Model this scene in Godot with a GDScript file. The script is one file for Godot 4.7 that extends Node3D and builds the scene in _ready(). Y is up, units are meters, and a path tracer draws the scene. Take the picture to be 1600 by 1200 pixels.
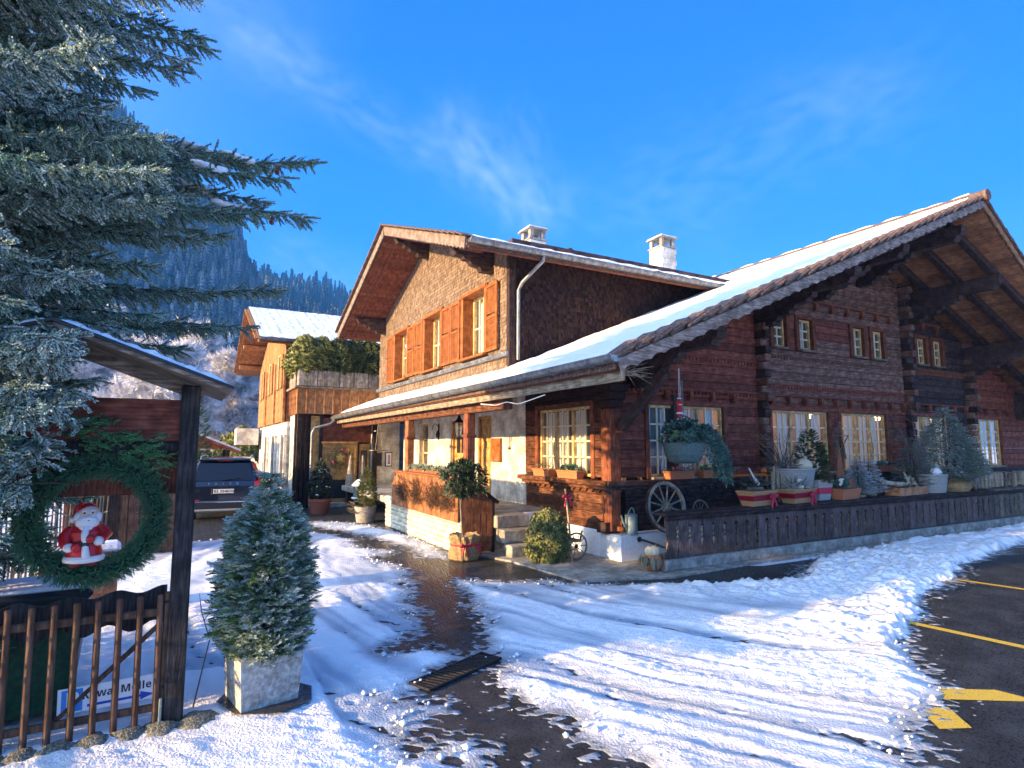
extends Node3D
# Alpine winter yard: an old log chalet with a plastered porch, a shingled upper house, a left house, a car, a gate and a spruce.
var rng := RandomNumberGenerator.new()
var fn := FastNoiseLite.new()
var cache := {}
var names := {}
var mats := {}

class MB:
	var v := PackedVector3Array()
	var n := PackedVector3Array()
	var c := PackedColorArray()
	var col := Color(1, 1, 1)
	var xf := Transform3D()
	func tri(a: Vector3, b: Vector3, d: Vector3) -> void:
		a = xf * a
		b = xf * b
		d = xf * d
		var nn := (b - a).cross(d - a).normalized()
		v.append(a); v.append(d); v.append(b)
		n.append(nn); n.append(nn); n.append(nn)
		c.append(col); c.append(col); c.append(col)
	func quad(a: Vector3, b: Vector3, d: Vector3, e: Vector3) -> void:
		tri(a, b, d)
		tri(a, d, e)
	func tri_n(a: Vector3, b: Vector3, d: Vector3, na: Vector3, nb: Vector3, nd: Vector3, ca := Color(1, 1, 1), cb := Color(1, 1, 1), cd := Color(1, 1, 1)) -> void:
		v.append(xf * a); v.append(xf * d); v.append(xf * b)
		n.append(xf.basis * na); n.append(xf.basis * nd); n.append(xf.basis * nb)
		c.append(ca * col); c.append(cd * col); c.append(cb * col)
	func box(p: Vector3, s: Vector3) -> void:
		var h := s * 0.5
		var q := []
		for i in 8:
			q.append(p + Vector3(h.x if i & 1 else -h.x, h.y if i & 2 else -h.y, h.z if i & 4 else -h.z))
		quad(q[4], q[5], q[7], q[6])
		quad(q[1], q[0], q[2], q[3])
		quad(q[5], q[1], q[3], q[7])
		quad(q[0], q[4], q[6], q[2])
		quad(q[6], q[7], q[3], q[2])
		quad(q[0], q[1], q[5], q[4])
	func bbox(p: Vector3, s: Vector3, r: float) -> void:
		r = minf(r, minf(s.x, minf(s.y, s.z)) * 0.45)
		var h := s * 0.5
		for ax in 3:
			var u := (ax + 1) % 3
			var w := (ax + 2) % 3
			for sg in [-1.0, 1.0]:
				var q := []
				for k in 4:
					var t := Vector3.ZERO
					t[ax] = sg * h[ax]
					t[u] = (h[u] - r) * (1.0 if k == 1 or k == 2 else -1.0)
					t[w] = (h[w] - r) * (1.0 if k >= 2 else -1.0)
					q.append(p + t)
				if sg > 0: quad(q[0], q[1], q[2], q[3])
				else: quad(q[3], q[2], q[1], q[0])
			# the four bevels along ax
			for su in [-1.0, 1.0]:
				for sw in [-1.0, 1.0]:
					var e := []
					for k in 4:
						var t := Vector3.ZERO
						t[ax] = (h[ax] - r) * (-1.0 if k == 0 or k == 3 else 1.0)
						t[u] = su * (h[u] if k < 2 else h[u] - r)
						t[w] = sw * (h[w] - r if k < 2 else h[w])
						e.append(p + t)
					if su * sw > 0: quad(e[0], e[1], e[2], e[3])
					else: quad(e[3], e[2], e[1], e[0])
		for sx in [-1.0, 1.0]:
			for sy in [-1.0, 1.0]:
				for sz in [-1.0, 1.0]:
					var a := p + Vector3(sx * h.x, sy * (h.y - r), sz * (h.z - r))
					var b := p + Vector3(sx * (h.x - r), sy * h.y, sz * (h.z - r))
					var d := p + Vector3(sx * (h.x - r), sy * (h.y - r), sz * h.z)
					if sx * sy * sz > 0: tri(a, b, d)
					else: tri(a, d, b)
	func bar(a: Vector3, b: Vector3, w: float, h: float, up := Vector3.UP) -> void:   # a box of section w x h from a to b
		var d := (b - a)
		var z := d.normalized()
		if absf(z.dot(up)) > 0.98: up = Vector3.RIGHT
		var x := up.cross(z).normalized()
		var y := z.cross(x)
		var keep := xf
		xf = xf * Transform3D(Basis(x, y, z), (a + b) * 0.5)
		bbox(Vector3.ZERO, Vector3(w, h, d.length()), minf(w, h) * 0.08)
		xf = keep
	func prism(poly: PackedVector2Array, depth: float) -> void:   # outline in x, y, from z = -depth/2 to depth/2
		var ccw := not Geometry2D.is_polygon_clockwise(poly)
		var t := Geometry2D.triangulate_polygon(poly)
		var z := depth * 0.5
		for i in range(0, t.size(), 3):
			var a := poly[t[i]]
			var b := poly[t[i + 1]]
			var d := poly[t[i + 2]]
			if (b - a).cross(d - a) < 0:
				var s := b
				b = d
				d = s
			tri(Vector3(a.x, a.y, z), Vector3(b.x, b.y, z), Vector3(d.x, d.y, z))
			tri(Vector3(a.x, a.y, -z), Vector3(d.x, d.y, -z), Vector3(b.x, b.y, -z))
		for i in poly.size():
			var a := poly[i]
			var b := poly[(i + 1) % poly.size()]
			if not ccw:
				var s := a
				a = b
				b = s
			quad(Vector3(a.x, a.y, z), Vector3(a.x, a.y, -z), Vector3(b.x, b.y, -z), Vector3(b.x, b.y, z))
	func prism_at(p: Vector3, pg: PackedVector2Array, depth: float) -> void:
		var keep := xf
		xf = xf * Transform3D(Basis(), p)
		prism(pg, depth)
		xf = keep
	func tube(pts: Array, rad: Array, sides := 8, caps := true) -> void:
		var rings := []
		var norms := []
		var ref := Vector3(0.13, 0.2, 0.97)
		for i in pts.size():
			var d: Vector3 = (pts[mini(i + 1, pts.size() - 1)] - pts[maxi(i - 1, 0)]).normalized()
			var x := ref.cross(d)
			if x.length() < 0.1: x = Vector3.RIGHT.cross(d)
			x = x.normalized()
			var y := d.cross(x)
			ref = x.cross(d) * -1.0
			var r: float = rad[i] if rad.size() > 1 else rad[0]
			var ring := []
			var nr := []
			for k in sides:
				var a := TAU * k / sides
				var o := x * cos(a) + y * sin(a)
				ring.append(pts[i] + o * r)
				nr.append(o)
			rings.append(ring)
			norms.append(nr)
		for i in pts.size() - 1:
			for k in sides:
				var j := (k + 1) % sides
				tri_n(rings[i][k], rings[i][j], rings[i + 1][j], norms[i][k], norms[i][j], norms[i + 1][j])
				tri_n(rings[i][k], rings[i + 1][j], rings[i + 1][k], norms[i][k], norms[i + 1][j], norms[i + 1][k])
		if caps:
			for k in range(1, sides - 1):
				tri(rings[0][0], rings[0][k + 1], rings[0][k])
				var l: Array = rings[-1]
				tri(l[0], l[k], l[k + 1])
	func lathe(prof: Array, sides := 24, wob := 0.0) -> void:   # prof: Vector2(radius, y) from bottom to top
		var rr := RandomNumberGenerator.new()
		rr.seed = 5
		var w := []
		for k in sides: w.append(1.0 + wob * rr.randf_range(-1, 1))
		for i in prof.size() - 1:
			var a: Vector2 = prof[i]
			var b: Vector2 = prof[i + 1]
			var t := (b - a).normalized()
			for k in sides:
				var j := (k + 1) % sides
				var p := []
				var q := []
				for m in [k, j]:
					var an: float = TAU * m / sides
					var o := Vector3(cos(an), 0, -sin(an))
					p.append(o * a.x * w[m] + Vector3(0, a.y, 0))
					p.append(o * b.x * w[m] + Vector3(0, b.y, 0))
					q.append((o * t.y + Vector3(0, -t.x, 0)).normalized())
				tri_n(p[0], p[2], p[3], q[0], q[1], q[1])
				tri_n(p[0], p[3], p[1], q[0], q[1], q[0])
	func ball(p: Vector3, r: Vector3, nu := 16, nv := 10, noise: FastNoiseLite = null, amp := 0.0, fr := 1.0) -> void:
		var pt := []
		for i in nv + 1:
			var row := []
			for k in nu + 1:
				var th := PI * i / nv
				var ph := TAU * (k % nu) / nu
				var o := Vector3(sin(th) * cos(ph), -cos(th), -sin(th) * sin(ph))
				var q := o * r
				if noise: q *= 1.0 + amp * noise.get_noise_3dv((q + p) * fr)
				row.append(q)
			pt.append(row)
		for i in nv:
			for k in nu:
				var a: Vector3 = pt[i][k]
				var b: Vector3 = pt[i][k + 1]
				var d: Vector3 = pt[i + 1][k + 1]
				var e: Vector3 = pt[i + 1][k]
				var f := func(q: Vector3) -> Vector3: return (q / (r * r)).normalized()
				if i > 0: tri_n(p + a, p + b, p + d, f.call(a), f.call(b), f.call(d))
				if i < nv - 1: tri_n(p + a, p + d, p + e, f.call(a), f.call(d), f.call(e))
	func blade(a: Vector3, b: Vector3, side: Vector3, ca: Color, cb: Color) -> void:   # a pointed leaf, two triangles
		var m := a.lerp(b, 0.45)
		var nn := side.cross(b - a).normalized()
		var cm := ca.lerp(cb, 0.45)
		tri_n(a, m + side, b, nn, nn, nn, ca, cm, cb)
		tri_n(a, b, m - side, nn, nn, nn, ca, cb, cm)
	func mesh() -> ArrayMesh:
		var arr := []
		arr.resize(Mesh.ARRAY_MAX)
		arr[Mesh.ARRAY_VERTEX] = v
		arr[Mesh.ARRAY_NORMAL] = n
		arr[Mesh.ARRAY_COLOR] = c
		var m := ArrayMesh.new()
		m.add_surface_from_arrays(Mesh.PRIMITIVE_TRIANGLES, arr)
		return m

# ---------------------------------------------------------------- naming
func numbered(n: String) -> String:
	names[n] = names.get(n, -1) + 1
	return n if names[n] == 0 else "%s_%03d" % [n, names[n]]

func tag(o: Node, label: String, category := "", group := "", kind := "") -> void:
	o.set_meta("label", label)
	if category: o.set_meta("category", category)
	if group: o.set_meta("group", group)
	if kind: o.set_meta("kind", kind)

func thing(called: String, label: String, category: String, at := Vector3.ZERO, turn := 0.0, group := "") -> Node3D:
	var o := Node3D.new()
	o.name = numbered(called)
	add_child(o)
	o.position = at
	o.rotation.y = turn
	tag(o, label, category, group)
	return o

func part(parent: Node, called: String, m: Mesh, mat: Material, at := Vector3.ZERO, rot := Vector3.ZERO) -> MeshInstance3D:
	var o := MeshInstance3D.new()
	o.name = called
	o.mesh = m
	o.material_override = mat
	o.position = at
	o.rotation = rot
	parent.add_child(o, true)
	return o

func struct(called: String, m: Mesh, mat: Material, label: String, kind := "structure") -> MeshInstance3D:
	var o := MeshInstance3D.new()
	o.name = numbered(called)
	o.mesh = m
	o.material_override = mat
	add_child(o)
	tag(o, label, "", "", kind)
	return o

func bm(s: Vector3, r := 0.008) -> ArrayMesh:   # a shared bevelled box
	var k := "b%.3f,%.3f,%.3f,%.3f" % [s.x, s.y, s.z, r]
	if not cache.has(k):
		var b := MB.new()
		b.bbox(Vector3.ZERO, s, r)
		cache[k] = b.mesh()
	return cache[k]

func bx(parent: Node, called: String, p: Vector3, s: Vector3, mat: Material, r := 0.008, rot := Vector3.ZERO) -> MeshInstance3D:
	return part(parent, called, bm(s, r), mat, p, rot)

func multi(parent: Node, called: String, m: Mesh, mat: Material, xs: Array, cs: Array) -> MultiMeshInstance3D:
	var mm := MultiMesh.new()
	mm.transform_format = MultiMesh.TRANSFORM_3D
	mm.use_colors = true
	mm.mesh = m
	mm.instance_count = xs.size()
	for i in xs.size():
		mm.set_instance_transform(i, xs[i])
		mm.set_instance_color(i, cs[i])
	var o := MultiMeshInstance3D.new()
	o.name = called
	o.multimesh = mm
	o.material_override = mat
	parent.add_child(o, true)
	o.set_meta("kind", "stuff")
	return o

func rf(a: float, b: float) -> float:
	return rng.randf_range(a, b)

# ---------------------------------------------------------------- materials
func noise_tex(fr: float, ramp: Array, oct := 5, size := 512, sd := 1, kind := FastNoiseLite.TYPE_SIMPLEX_SMOOTH) -> NoiseTexture2D:
	var f := FastNoiseLite.new()
	f.noise_type = kind
	f.frequency = fr
	f.fractal_octaves = oct
	f.fractal_gain = 0.55
	f.seed = sd
	var t := NoiseTexture2D.new()
	t.width = size
	t.height = size
	t.seamless = true
	t.noise = f
	if ramp.size():
		var g := Gradient.new()
		g.offsets = PackedFloat32Array()
		g.colors = PackedColorArray()
		var off := PackedFloat32Array()
		var cc := PackedColorArray()
		for r in ramp:
			off.append(r[0])
			cc.append(r[1].linear_to_srgb())
		g.offsets = off
		g.colors = cc
		t.color_ramp = g
	return t

var bump: NoiseTexture2D
var bump_fine: NoiseTexture2D
var blotch: NoiseTexture2D

func surf(dark: Color, light: Color, scale: Vector3, rough := 0.8, relief := 0.0, opts := {}) -> StandardMaterial3D:
	var m := StandardMaterial3D.new()
	m.albedo_texture = noise_tex(opts.get("fr", 0.02), [[opts.get("lo", 0.28), dark], [opts.get("hi", 0.72), light]], opts.get("oct", 5), opts.get("size", 512), opts.get("seed", 1))
	m.uv1_triplanar = true
	m.uv1_world_triplanar = true
	m.uv1_scale = scale
	m.uv1_triplanar_sharpness = 4.0
	m.roughness = rough
	m.metallic = opts.get("metal", 0.0)
	m.metallic_specular = opts.get("spec", 0.35)
	if relief > 0.0:
		m.heightmap_enabled = true
		m.heightmap_texture = bump
		m.heightmap_scale = relief
	if opts.get("blotch", 0.0) > 0.0:
		m.detail_enabled = true
		m.detail_albedo = blotch
		m.detail_blend_mode = BaseMaterial3D.BLEND_MODE_MUL
		m.detail_uv_layer = BaseMaterial3D.DETAIL_UV_2
		m.uv2_triplanar = true
		m.uv2_world_triplanar = true
		m.uv2_scale = Vector3.ONE * opts.blotch
	return m

func tints(m: StandardMaterial3D, k := 4, amount := 0.25) -> Array:
	var out := []
	for i in k:
		var d: StandardMaterial3D = m.duplicate()
		var f := 1.0 - amount * float(i) / maxf(1, k - 1)
		d.albedo_color = Color(f, f * (1.0 - 0.03 * (i % 2)), f * (1.0 - 0.05 * (i % 3))).linear_to_srgb()
		d.uv1_offset = Vector3(i * 0.37, i * 0.21, i * 0.13)
		out.append(d)
	return out

func wood(dark: Color, light: Color, axis: int, opts := {}) -> Array:
	var s: Vector3 = Vector3.ONE * opts.get("across", 3.2)
	s[axis] = opts.get("along", 0.28)
	var o := {"seed": opts.get("seed", 3), "lo": opts.get("lo", 0.3), "hi": opts.get("hi", 0.7), "blotch": opts.get("blotch", 0.7), "spec": 0.3}
	var key := "w%s%s%s" % [dark, light, axis]
	if not mats.has(key): mats[key] = tints(surf(dark, light, s, opts.get("rough", 0.75), opts.get("relief", 0.35), o), 4, opts.get("vary", 0.35))
	return mats[key]

func pick(a: Array) -> Material:
	return a[rng.randi() % a.size()]

func flat(c: Color, rough := 0.6, metal := 0.0) -> StandardMaterial3D:
	var m := StandardMaterial3D.new()
	m.albedo_color = c.linear_to_srgb()
	m.roughness = rough
	m.metallic = metal
	return m

func leafy(rough := 0.6, back := 0.15) -> StandardMaterial3D:
	var m := StandardMaterial3D.new()
	m.vertex_color_use_as_albedo = true
	m.roughness = rough
	m.metallic_specular = 0.3
	m.cull_mode = BaseMaterial3D.CULL_DISABLED
	m.backlight_enabled = back > 0
	m.backlight = Color(back, back * 1.2, back * 0.6)
	return m

# ---------------------------------------------------------------- the light
func make_light() -> void:
	var cam := Camera3D.new()
	cam.name = "camera"
	cam.fov = rad_to_deg(2.0 * atan(600.0 / 917.0))
	cam.near = 0.05
	cam.far = 9000
	add_child(cam)
	cam.position = Vector3(0, 2.1, 0)
	cam.rotation = Vector3(atan(97.0 / 917.0), deg_to_rad(-28.75), 0)
	cam.current = true
	var env := Environment.new()
	env.background_mode = Environment.BG_SKY
	var sky := Sky.new()
	var pm := PanoramaSkyMaterial.new()
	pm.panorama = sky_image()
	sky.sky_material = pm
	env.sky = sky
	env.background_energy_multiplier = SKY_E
	env.tonemap_mode = Environment.TONE_MAPPER_LINEAR
	env.tonemap_exposure = EXPOSURE
	env.sdfgi_enabled = true
	env.ssao_enabled = true
	env.ssil_enabled = true
	env.fog_enabled = true
	env.fog_density = 0.00065
	env.fog_light_color = Color(0.3, 0.64, 1.0)
	var we := WorldEnvironment.new()
	we.name = "world_environment"
	we.environment = env
	add_child(we)
	var sun := DirectionalLight3D.new()
	sun.name = "sun"
	sun.light_energy = 1.27
	sun.light_color = Color(1.0, 0.835, 0.60)
	sun.light_angular_distance = 0.5
	sun.shadow_enabled = true
	add_child(sun)
	var el := deg_to_rad(11.0)
	var az := deg_to_rad(3.0)
	sun.look_at_from_position(Vector3.ZERO, Vector3(cos(el) * cos(az), -sin(el), -cos(el) * sin(az)), Vector3.UP)

const EXPOSURE := 8.8
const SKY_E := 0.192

func sky_image() -> ImageTexture:
	var w := 1024
	var h := 512
	var im := Image.create(w, h, false, Image.FORMAT_RGBF)
	var keys := [[-90, Vector3(0.30, 0.33, 0.36)], [-1, Vector3(0.5, 0.6, 0.72)], [0, Vector3(0.62, 0.80, 1.0)], [8, Vector3(0.26, 0.52, 1.0)], [15, Vector3(0.028, 0.275, 0.98)], [20, Vector3(0.0, 0.195, 0.9)], [30, Vector3(0.0, 0.14, 0.78)], [40, Vector3(0.0, 0.115, 0.68)], [60, Vector3(0.02, 0.21, 0.78)], [90, Vector3(0.03, 0.19, 0.66)]]
	var wis := FastNoiseLite.new()
	wis.seed = 11
	wis.frequency = 1.0
	wis.fractal_octaves = 5
	wis.domain_warp_enabled = true
	wis.domain_warp_amplitude = 0.6
	wis.domain_warp_frequency = 0.7
	# streaks of cirrus: azimuth from -z towards +x and elevation of both ends, width, strength (degrees)
	var streaks := [[3.0, 34.0, 20.0, 27.5, 1.7, 0.24], [-8.0, 38.0, 6.0, 33.0, 2.6, 0.15], [23.0, 29.5, 30.0, 22.0, 2.0, 0.34], [24.5, 26.5, 33.0, 23.0, 2.4, 0.24], [30.0, 30.0, 32.0, 22.0, 1.6, 0.14], [44.0, 24.0, 62.0, 27.0, 4.0, 0.13], [55.0, 29.0, 62.0, 28.0, 1.8, 0.14], [8.0, 17.0, 16.0, 13.0, 2.2, 0.24], [38.0, 22.0, 48.0, 20.0, 2.6, 0.10], [95.0, 40.0, 130.0, 34.0, 5.0, 0.2], [150.0, 30.0, 190.0, 38.0, 6.0, 0.22], [-60.0, 36.0, -30.0, 44.0, 5.0, 0.2], [-150.0, 50.0, -100.0, 42.0, 6.0, 0.2], [10.0, 62.0, 60.0, 58.0, 5.0, 0.16]]
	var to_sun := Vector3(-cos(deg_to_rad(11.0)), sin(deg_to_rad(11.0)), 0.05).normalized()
	for j in h:
		var el := 90.0 - (j + 0.5) / h * 180.0
		var base := Vector3.ZERO
		for k in keys.size() - 1:
			if el >= keys[k][0] and el <= keys[k + 1][0]:
				var t: float = (el - keys[k][0]) / float(keys[k + 1][0] - keys[k][0])
				t = t * t * (3.0 - 2.0 * t) * 0.4 + t * 0.6
				base = keys[k][1].lerp(keys[k + 1][1], t)
		for i in w:
			var az := (i + 0.5) / w * 360.0
			if az > 180.0: az -= 360.0
			var c := base
			if el > 0.0:
				var add := 0.0
				for s in streaks:
					var ds: float = cos(deg_to_rad(el))
					var a := Vector2(s[0] * ds, s[1])
					var b := Vector2(s[2] * ds, s[3])
					var p := Vector2(az * ds, el)
					if absf(p.y - a.y) > 16 and absf(p.y - b.y) > 16: continue
					var q := Geometry2D.get_closest_point_to_segment(p, a, b)
					var d: float = p.distance_to(q) / s[4]
					if d < 3.0:
						var dir := (b - a).normalized()
						var al := (p - a).dot(dir)
						var ac := (p - a).cross(dir)
						var nz := 0.5 + 0.9 * wis.get_noise_2d(al * 0.28 + s[0], ac * 0.9)
						add += 0.52 * s[5] * exp(-d * d * 0.8) * clampf(nz, 0.0, 1.4)
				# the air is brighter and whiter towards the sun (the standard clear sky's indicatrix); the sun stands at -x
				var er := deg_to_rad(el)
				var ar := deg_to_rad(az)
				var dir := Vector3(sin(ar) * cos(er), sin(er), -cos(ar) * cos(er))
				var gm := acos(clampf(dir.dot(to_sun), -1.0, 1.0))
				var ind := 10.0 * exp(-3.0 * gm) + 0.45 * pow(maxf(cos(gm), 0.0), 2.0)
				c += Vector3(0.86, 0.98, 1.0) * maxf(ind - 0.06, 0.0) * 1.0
				c = c.lerp(Vector3(0.86, 0.95, 1.06), clampf(add, 0.0, 0.7))
			im.set_pixel(i, j, Color(c.x, c.y, c.z))
	return ImageTexture.create_from_image(im)

# ---------------------------------------------------------------- ground, snow and marks
var W := {}   # woods
var P := {}   # plain materials

func make_materials() -> void:
	bump = noise_tex(0.03, [], 5, 512, 21)
	bump_fine = noise_tex(0.09, [], 4, 512, 22)
	blotch = noise_tex(0.012, [[0.2, Color(0.55, 0.53, 0.5)], [0.75, Color(1, 1, 1)]], 4, 512, 23)
	W.red = wood(Color(0.25, 0.072, 0.048), Color(0.42, 0.14, 0.085), 0)
	W.grey = wood(Color(0.17, 0.082, 0.058), Color(0.40, 0.235, 0.168), 0)
	W.dark = wood(Color(0.05, 0.034, 0.032), Color(0.14, 0.085, 0.072), 0)
	W.darkz = wood(Color(0.036, 0.019, 0.017), Color(0.102, 0.050, 0.041), 2)
	W.darky = wood(Color(0.028, 0.018, 0.016), Color(0.08, 0.048, 0.038), 1)
	W.redy = wood(Color(0.19, 0.06, 0.035), Color(0.36, 0.13, 0.065), 1)
	W.redz = wood(Color(0.10, 0.04, 0.022), Color(0.26, 0.11, 0.055), 2)
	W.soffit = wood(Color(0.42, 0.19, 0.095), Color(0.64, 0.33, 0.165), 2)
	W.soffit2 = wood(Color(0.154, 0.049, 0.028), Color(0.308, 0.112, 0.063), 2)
	W.larch = wood(Color(0.40, 0.175, 0.065), Color(0.60, 0.31, 0.125), 1, {"vary": 0.22})
	W.larchz = wood(Color(0.32, 0.14, 0.045), Color(0.52, 0.26, 0.10), 2, {"vary": 0.22})
	W.pine = wood(Color(0.50, 0.28, 0.085), Color(0.68, 0.42, 0.16), 1, {"vary": 0.1, "relief": 0.1})
	W.frame = wood(Color(0.70, 0.46, 0.18), Color(0.82, 0.60, 0.28), 1, {"vary": 0.08, "relief": 0.05, "rough": 0.5})
	W.shutter = wood(Color(0.33, 0.105, 0.028), Color(0.43, 0.16, 0.05), 1, {"vary": 0.12, "relief": 0.1, "rough": 0.55})
	W.porch = wood(Color(0.32, 0.115, 0.045), Color(0.54, 0.235, 0.10), 1, {"vary": 0.25})
	W.old = wood(Color(0.27, 0.235, 0.195), Color(0.52, 0.46, 0.38), 1)
	W.verge = wood(Color(0.20, 0.155, 0.125), Color(0.44, 0.35, 0.28), 0)
	W.oldx = wood(Color(0.16, 0.13, 0.10), Color(0.36, 0.30, 0.23), 0)
	W.oldz = wood(Color(0.24, 0.19, 0.13), Color(0.46, 0.38, 0.27), 2)
	W.rail = wood(Color(0.11, 0.076, 0.068), Color(0.23, 0.16, 0.14), 1, {"vary": 0.3})
	W.rail2 = wood(Color(0.143, 0.111, 0.078), Color(0.286, 0.227, 0.163), 1, {"vary": 0.3})
	W.picket = wood(Color(0.13, 0.072, 0.045), Color(0.22, 0.125, 0.08), 1, {"vary": 0.2})
	W.post = wood(Color(0.028, 0.025, 0.026), Color(0.07, 0.06, 0.056), 1, {"vary": 0.1})
	P.plaster = surf(Color(0.66, 0.62, 0.53), Color(0.82, 0.78, 0.68), Vector3.ONE * 0.9, 0.9, 0.25, {"blotch": 0.3, "lo": 0.2, "hi": 0.6})
	P.white = surf(Color(0.76, 0.78, 0.79), Color(0.86, 0.87, 0.88), Vector3.ONE * 1.1, 0.9, 0.4, {"lo": 0.2, "hi": 0.6})
	P.concrete = surf(Color(0.34, 0.32, 0.28), Color(0.50, 0.47, 0.41), Vector3.ONE * 0.8, 0.85, 0.3, {"blotch": 0.35})
	P.planter = surf(Color(0.36, 0.37, 0.35), Color(0.60, 0.60, 0.56), Vector3.ONE * 1.6, 0.85, 0.3, {"blotch": 1.1})
	P.asphalt = surf(Color(0.028, 0.029, 0.031), Color(0.112, 0.108, 0.099), Vector3.ONE * 3.4, 0.5, 0.02, {"fr": 0.16, "blotch": 0.3, "lo": 0.36, "hi": 0.8, "oct": 4, "spec": 0.36})
	P.asphalt.roughness_texture = noise_tex(0.015, [[0.35, Color(0.03, 0.03, 0.03)], [0.6, Color(0.75, 0.75, 0.75)]], 4, 512, 9)
	P.asphalt.roughness = 0.8
	P.snow = leafy(0.55, 0.0)
	P.snow.cull_mode = BaseMaterial3D.CULL_BACK
	P.snow.uv1_triplanar = true
	P.snow.uv1_world_triplanar = true
	P.snow.uv1_scale = Vector3.ONE * 1.9
	P.snow.heightmap_enabled = true
	P.snow.heightmap_texture = bump
	P.snow.heightmap_scale = 0.8
	P.snow.metallic_specular = 0.3
	P.snow_flat = surf(Color(0.80, 0.81, 0.83), Color(0.90, 0.90, 0.90), Vector3.ONE * 1.2, 0.6, 0.8, {})
	P.yellow = surf(Color(0.16, 0.12, 0.06), Color(0.74, 0.46, 0.05), Vector3.ONE * 1.7, 0.6, 0.1, {"fr": 0.06, "lo": 0.16, "hi": 0.36})
	P.tile = surf(Color(0.10, 0.062, 0.048), Color(0.30, 0.20, 0.15), Vector3.ONE * 1.5, 0.85, 0.4, {"fr": 0.03, "blotch": 1.3})
	P.metal = surf(Color(0.22, 0.24, 0.25), Color(0.36, 0.38, 0.39), Vector3.ONE * 0.8, 0.45, 0.0, {"metal": 0.6, "blotch": 0.5})
	P.iron = surf(Color(0.02, 0.02, 0.022), Color(0.05, 0.045, 0.042), Vector3.ONE * 3.0, 0.6, 0.2, {"metal": 0.4})
	P.galv = surf(Color(0.20, 0.26, 0.25), Color(0.32, 0.40, 0.38), Vector3.ONE * 4.0, 0.5, 0.0, {"metal": 0.3})
	P.copper = surf(Color(0.055, 0.10, 0.10), Color(0.14, 0.20, 0.19), Vector3.ONE * 3.0, 0.5, 0.2, {"metal": 0.3})
	P.terra = surf(Color(0.38, 0.12, 0.05), Color(0.52, 0.20, 0.09), Vector3.ONE * 3.0, 0.8, 0.1, {"lo": 0.2, "hi": 0.6})
	P.terra_dark = surf(Color(0.22, 0.07, 0.045), Color(0.33, 0.12, 0.075), Vector3.ONE * 3.0, 0.8, 0.1, {})
	P.stone = tints(surf(Color(0.58, 0.52, 0.38), Color(0.80, 0.75, 0.60), Vector3.ONE * 2.0, 0.9, 0.8, {"fr": 0.03}), 4, 0.3)
	P.mortar = surf(Color(0.40, 0.35, 0.25), Color(0.55, 0.49, 0.37), Vector3.ONE * 3.0, 0.95, 0.5, {})
	P.burlap = surf(Color(0.34, 0.22, 0.10), Color(0.52, 0.37, 0.19), Vector3(14, 14, 14), 0.95, 0.3, {"blotch": 3.0})
	P.wicker = surf(Color(0.30, 0.28, 0.25), Color(0.55, 0.53, 0.48), Vector3.ONE * 5.0, 0.85, 0.2, {})
	P.red = flat(Color(0.52, 0.015, 0.02), 0.55)
	P.ribbon = flat(Color(0.55, 0.02, 0.05), 0.5)
	P.cloth = leafy(0.9, 0.2)
	P.leaf = leafy(0.55, 0.12)
	P.bark = surf(Color(0.06, 0.045, 0.035), Color(0.15, 0.115, 0.09), Vector3(4, 1.2, 4), 0.95, 1.5, {})
	P.twig = flat(Color(0.13, 0.09, 0.065), 0.9)
	P.black = flat(Color(0.012, 0.012, 0.014), 0.4)
	P.inside = flat(Color(0.055, 0.040, 0.030), 0.9)
	P.room = flat(Color(0.28, 0.18, 0.10), 0.9)
	P.bar = flat(Color(0.84, 0.70, 0.44), 0.5)
	P.glass = StandardMaterial3D.new()
	P.glass.transparency = BaseMaterial3D.TRANSPARENCY_ALPHA
	P.glass.albedo_color = Color(0.9, 0.95, 0.95, 0.06)
	P.glass.roughness = 0.03
	P.glass.metallic_specular = 0.6

func poly(a: Array) -> PackedVector2Array:
	var p := PackedVector2Array()
	for i in range(0, a.size(), 2): p.append(Vector2(a[i], a[i + 1]))
	return p

func sheet(pts: PackedVector2Array, y: float, thick := 0.0) -> ArrayMesh:   # a flat area on the ground; outline in x, z
	var b := MB.new()
	var t := Geometry2D.triangulate_polygon(pts)
	for i in range(0, t.size(), 3):
		var q := [pts[t[i]], pts[t[i + 1]], pts[t[i + 2]]]
		if (q[1] - q[0]).cross(q[2] - q[0]) > 0: q = [q[0], q[2], q[1]]
		b.tri(Vector3(q[0].x, y, q[0].y), Vector3(q[1].x, y, q[1].y), Vector3(q[2].x, y, q[2].y))
	if thick > 0.0:
		var cw := Geometry2D.is_polygon_clockwise(pts)
		for i in pts.size():
			var a := pts[i]
			var e := pts[(i + 1) % pts.size()]
			if not cw:
				var s := a
				a = e
				e = s
			b.quad(Vector3(a.x, y - thick, a.y), Vector3(e.x, y - thick, e.y), Vector3(e.x, y, e.y), Vector3(a.x, y, a.y))
	return b.mesh()

func signed_dist(p: Vector2, pg: PackedVector2Array) -> float:
	var d := 1e9
	for i in pg.size():
		d = minf(d, p.distance_squared_to(Geometry2D.get_closest_point_to_segment(p, pg[i], pg[(i + 1) % pg.size()])))
	d = sqrt(d)
	return d if Geometry2D.is_point_in_polygon(p, pg) else -d

var snow_fields := []

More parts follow.
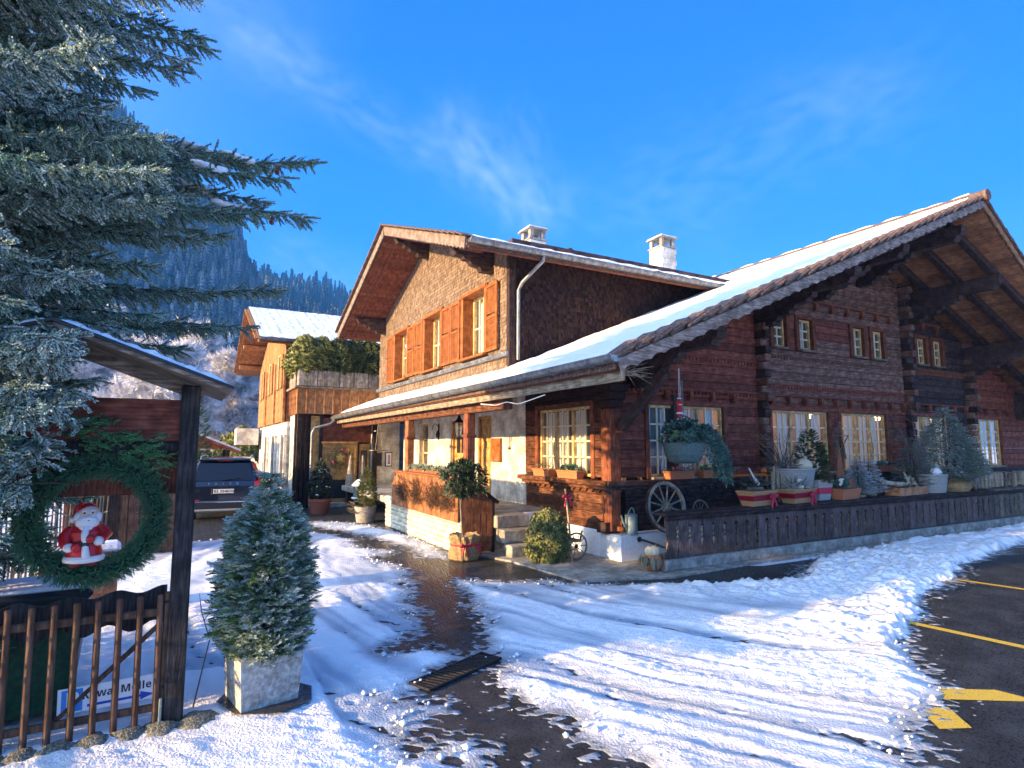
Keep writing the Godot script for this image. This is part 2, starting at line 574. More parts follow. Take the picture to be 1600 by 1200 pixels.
func snow_height(x: float, z: float) -> Vector2:   # height above the asphalt (negative where there is none), and how trodden and wet it is
	var p := Vector2(x, z)
	var e := 0.16 * fn.get_noise_2d(x * 1.1, z * 1.1) + 0.10 * fn.get_noise_2d(x * 4.0 + 9, z * 4.0) + 0.05 * fn.get_noise_2d(x * 14.0, z * 14.0 + 30)
	var best := -1.0
	var wet := 0.0
	for f in snow_fields:
		var bb: Rect2 = f.box
		if not bb.has_point(p): continue
		var d: float = signed_dist(p, f.poly) + e * f.rag
		if d > best:
			best = d
			wet = f.wet
	return Vector2(best, wet)

func add_field(a: Array, rag := 1.0, wet := 0.0) -> void:
	var p := poly(a)
	var r := Rect2(p[0], Vector2.ZERO)
	for q in p: r = r.expand(q)
	snow_fields.append({"poly": p, "box": r.grow(0.4), "rag": rag, "wet": wet})

func snow_patch(x0: float, x1: float, z0: float, z1: float, step: float, called: String, label: String) -> void:
	var nx := int(ceil((x1 - x0) / step)) + 2
	var nz := int(ceil((z1 - z0) / step)) + 2
	var hh := PackedFloat32Array()
	var cc := PackedColorArray()
	hh.resize(nx * nz)
	cc.resize(nx * nz)
	for j in nz:
		for i in nx:
			var x := x0 + i * step
			var z := z0 + j * step
			var s := snow_height(x, z)
			var h := -0.02
			var col := Color(0.88, 0.88, 0.87)
			if s.x > 0.0:
				# cars swing out of the drive in a wide curve: ruts follow circles round a point by the chalet
				var rv := Vector2(x - 12.6, z + 9.0)
				var across := rv.length() + 0.12 * fn.get_noise_2d(x * 0.5, z * 0.5)
				var along := rv.angle() * 9.5
				var trod := clampf(0.55 + 1.7 * fn.get_noise_2d(across * 1.25 + 5.0, along * 0.10 + 50), 0, 1)
				if x > 5.0: trod *= 1.0 - 0.8 * smoothstep(5.0, 9.5, x - 0.5 * (z + 4.0))
				if z < -9.0: trod *= 0.7
				if x < 1.1 and z > -6.4: trod *= 0.25
				var bank := clampf(smoothstep(5.2, 7.5, x) * (1.0 - smoothstep(0.5, 1.3, s.x)) + smoothstep(9.0, 12.0, x), 0, 1)
				var lump := fn.get_noise_2d(x * 2.6, z * 2.6)
				var chunk := 1.0 - absf(fn.get_noise_2d(x * 6.5 + 40, z * 6.5)) * 2.0
				var fine := fn.get_noise_2d(x * 17.0 + 40, z * 17.0)
				var edge := smoothstep(0.0, lerpf(0.34, 0.13, bank), s.x)
				var ridge := pow(1.0 - absf(fn.get_noise_2d(across * 2.6, along * 0.13 + 9.0)), 7.0)
				h = 0.004 + edge * (0.016 + 0.020 * maxf(0, lump + 0.3) * (1.0 - 0.8 * trod) + 0.008 * fine * (1.0 - 0.5 * trod) + 0.022 * ridge * (0.35 + 0.65 * trod))
				h += edge * (1.0 - trod) * 0.018 * maxf(chunk, 0.0)
				h += edge * bank * (0.035 + 0.055 * maxf(0.0, chunk) * clampf(0.6 + lump, 0, 1) + 0.03 * maxf(lump, 0.0))
				# tyre treads pressed into the bands
				var band := smoothstep(0.55, 0.85, trod) * smoothstep(0.0, 0.35, fn.get_noise_2d(across * 3.1 + 20.0, along * 0.08))
				h += band * 0.005 * sin(along * 62.0 + 2.6 * absf(sin(across * 22.0)))
				# thin wet slush and bluish ice where the wheels ran; here and there the tarmac shows
				var g := clampf(trod * 1.15 - 0.35 + 0.7 * fn.get_noise_2d(across * 4.0 + 70, along * 0.3) + s.y * 0.25, 0, 1)
				col = col.lerp(Color(0.24, 0.30, 0.36), g * 0.8)
				var ice := clampf(1.5 * fn.get_noise_2d(x * 0.75 + 12.0, z * 1.1 + 4.0) + 0.25, 0, 1) * clampf(trod * 1.6 - 0.25, 0, 1) * (1.0 - bank) * (1.0 - smoothstep(-4.6, -3.9, z))
				col = col.lerp(Color(0.27, 0.36, 0.46), ice * 0.75)
				h *= 1.0 - 0.4 * ice
				h *= 1.0 - 0.55 * g
				if trod > 0.6 and bank < 0.2 and g + 0.8 * fn.get_noise_2d(x * 5.0 + 11.0, z * 5.0) > 1.08: h = -0.012
				var sun_dirt_tint := smoothstep(-5.2, -3.6, z) * smoothstep(2.0, 3.2, x) * clampf(0.35 + 0.8 * fn.get_noise_2d(across * 2.0 + 30.0, along * 0.25), 0, 1)  # tan of warm sunlight painted into the dirty slush, over the sunlit zone only
				col = col.lerp(Color(0.52, 0.45, 0.36), sun_dirt_tint * 0.75)
				var rim := (1.0 - smoothstep(0.0, 0.22, s.x + 0.06 * fine)) * (1.0 - bank)
				col = col.lerp(Color(0.26, 0.26, 0.26), rim * 0.75)
				if h > 0.0: h = maxf(h, 0.003)
			elif s.x > -0.30:
				# a fringe of thin wet slush where the edge melts away
				var sl := fn.get_noise_2d(x * 7.0 + 3.0, z * 7.0) + 0.6 * fn.get_noise_2d(x * 21.0, z * 21.0 + 8.0)
				var lim := -0.25 - s.x * 2.6
				if sl > lim:
					h = 0.002 + 0.004 * clampf(sl - lim, 0.0, 0.5)
					col = Color(0.10, 0.105, 0.11).lerp(Color(0.46, 0.48, 0.50), clampf((sl - lim) * 1.5 - 0.1, 0.0, 1.0))
			hh[j * nx + i] = h
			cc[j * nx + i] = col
	var b := MB.new()
	for j in nz - 1:
		for i in nx - 1:
			var k := [j * nx + i, j * nx + i + 1, (j + 1) * nx + i + 1, (j + 1) * nx + i]
			if hh[k[0]] < 0 and hh[k[1]] < 0 and hh[k[2]] < 0 and hh[k[3]] < 0: continue
			var q := []
			var nn := []
			for m in 4:
				var ii := i + (1 if m == 1 or m == 2 else 0)
				var jj := j + (1 if m >= 2 else 0)
				q.append(Vector3(x0 + ii * step, hh[k[m]], z0 + jj * step))
				var l := hh[jj * nx + maxi(ii - 1, 0)]
				var r := hh[jj * nx + mini(ii + 1, nx - 1)]
				var u := hh[maxi(jj - 1, 0) * nx + ii]
				var d := hh[mini(jj + 1, nz - 1) * nx + ii]
				nn.append(Vector3(l - r, 2.0 * step, u - d).normalized())
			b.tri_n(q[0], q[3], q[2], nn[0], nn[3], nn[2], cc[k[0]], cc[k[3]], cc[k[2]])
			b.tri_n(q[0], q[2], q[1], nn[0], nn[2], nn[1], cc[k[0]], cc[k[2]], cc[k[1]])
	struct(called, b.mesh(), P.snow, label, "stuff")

func make_ground() -> void:
	var g := MB.new()
	var k := 24
	# one sheet of snowy valley floor out to the horizon
	for i in k:
		for j in k:
			var f := func(t: int) -> float: return signf(t - k / 2.0) * pow(absf(t - k / 2.0) / (k / 2.0), 2.0) * 4000.0
			g.quad(Vector3(f.call(i), -0.012, f.call(j + 1)), Vector3(f.call(i + 1), -0.012, f.call(j + 1)), Vector3(f.call(i + 1), -0.012, f.call(j)), Vector3(f.call(i), -0.012, f.call(j)))
	struct("ground", g.mesh(), P.snow_flat, "snowy valley floor reaching to the horizon")
	struct("asphalt", sheet(poly([-1.2, -23, -1.6, -12, -0.9, -6.2, -0.6, -4.9, -3.0, -4.3, -3.2, -1.0, 4.0, 0.4, 34, 1.5, 34, -6, 26, -6.9, 9, -7.2, 6.9, -8.5, 7.2, -12, 6.5, -21.2, 3.4, -21.2, 3.4, -23, 3.0, -40, -1.0, -40]), -0.004), P.asphalt, "dark wet asphalt of the yard and the drive")
	struct("pavement", sheet(poly([5.42, -7.72, 6.9, -7.22, 9.0, -7.36, 26, -7.36, 26, -8.8, 6.95, -8.8, 6.95, -12.2, 5.3, -12.0, 4.9, -10.75, 5.25, -9.6]), 0.03, 0.05), P.concrete, "pale concrete pavement round the foot of the chalet")
	struct("kerb", bm(Vector3(19, 0.2, 0.5), 0.02), P.concrete, "concrete kerb under the long carved railing").position = Vector3(16.55, 0.12, -7.78)
	# parking marks
	var marks := [["yellow painted line beside the snow bank, nearer of the two long ones", [7.60, -4.22, 7.72, -4.25, 8.10, -1.0, 7.98, -1.0]], ["yellow painted line beside the snow bank, farther of the two long ones", [10.70, -5.06, 10.80, -5.06, 11.35, -2.0, 11.24, -2.0]], ["broad yellow bar of the parking mark, pointed at its right end", [5.50, -3.12, 6.23, -2.66, 6.28, -2.40, 6.15, -2.44, 5.50, -2.86]], ["short yellow bar of the parking mark lying half in slush", [5.27, -2.80, 5.49, -2.68, 5.25, -2.41, 5.02, -2.52]]]
	for m in marks: struct("parking_line", sheet(poly(m[1]), 0.003), P.yellow, m[0])
	fn.seed = 4
	fn.frequency = 1.0
	fn.fractal_octaves = 3
	# the field in the middle and to the right, with its long tongue along the railing
	add_field([3.85, -8.75, 4.4, -8.25, 4.98, -8.05, 5.51, -7.42, 6.19, -7.19, 6.61, -6.81, 7.12, -6.54, 7.74, -6.34, 8.49, -6.12, 9.2, -6.45, 9.67, -6.76, 10.76, -7.12, 11.73, -7.2, 13.9, -7.32, 27, -7.4, 27, -6.3, 21, -6.4, 16.44, -6.24, 14.31, -5.86, 12.31, -5.64, 10.41, -4.97, 9.41, -4.83, 8.07, -4.27, 6.93, -3.78, 6.42, -3.4, 6.0, -3.08, 5.51, -2.74, 5.01, -2.64, 4.6, -2.48, 4.26, -2.42, 4.3, -1.2, 2.4, -1.3, 2.74, -3.2, 2.67, -3.74, 2.7, -4.08, 2.49, -4.33, 2.55, -4.65, 2.73, -5.23, 2.98, -5.95, 3.17, -6.23, 3.44, -7.14, 3.61, -7.81], 1.0, 0.3)
	# the field to the left of the bare strip
	add_field([2.65, -15.3, 3.1, -14.6, 3.3, -13.6, 3.2, -12.6, 3.75, -11.6, 3.1, -11.2, 3.35, -10.2, 3.2, -9.2, 2.75, -8.0, 2.55, -7.1, 2.35, -6.5, 1.75, -6.2, 1.85, -5.95, 2.3, -6.05, 2.45, -5.6, 2.05, -5.3, 1.55, -5.0, 1.85, -4.65, 1.6, -4.35, 1.45, -4.2, 1.4, -3.9, 1.15, -3.4, -0.2, -3.8, -1.8, -4.9, -3.5, -6, -3.5, -16, -1.2, -15.4, -0.2, -14.9, 0.8, -15.0, 1.6, -15.8, 2.2, -16.6], 1.0, 0.15)
	add_field([3.3, -17.4, 3.9, -16.6, 4.35, -15.6, 4.6, -14.0, 4.65, -12.6, 4.6, -11.6, 4.35, -10.6, 4.05, -11.0, 4.2, -12.0, 3.95, -13.4, 3.7, -14.6, 3.3, -15.6, 2.9, -16.6], 1.0, 0.0)
	add_field([1.2, -4.05, 1.75, -4.12, 1.95, -3.95, 1.75, -3.5, 1.2, -3.2], 1.0, 0.0)
	add_field([-3, -22, 0, -20.5, -0.4, -18, -1.2, -16, -3, -16], 1.0, 0.0)
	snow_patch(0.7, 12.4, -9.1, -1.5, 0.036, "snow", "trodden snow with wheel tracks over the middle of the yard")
	snow_patch(12.4, 27.2, -7.6, -5.6, 0.07, "snow", "snow bank cleared along the foot of the long railing")
	snow_patch(-3.6, 0.7, -9.1, -3.0, 0.05, "snow", "snow round the planter and behind the gate fence")
	snow_patch(-3.6, 5.0, -22.4, -9.1, 0.065, "snow", "snow on the drive between the car and the stone wall")
	# crumbs of snow
	var cb := MB.new()
	cb.ball(Vector3.ZERO, Vector3(1, 0.62, 0.85), 9, 6, fn, 0.95, 1.6)
	var xs := []
	var cs := []
	while xs.size() < 1100:
		var x := rf(0, 14)
		var z := rf(-17, -1.8)
		var s := snow_height(x, z).x
		if s > 0.0 and s < 0.22 or s <= 0 and s > -0.6 and rng.randf() < 0.06 and snow_height(x + 0.3, z).x > 0.0:
			var r := rf(0.005, 0.018) if rng.randf() < 0.9 else rf(0.018, 0.034)
			xs.append(Transform3D(Basis(Vector3.UP, rf(0, 6)).scaled(Vector3(r, r, r)), Vector3(x, 0.0 if s <= 0 else 0.025, z)))
			cs.append(Color(0.88, 0.88, 0.87))
	var mm := multi(self, "snow_crumbs", cb.mesh(), P.leaf, xs, cs)
	tag(mm, "crumbs of snow scattered along the edges of the cleared strip", "", "", "stuff")
	# the drain
	var dr := thing("drain_grate", "rusty iron drain grate in the bare asphalt between the snow fields", "drain", Vector3(2.32, 0.0, -5.285), atan2(0.36, 0.84))
	part(dr, "pit", bm(Vector3(0.94, 0.004, 0.24), 0.001), P.black, Vector3(0, 0.002, 0))
	var fr := MB.new()
	for s in [-1, 1]:
		fr.box(Vector3(0, 0.014, s * 0.125), Vector3(0.98, 0.02, 0.02))
		fr.box(Vector3(s * 0.48, 0.0142, 0), Vector3(0.02, 0.02, 0.27))
	part(dr, "frame", fr.mesh(), P.iron)
	for i in 17: bx(dr, "bar", Vector3(-0.44 + i * 0.055, 0.013, 0), Vector3(0.024, 0.018, 0.235), P.iron, 0.003, Vector3(0, 0.25, 0))

# ---------------------------------------------------------------- windows
func window(parent: Node3D, p: Vector3, turn: float, w: float, h: float, sections: int, nx: int, ny: int, curtain := 1, called := "window", frame_mat: Material = null) -> Node3D:
	# p is the lower left corner of the opening seen from outside; the frame lies 0.06 behind the wall
	if frame_mat == null: frame_mat = W.frame[0]
	var b := MB.new()
	var t := 0.055
	b.bbox(Vector3(w / 2, h - t / 2, 0), Vector3(w, t, 0.07), 0.006)
	b.bbox(Vector3(w / 2, t / 2, 0), Vector3(w, t, 0.07), 0.006)
	for x in [t / 2, w - t / 2]: b.bbox(Vector3(x, h / 2, 0), Vector3(t, h - 2 * t, 0.068), 0.006)
	var sw := (w - t) / sections
	for i in range(1, sections): b.bbox(Vector3(t / 2 + i * sw, h / 2, 0.004), Vector3(0.075, h - 2 * t, 0.07), 0.006)
	var o := part(parent, called, b.mesh(), frame_mat)
	o.transform = Transform3D(Basis(Vector3.UP, turn), p) * Transform3D(Basis(), Vector3(0, 0, -0.07))
	for i in sections:
		var x0 := t / 2 + i * sw + 0.037
		var x1 := t / 2 + (i + 1) * sw - 0.037
		var mb := MB.new()
		for k in range(1, nx): mb.box(Vector3(lerpf(x0, x1, float(k) / nx), h / 2, 0.0), Vector3(0.032, h - 2 * t, 0.03))
		for k in range(1, ny): mb.box(Vector3((x0 + x1) / 2, t + (h - 2 * t) * k / ny, 0.001), Vector3(x1 - x0, 0.032, 0.028))
		if nx > 1 or ny > 1: part(o, "glazing_bar", mb.mesh(), P.bar)
		var pb := MB.new()
		pb.quad(Vector3(x0, t, -0.012), Vector3(x1, t, -0.012), Vector3(x1, h - t, -0.012), Vector3(x0, h - t, -0.012))
		part(o, "pane", pb.mesh(), P.glass)
		if curtain > 0:
			for half in 2:
				var cw := (x1 - x0) * (0.40 if curtain == 1 else 0.34) * rf(0.7, 1.2)
				if sections == 3 and curtain == 1 and (i == 0 and half == 1 or i == 2 and half == 0): cw *= 0.75
				if sections == 3 and curtain == 1 and i == 1: cw *= 0.7
				if curtain == 2 and half == 1 and i == 1 and sections == 3: cw *= 0.6
				var cx := x0 if half == 0 else x1 - cw
				var cb := MB.new()
				cb.col = Color(0.78, 0.78, 0.76)
				var n := 26
				var ph := rf(0, 6)
				for k in n:
					for m in 5:
						var f := func(q: int, r: int) -> Vector3:
							var u := float(q) / n
							var v := float(r) / 5.0
							var pinch := 1.0 - 0.35 * exp(-pow((v - 0.32) / 0.18, 2.0)) if curtain == 1 else 1.0
							var xx := cx + cw * (u * pinch if half == 0 else 1.0 - (1.0 - u) * pinch)
							return Vector3(xx, t + (h - 2 * t) * v, -0.16 + 0.010 * sin(u * 13.0 + ph + v * 1.5) + 0.003 * sin(u * 37.0 + ph))
						cb.quad(f.call(k, m), f.call(k + 1, m), f.call(k + 1, m + 1), f.call(k, m + 1))
				part(o, "curtain", cb.mesh(), P.cloth)
	return o

# ---------------------------------------------------------------- the chalet
const EX := 4.5      # the eave
const EY := 3.17
const RX := 15.24    # the ridge
const RY := 7.57
const SL := 0.4097
const TILT := -0.04  # the verge runs a little askew to the front wall

func roof_y(x: float) -> float:
	return RY - SL * absf(x - RX)

func verge_z(x: float) -> float:
	return -5.57 + TILT * (x - EX) if x < RX else -6.0 - 0.10 * (x - RX)

func make_chalet() -> void:
	var ch := thing("chalet", "big dark log chalet with snowy roof, carved front and plastered porch", "house")
	var wins := [[7.93, 10.01, 3, 3, 4], [11.58, 13.64, 3, 3, 4], [14.16, 16.1, 3, 3, 4], [17.36, 19.24, 3, 3, 4], [20.55, 22.38, 3, 2, 4]]
	var upw := [[11.75, 12.2], [12.68, 13.17], [14.83, 15.30], [15.70, 16.18], [17.85, 18.3], [18.70, 19.18]]
	var holes := []
	for w in wins: holes.append([w[0] - 0.10, w[1] + 0.10, 1.46, 3.0])
	for w in upw: holes.append([w[0] - 0.13, w[1] + 0.13, 4.36, 5.22])
	var rh := 0.1775
	var segs := [[6.95, 11.14, W.red, 0.0], [11.34, 17.08, W.grey, 0.004], [17.28, 20.4, W.dark, -0.003], [20.6, 26.0, W.red, 0.002]]
	for s in segs:
		for i in range(-5, 34):
			var y0 := 1.5 + i * rh
			if y0 < 1.40 and s[0] < 17: continue
			var x0: float = s[0]
			var x1: float = s[1]
			# the gable cuts the rows off under the roof
			var lim := RX - (RY - 0.30 - y0 - 0.02) / SL
			x0 = maxf(x0, lim)
			x1 = minf(x1, 2 * RX - lim)
			if x1 - x0 < 0.15: continue
			var cuts := [[x0, x1]]
			for h in holes:
				if y0 + rh * 0.5 < h[2] or y0 + rh * 0.5 > h[3]: continue
				var nc := []
				for q in cuts:
					if h[1] <= q[0] or h[0] >= q[1]: nc.append(q)
					else:
						if h[0] - q[0] > 0.04: nc.append([q[0], h[0]])
						if q[1] - h[1] > 0.04: nc.append([h[1], q[1]])
				cuts = nc
			for q in cuts:
				var jig := rf(-0.006, 0.006)
				var m: Material = pick(s[2])
				if s[2] == W.grey and y0 > 4.3 and y0 < 5.9 and q[1] < 16.5 or s[2] == W.grey and y0 < 3.2: m = pick(W.red) if rng.randf() < 0.8 else pick(W.grey)
				bx(ch, "wall_log", Vector3((q[0] + q[1]) / 2, y0 + rh / 2, -8.95 + s[3] + jig), Vector3(q[1] - q[0], rh - 0.004, 0.2), m, 0.014)
	# the dark wall under the sill
	for i in 5:
		for s in [[7.32, 11.14], [11.34, 17.08]]:
			bx(ch, "base_log", Vector3((s[0] + s[1]) / 2, 0.53 + i * 0.175, -8.955 + rf(-0.004, 0.004)), Vector3(s[1] - s[0], 0.17, 0.2), pick(W.dark), 0.012)
	# log ends where the cross walls come through
	for c in [[11.24, 1.5, 4.78], [17.18, 1.5, 6.3], [20.5, 1.5, 5.1]]:
		var y: float = c[1]
		var k := 0
		while y < c[2]:
			var out := 0.12 + 0.05 * (k % 2) + rf(0, 0.03)
			if y > 3.0: out += 0.10 if k % 3 != 1 else 0.0
			bx(ch, "log_end", Vector3(c[0], y + rh / 2, -8.95 + out / 2), Vector3(0.196, rh - 0.012, 0.2 + out), pick(W.grey if rng.randf() < 0.6 else W.dark), 0.018)
			y += rh
			k += 1
	# corner post with stacked blocks
	bx(ch, "corner_post", Vector3(7.04, 2.1, -8.93), Vector3(0.26, 1.42, 0.28), W.redy[0], 0.015)
	bx(ch, "corner_post", Vector3(7.04, 0.95, -8.93), Vector3(0.24, 0.86, 0.26), W.redy[1], 0.015)
	for i in 3: bx(ch, "log_end", Vector3(7.0, 2.90 + i * 0.15, -8.86), Vector3(0.34 + 0.06 * i, 0.146, 0.36 + 0.1 * i), pick(W.darkz), 0.02)
	for i in 3: bx(ch, "log_end", Vector3(7.06, 3.4 + i * rh, -8.95), Vector3(0.2, rh - 0.01, 0.34 + 0.05 * (i % 2)), pick(W.dark), 0.018)
	# ledges and carved mouldings along the front: ledge y, z proud
	for l in [[6.80, 11.14, 1.40, 0.14, 0.10], [11.34, 17.08, 1.40, 0.10, 0.09], [17.28, 20.4, 1.40, 0.09, 0.09], [20.6, 26, 1.40, 0.09, 0.09]]:
		var b := MB.new()
		b.bbox(Vector3((l[0] + l[1]) / 2, l[2], -8.85 + l[3] / 2), Vector3(l[1] - l[0], l[4], l[3]), 0.015)
		b.bbox(Vector3((l[0] + l[1]) / 2, l[2] - 0.085, -8.84 + l[3] / 4), Vector3(l[1] - l[0], 0.075, l[3] / 2), 0.01)
		var nn := int((l[1] - l[0]) / 0.22)
		for i in nn: b.prism_at(Vector3(l[0] + (i + 0.5) * 0.22, l[2] - 0.125, -8.82), poly([-0.09, 0, 0.09, 0, 0, -0.075]), 0.03)
		part(ch, "window_ledge", b.mesh(), W.dark[0])
	for l in [[6.95, 11.14, 3.27, W.red, 0.07], [11.34, 17.06, 4.22, W.grey, 0.05], [11.34, 17.06, 3.52, W.red, 0.04], [17.3, 20.4, 4.24, W.redy, 0.05], [12.9, 17.06, 5.62, W.grey, 0.05], [6.95, 11.14, 3.98, W.red, 0.04]]:
		var b := MB.new()
		var x0 := maxf(l[0], RX - (RY - 0.30 - l[2] - 0.1) / SL)
		b.bbox(Vector3((x0 + l[1]) / 2, l[2], -8.85 + l[4] / 2), Vector3(l[1] - x0, 0.045, l[4]), 0.008)
		b.bbox(Vector3((x0 + l[1]) / 2, l[2] - 0.12, -8.85 + l[4] / 3), Vector3(l[1] - x0, 0.03, l[4] * 0.66), 0.006)
		var nn := int((l[1] - x0) / 0.105)
		for i in nn: b.bbox(Vector3(x0 + (i + 0.5) * 0.105, l[2] - 0.062, -8.85 + l[4] / 3), Vector3(0.055, 0.07, l[4] * 0.7), 0.008)
		part(ch, "carved_moulding", b.mesh(), l[3][0])
	# little brackets and hoods over the windows
	for w in [[7.6, 10.4, 3.05, 5], [11.45, 17.0, 3.06, 10], [17.4, 20.3, 3.06, 5], [20.7, 23.0, 3.06, 4], [13.2, 16.6, 5.40, 6], [18.0, 19.0, 5.36, 2]]:
		var b := MB.new()
		b.bbox(Vector3((w[0] + w[1]) / 2, w[2] + 0.19, -8.79), Vector3(w[1] - w[0], 0.035, 0.13), 0.008)
		part(ch, "window_hood", b.mesh(), W.red[1])
		for i in w[3]:
			var x: float = lerpf(w[0] + 0.1, w[1] - 0.1, float(i) / (w[3] - 1))
			var c := MB.new()
			c.xf = Transform3D(Basis(Vector3.UP, PI / 2), Vector3(x, w[2], -8.80))
			c.prism(poly([-0.06, 0.17, 0.075, 0.17, 0.08, 0.10, 0.03, 0.06, 0.045, 0.0, 0.0, -0.03, -0.06, 0.02]), 0.09)
			part(ch, "bracket", c.mesh(), W.redy[0])
	# casings and windows
	for w in wins:
		for x in [w[0] - 0.055, w[1] + 0.055]: bx(ch, "casing", Vector3(x, 2.22, -8.90), Vector3(0.11, 1.52, 0.16), W.redy[1], 0.012)
		bx(ch, "casing", Vector3((w[0] + w[1]) / 2, 2.965, -8.905), Vector3(w[1] - w[0] + 0.24, 0.09, 0.16), W.red[1], 0.012)
		bx(ch, "window_sill", Vector3((w[0] + w[1]) / 2, 1.475, -8.86), Vector3(w[1] - w[0], 0.05, 0.22), W.old[0], 0.01)
		window(ch, Vector3(w[0], 1.5, -8.85), 0, w[1] - w[0], 1.42, w[2], w[3], w[4], 1)
	var ui := 0
	for w in upw:
		for x in [w[0] - 0.065, w[1] + 0.065]: bx(ch, "casing", Vector3(x, 4.79, -8.88), Vector3(0.13, 0.86, 0.16), W.redy[2], 0.012)
		bx(ch, "casing", Vector3((w[0] + w[1]) / 2, 5.19, -8.885), Vector3(w[1] - w[0] + 0.26, 0.08, 0.16), W.red[2], 0.01)
		bx(ch, "window_sill", Vector3((w[0] + w[1]) / 2, 4.37, -8.85), Vector3(w[1] - w[0] + 0.04, 0.05, 0.2), W.oldx[0], 0.01)
		window(ch, Vector3(w[0], 4.40, -8.85), 0, w[1] - w[0], 0.74, 1, 2, 3, 2 if ui != 0 and ui != 4 else 0)
		ui += 1
	# dim rooms behind
	bx(ch, "inner_wall", Vector3(16.5, 3.4, -11.4), Vector3(19.0, 5.6, 0.1), P.room, 0.01)
	bx(ch, "inner_floor", Vector3(16.5, 0.9, -10.2), Vector3(19.0, 0.08, 2.3), P.inside, 0.01)
	bx(ch, "inner_floor", Vector3(16.5, 3.6, -10.2), Vector3(19.0, 0.3, 2.3), P.inside, 0.01)
	# side wall facing the porch
	for i in 12:
		var y0 := 1.5 + i * rh
		var q := [[-12.0, -11.52], [-9.38, -8.85]] if y0 < 2.9 else [[-12.0, -8.85]]
		if y0 < 2.9: q = [[-12.0, -11.46], [-9.36, -9.07]]
		else: q = [[-12.0, -9.07]]
		for r in q: bx(ch, "wall_log", Vector3(7.04, y0 + rh / 2, (r[0] + r[1]) / 2), Vector3(0.2, rh - 0.004, r[1] - r[0]), pick(W.darkz if y0 > 2.9 else W.redz), 0.012)
	for i in 5:
		bx(ch, "base_log", Vector3(7.05 + rf(-0.004, 0.004), 0.58 + i * 0.17, -10.53), Vector3(0.2, 0.166, 2.93), pick(W.redz), 0.012)
	var lb := MB.new()
	lb.bbox(Vector3(6.86, 1.40, -10.40), Vector3(0.24, 0.10, 3.3), 0.015)
	lb.bbox(Vector3(6.90, 1.315, -10.40), Vector3(0.12, 0.07, 3.24), 0.01)
	for i in 14: 
		lb.xf = Transform3D(Basis(Vector3.UP, -PI / 2), Vector3(6.92, 1.28, -8.95 - i * 0.22))
		lb.prism(poly([-0.09, 0, 0.09, 0, 0, -0.07]), 0.03)
	lb.xf = Transform3D()
	part(ch, "window_ledge", lb.mesh(), W.redz[0])
	for z in [-11.46, -9.36]: bx(ch, "casing", Vector3(6.99, 2.22, z), Vector3(0.16, 1.5, 0.12), W.redy[0], 0.012)
	bx(ch, "casing", Vector3(6.985, 2.96, -10.41), Vector3(0.16, 0.10, 2.2), W.redz[0], 0.012)
	window(ch, Vector3(6.94, 1.5, -11.38), -PI / 2, 1.94, 1.40, 3, 3, 4, 1)
	bx(ch, "inner_wall", Vector3(8.6, 2.2, -10.4), Vector3(0.1, 1.9, 3.2), P.inside, 0.01)
	# white plinth
	bx(ch, "plinth", Vector3(8.4, 0.24, -8.86), Vector3(2.96, 0.49, 0.62), P.white, 0.02)
	bx(ch, "plinth", Vector3(7.07, 0.25, -10.6), Vector3(0.30, 0.52, 2.86), P.white, 0.02)
	bx(ch, "plinth", Vector3(18.0, 0.24, -8.94), Vector3(16.2, 0.46, 0.4), P.concrete, 0.02)
	# porch: plastered wall with two doors and two narrow windows
	var ph := [[-20.95, -20.75], [-20.15, -19.3], [-18.45, -16.55], [-15.5, -14.62], [-13.8, -12.0]]
	for q in ph: bx(ch, "plaster_wall", Vector3(7.09, 2.0, (q[0] + q[1]) / 2), Vector3(0.30, 3.9, q[1] - q[0]), P.plaster, 0.02)
	for q in [[-20.75, -20.15, 1.35, 2.85], [-19.3, -18.45, 1.35, 2.85], [-16.55, -15.5, 0.75, 2.86], [-14.62, -13.8, 0.75, 2.9]]:
		bx(ch, "plaster_wall", Vector3(7.092, (q[3] + 3.95) / 2, (q[0] + q[1]) / 2), Vector3(0.296, 3.95 - q[3], q[1] - q[0] - 0.002), P.plaster, 0.004)
		if q[2] > 1.0:
			bx(ch, "plaster_wall", Vector3(7.092, q[2] / 2, (q[0] + q[1]) / 2), Vector3(0.296, q[2], q[1] - q[0] - 0.002), P.plaster, 0.004)
			window(ch, Vector3(7.06, q[2], q[0]), -PI / 2, q[1] - q[0], q[3] - q[2], 1, 2, 3, 0)
			bx(ch, "inner_wall", Vector3(7.6, 2.1, (q[0] + q[1]) / 2), Vector3(0.1, 1.7, 1.2), P.inside, 0.01)
	porch_door(ch, Vector3(7.06, 0.75, -16.55), -PI / 2, 1.05, 2.11, true)
	porch_door(ch, Vector3(7.02, 0.75, -14.62), -PI / 2, 0.82, 2.15, false)
	bx(ch, "porch_floor", Vector3(5.9, 0.66, -15.9), Vector3(2.3, 0.18, 10.2), P.concrete, 0.02)
	for i in 3: bx(ch, "step", Vector3(5.74, 0.125 + 0.25 * i - 0.01, -9.98 - 0.30 * i), Vector3(0.74, 0.25, 0.34), P.concrete, 0.02)
	bx(ch, "step_block", Vector3(5.74, 0.3, -10.79), Vector3(0.74, 0.6, 0.1), P.concrete, 0.01)
	bx(ch, "step_cheek", Vector3(6.5, 0.36, -10.9), Vector3(0.72, 0.74, 0.62), P.white, 0.03)
	porch_wall(ch)
	roof(ch)

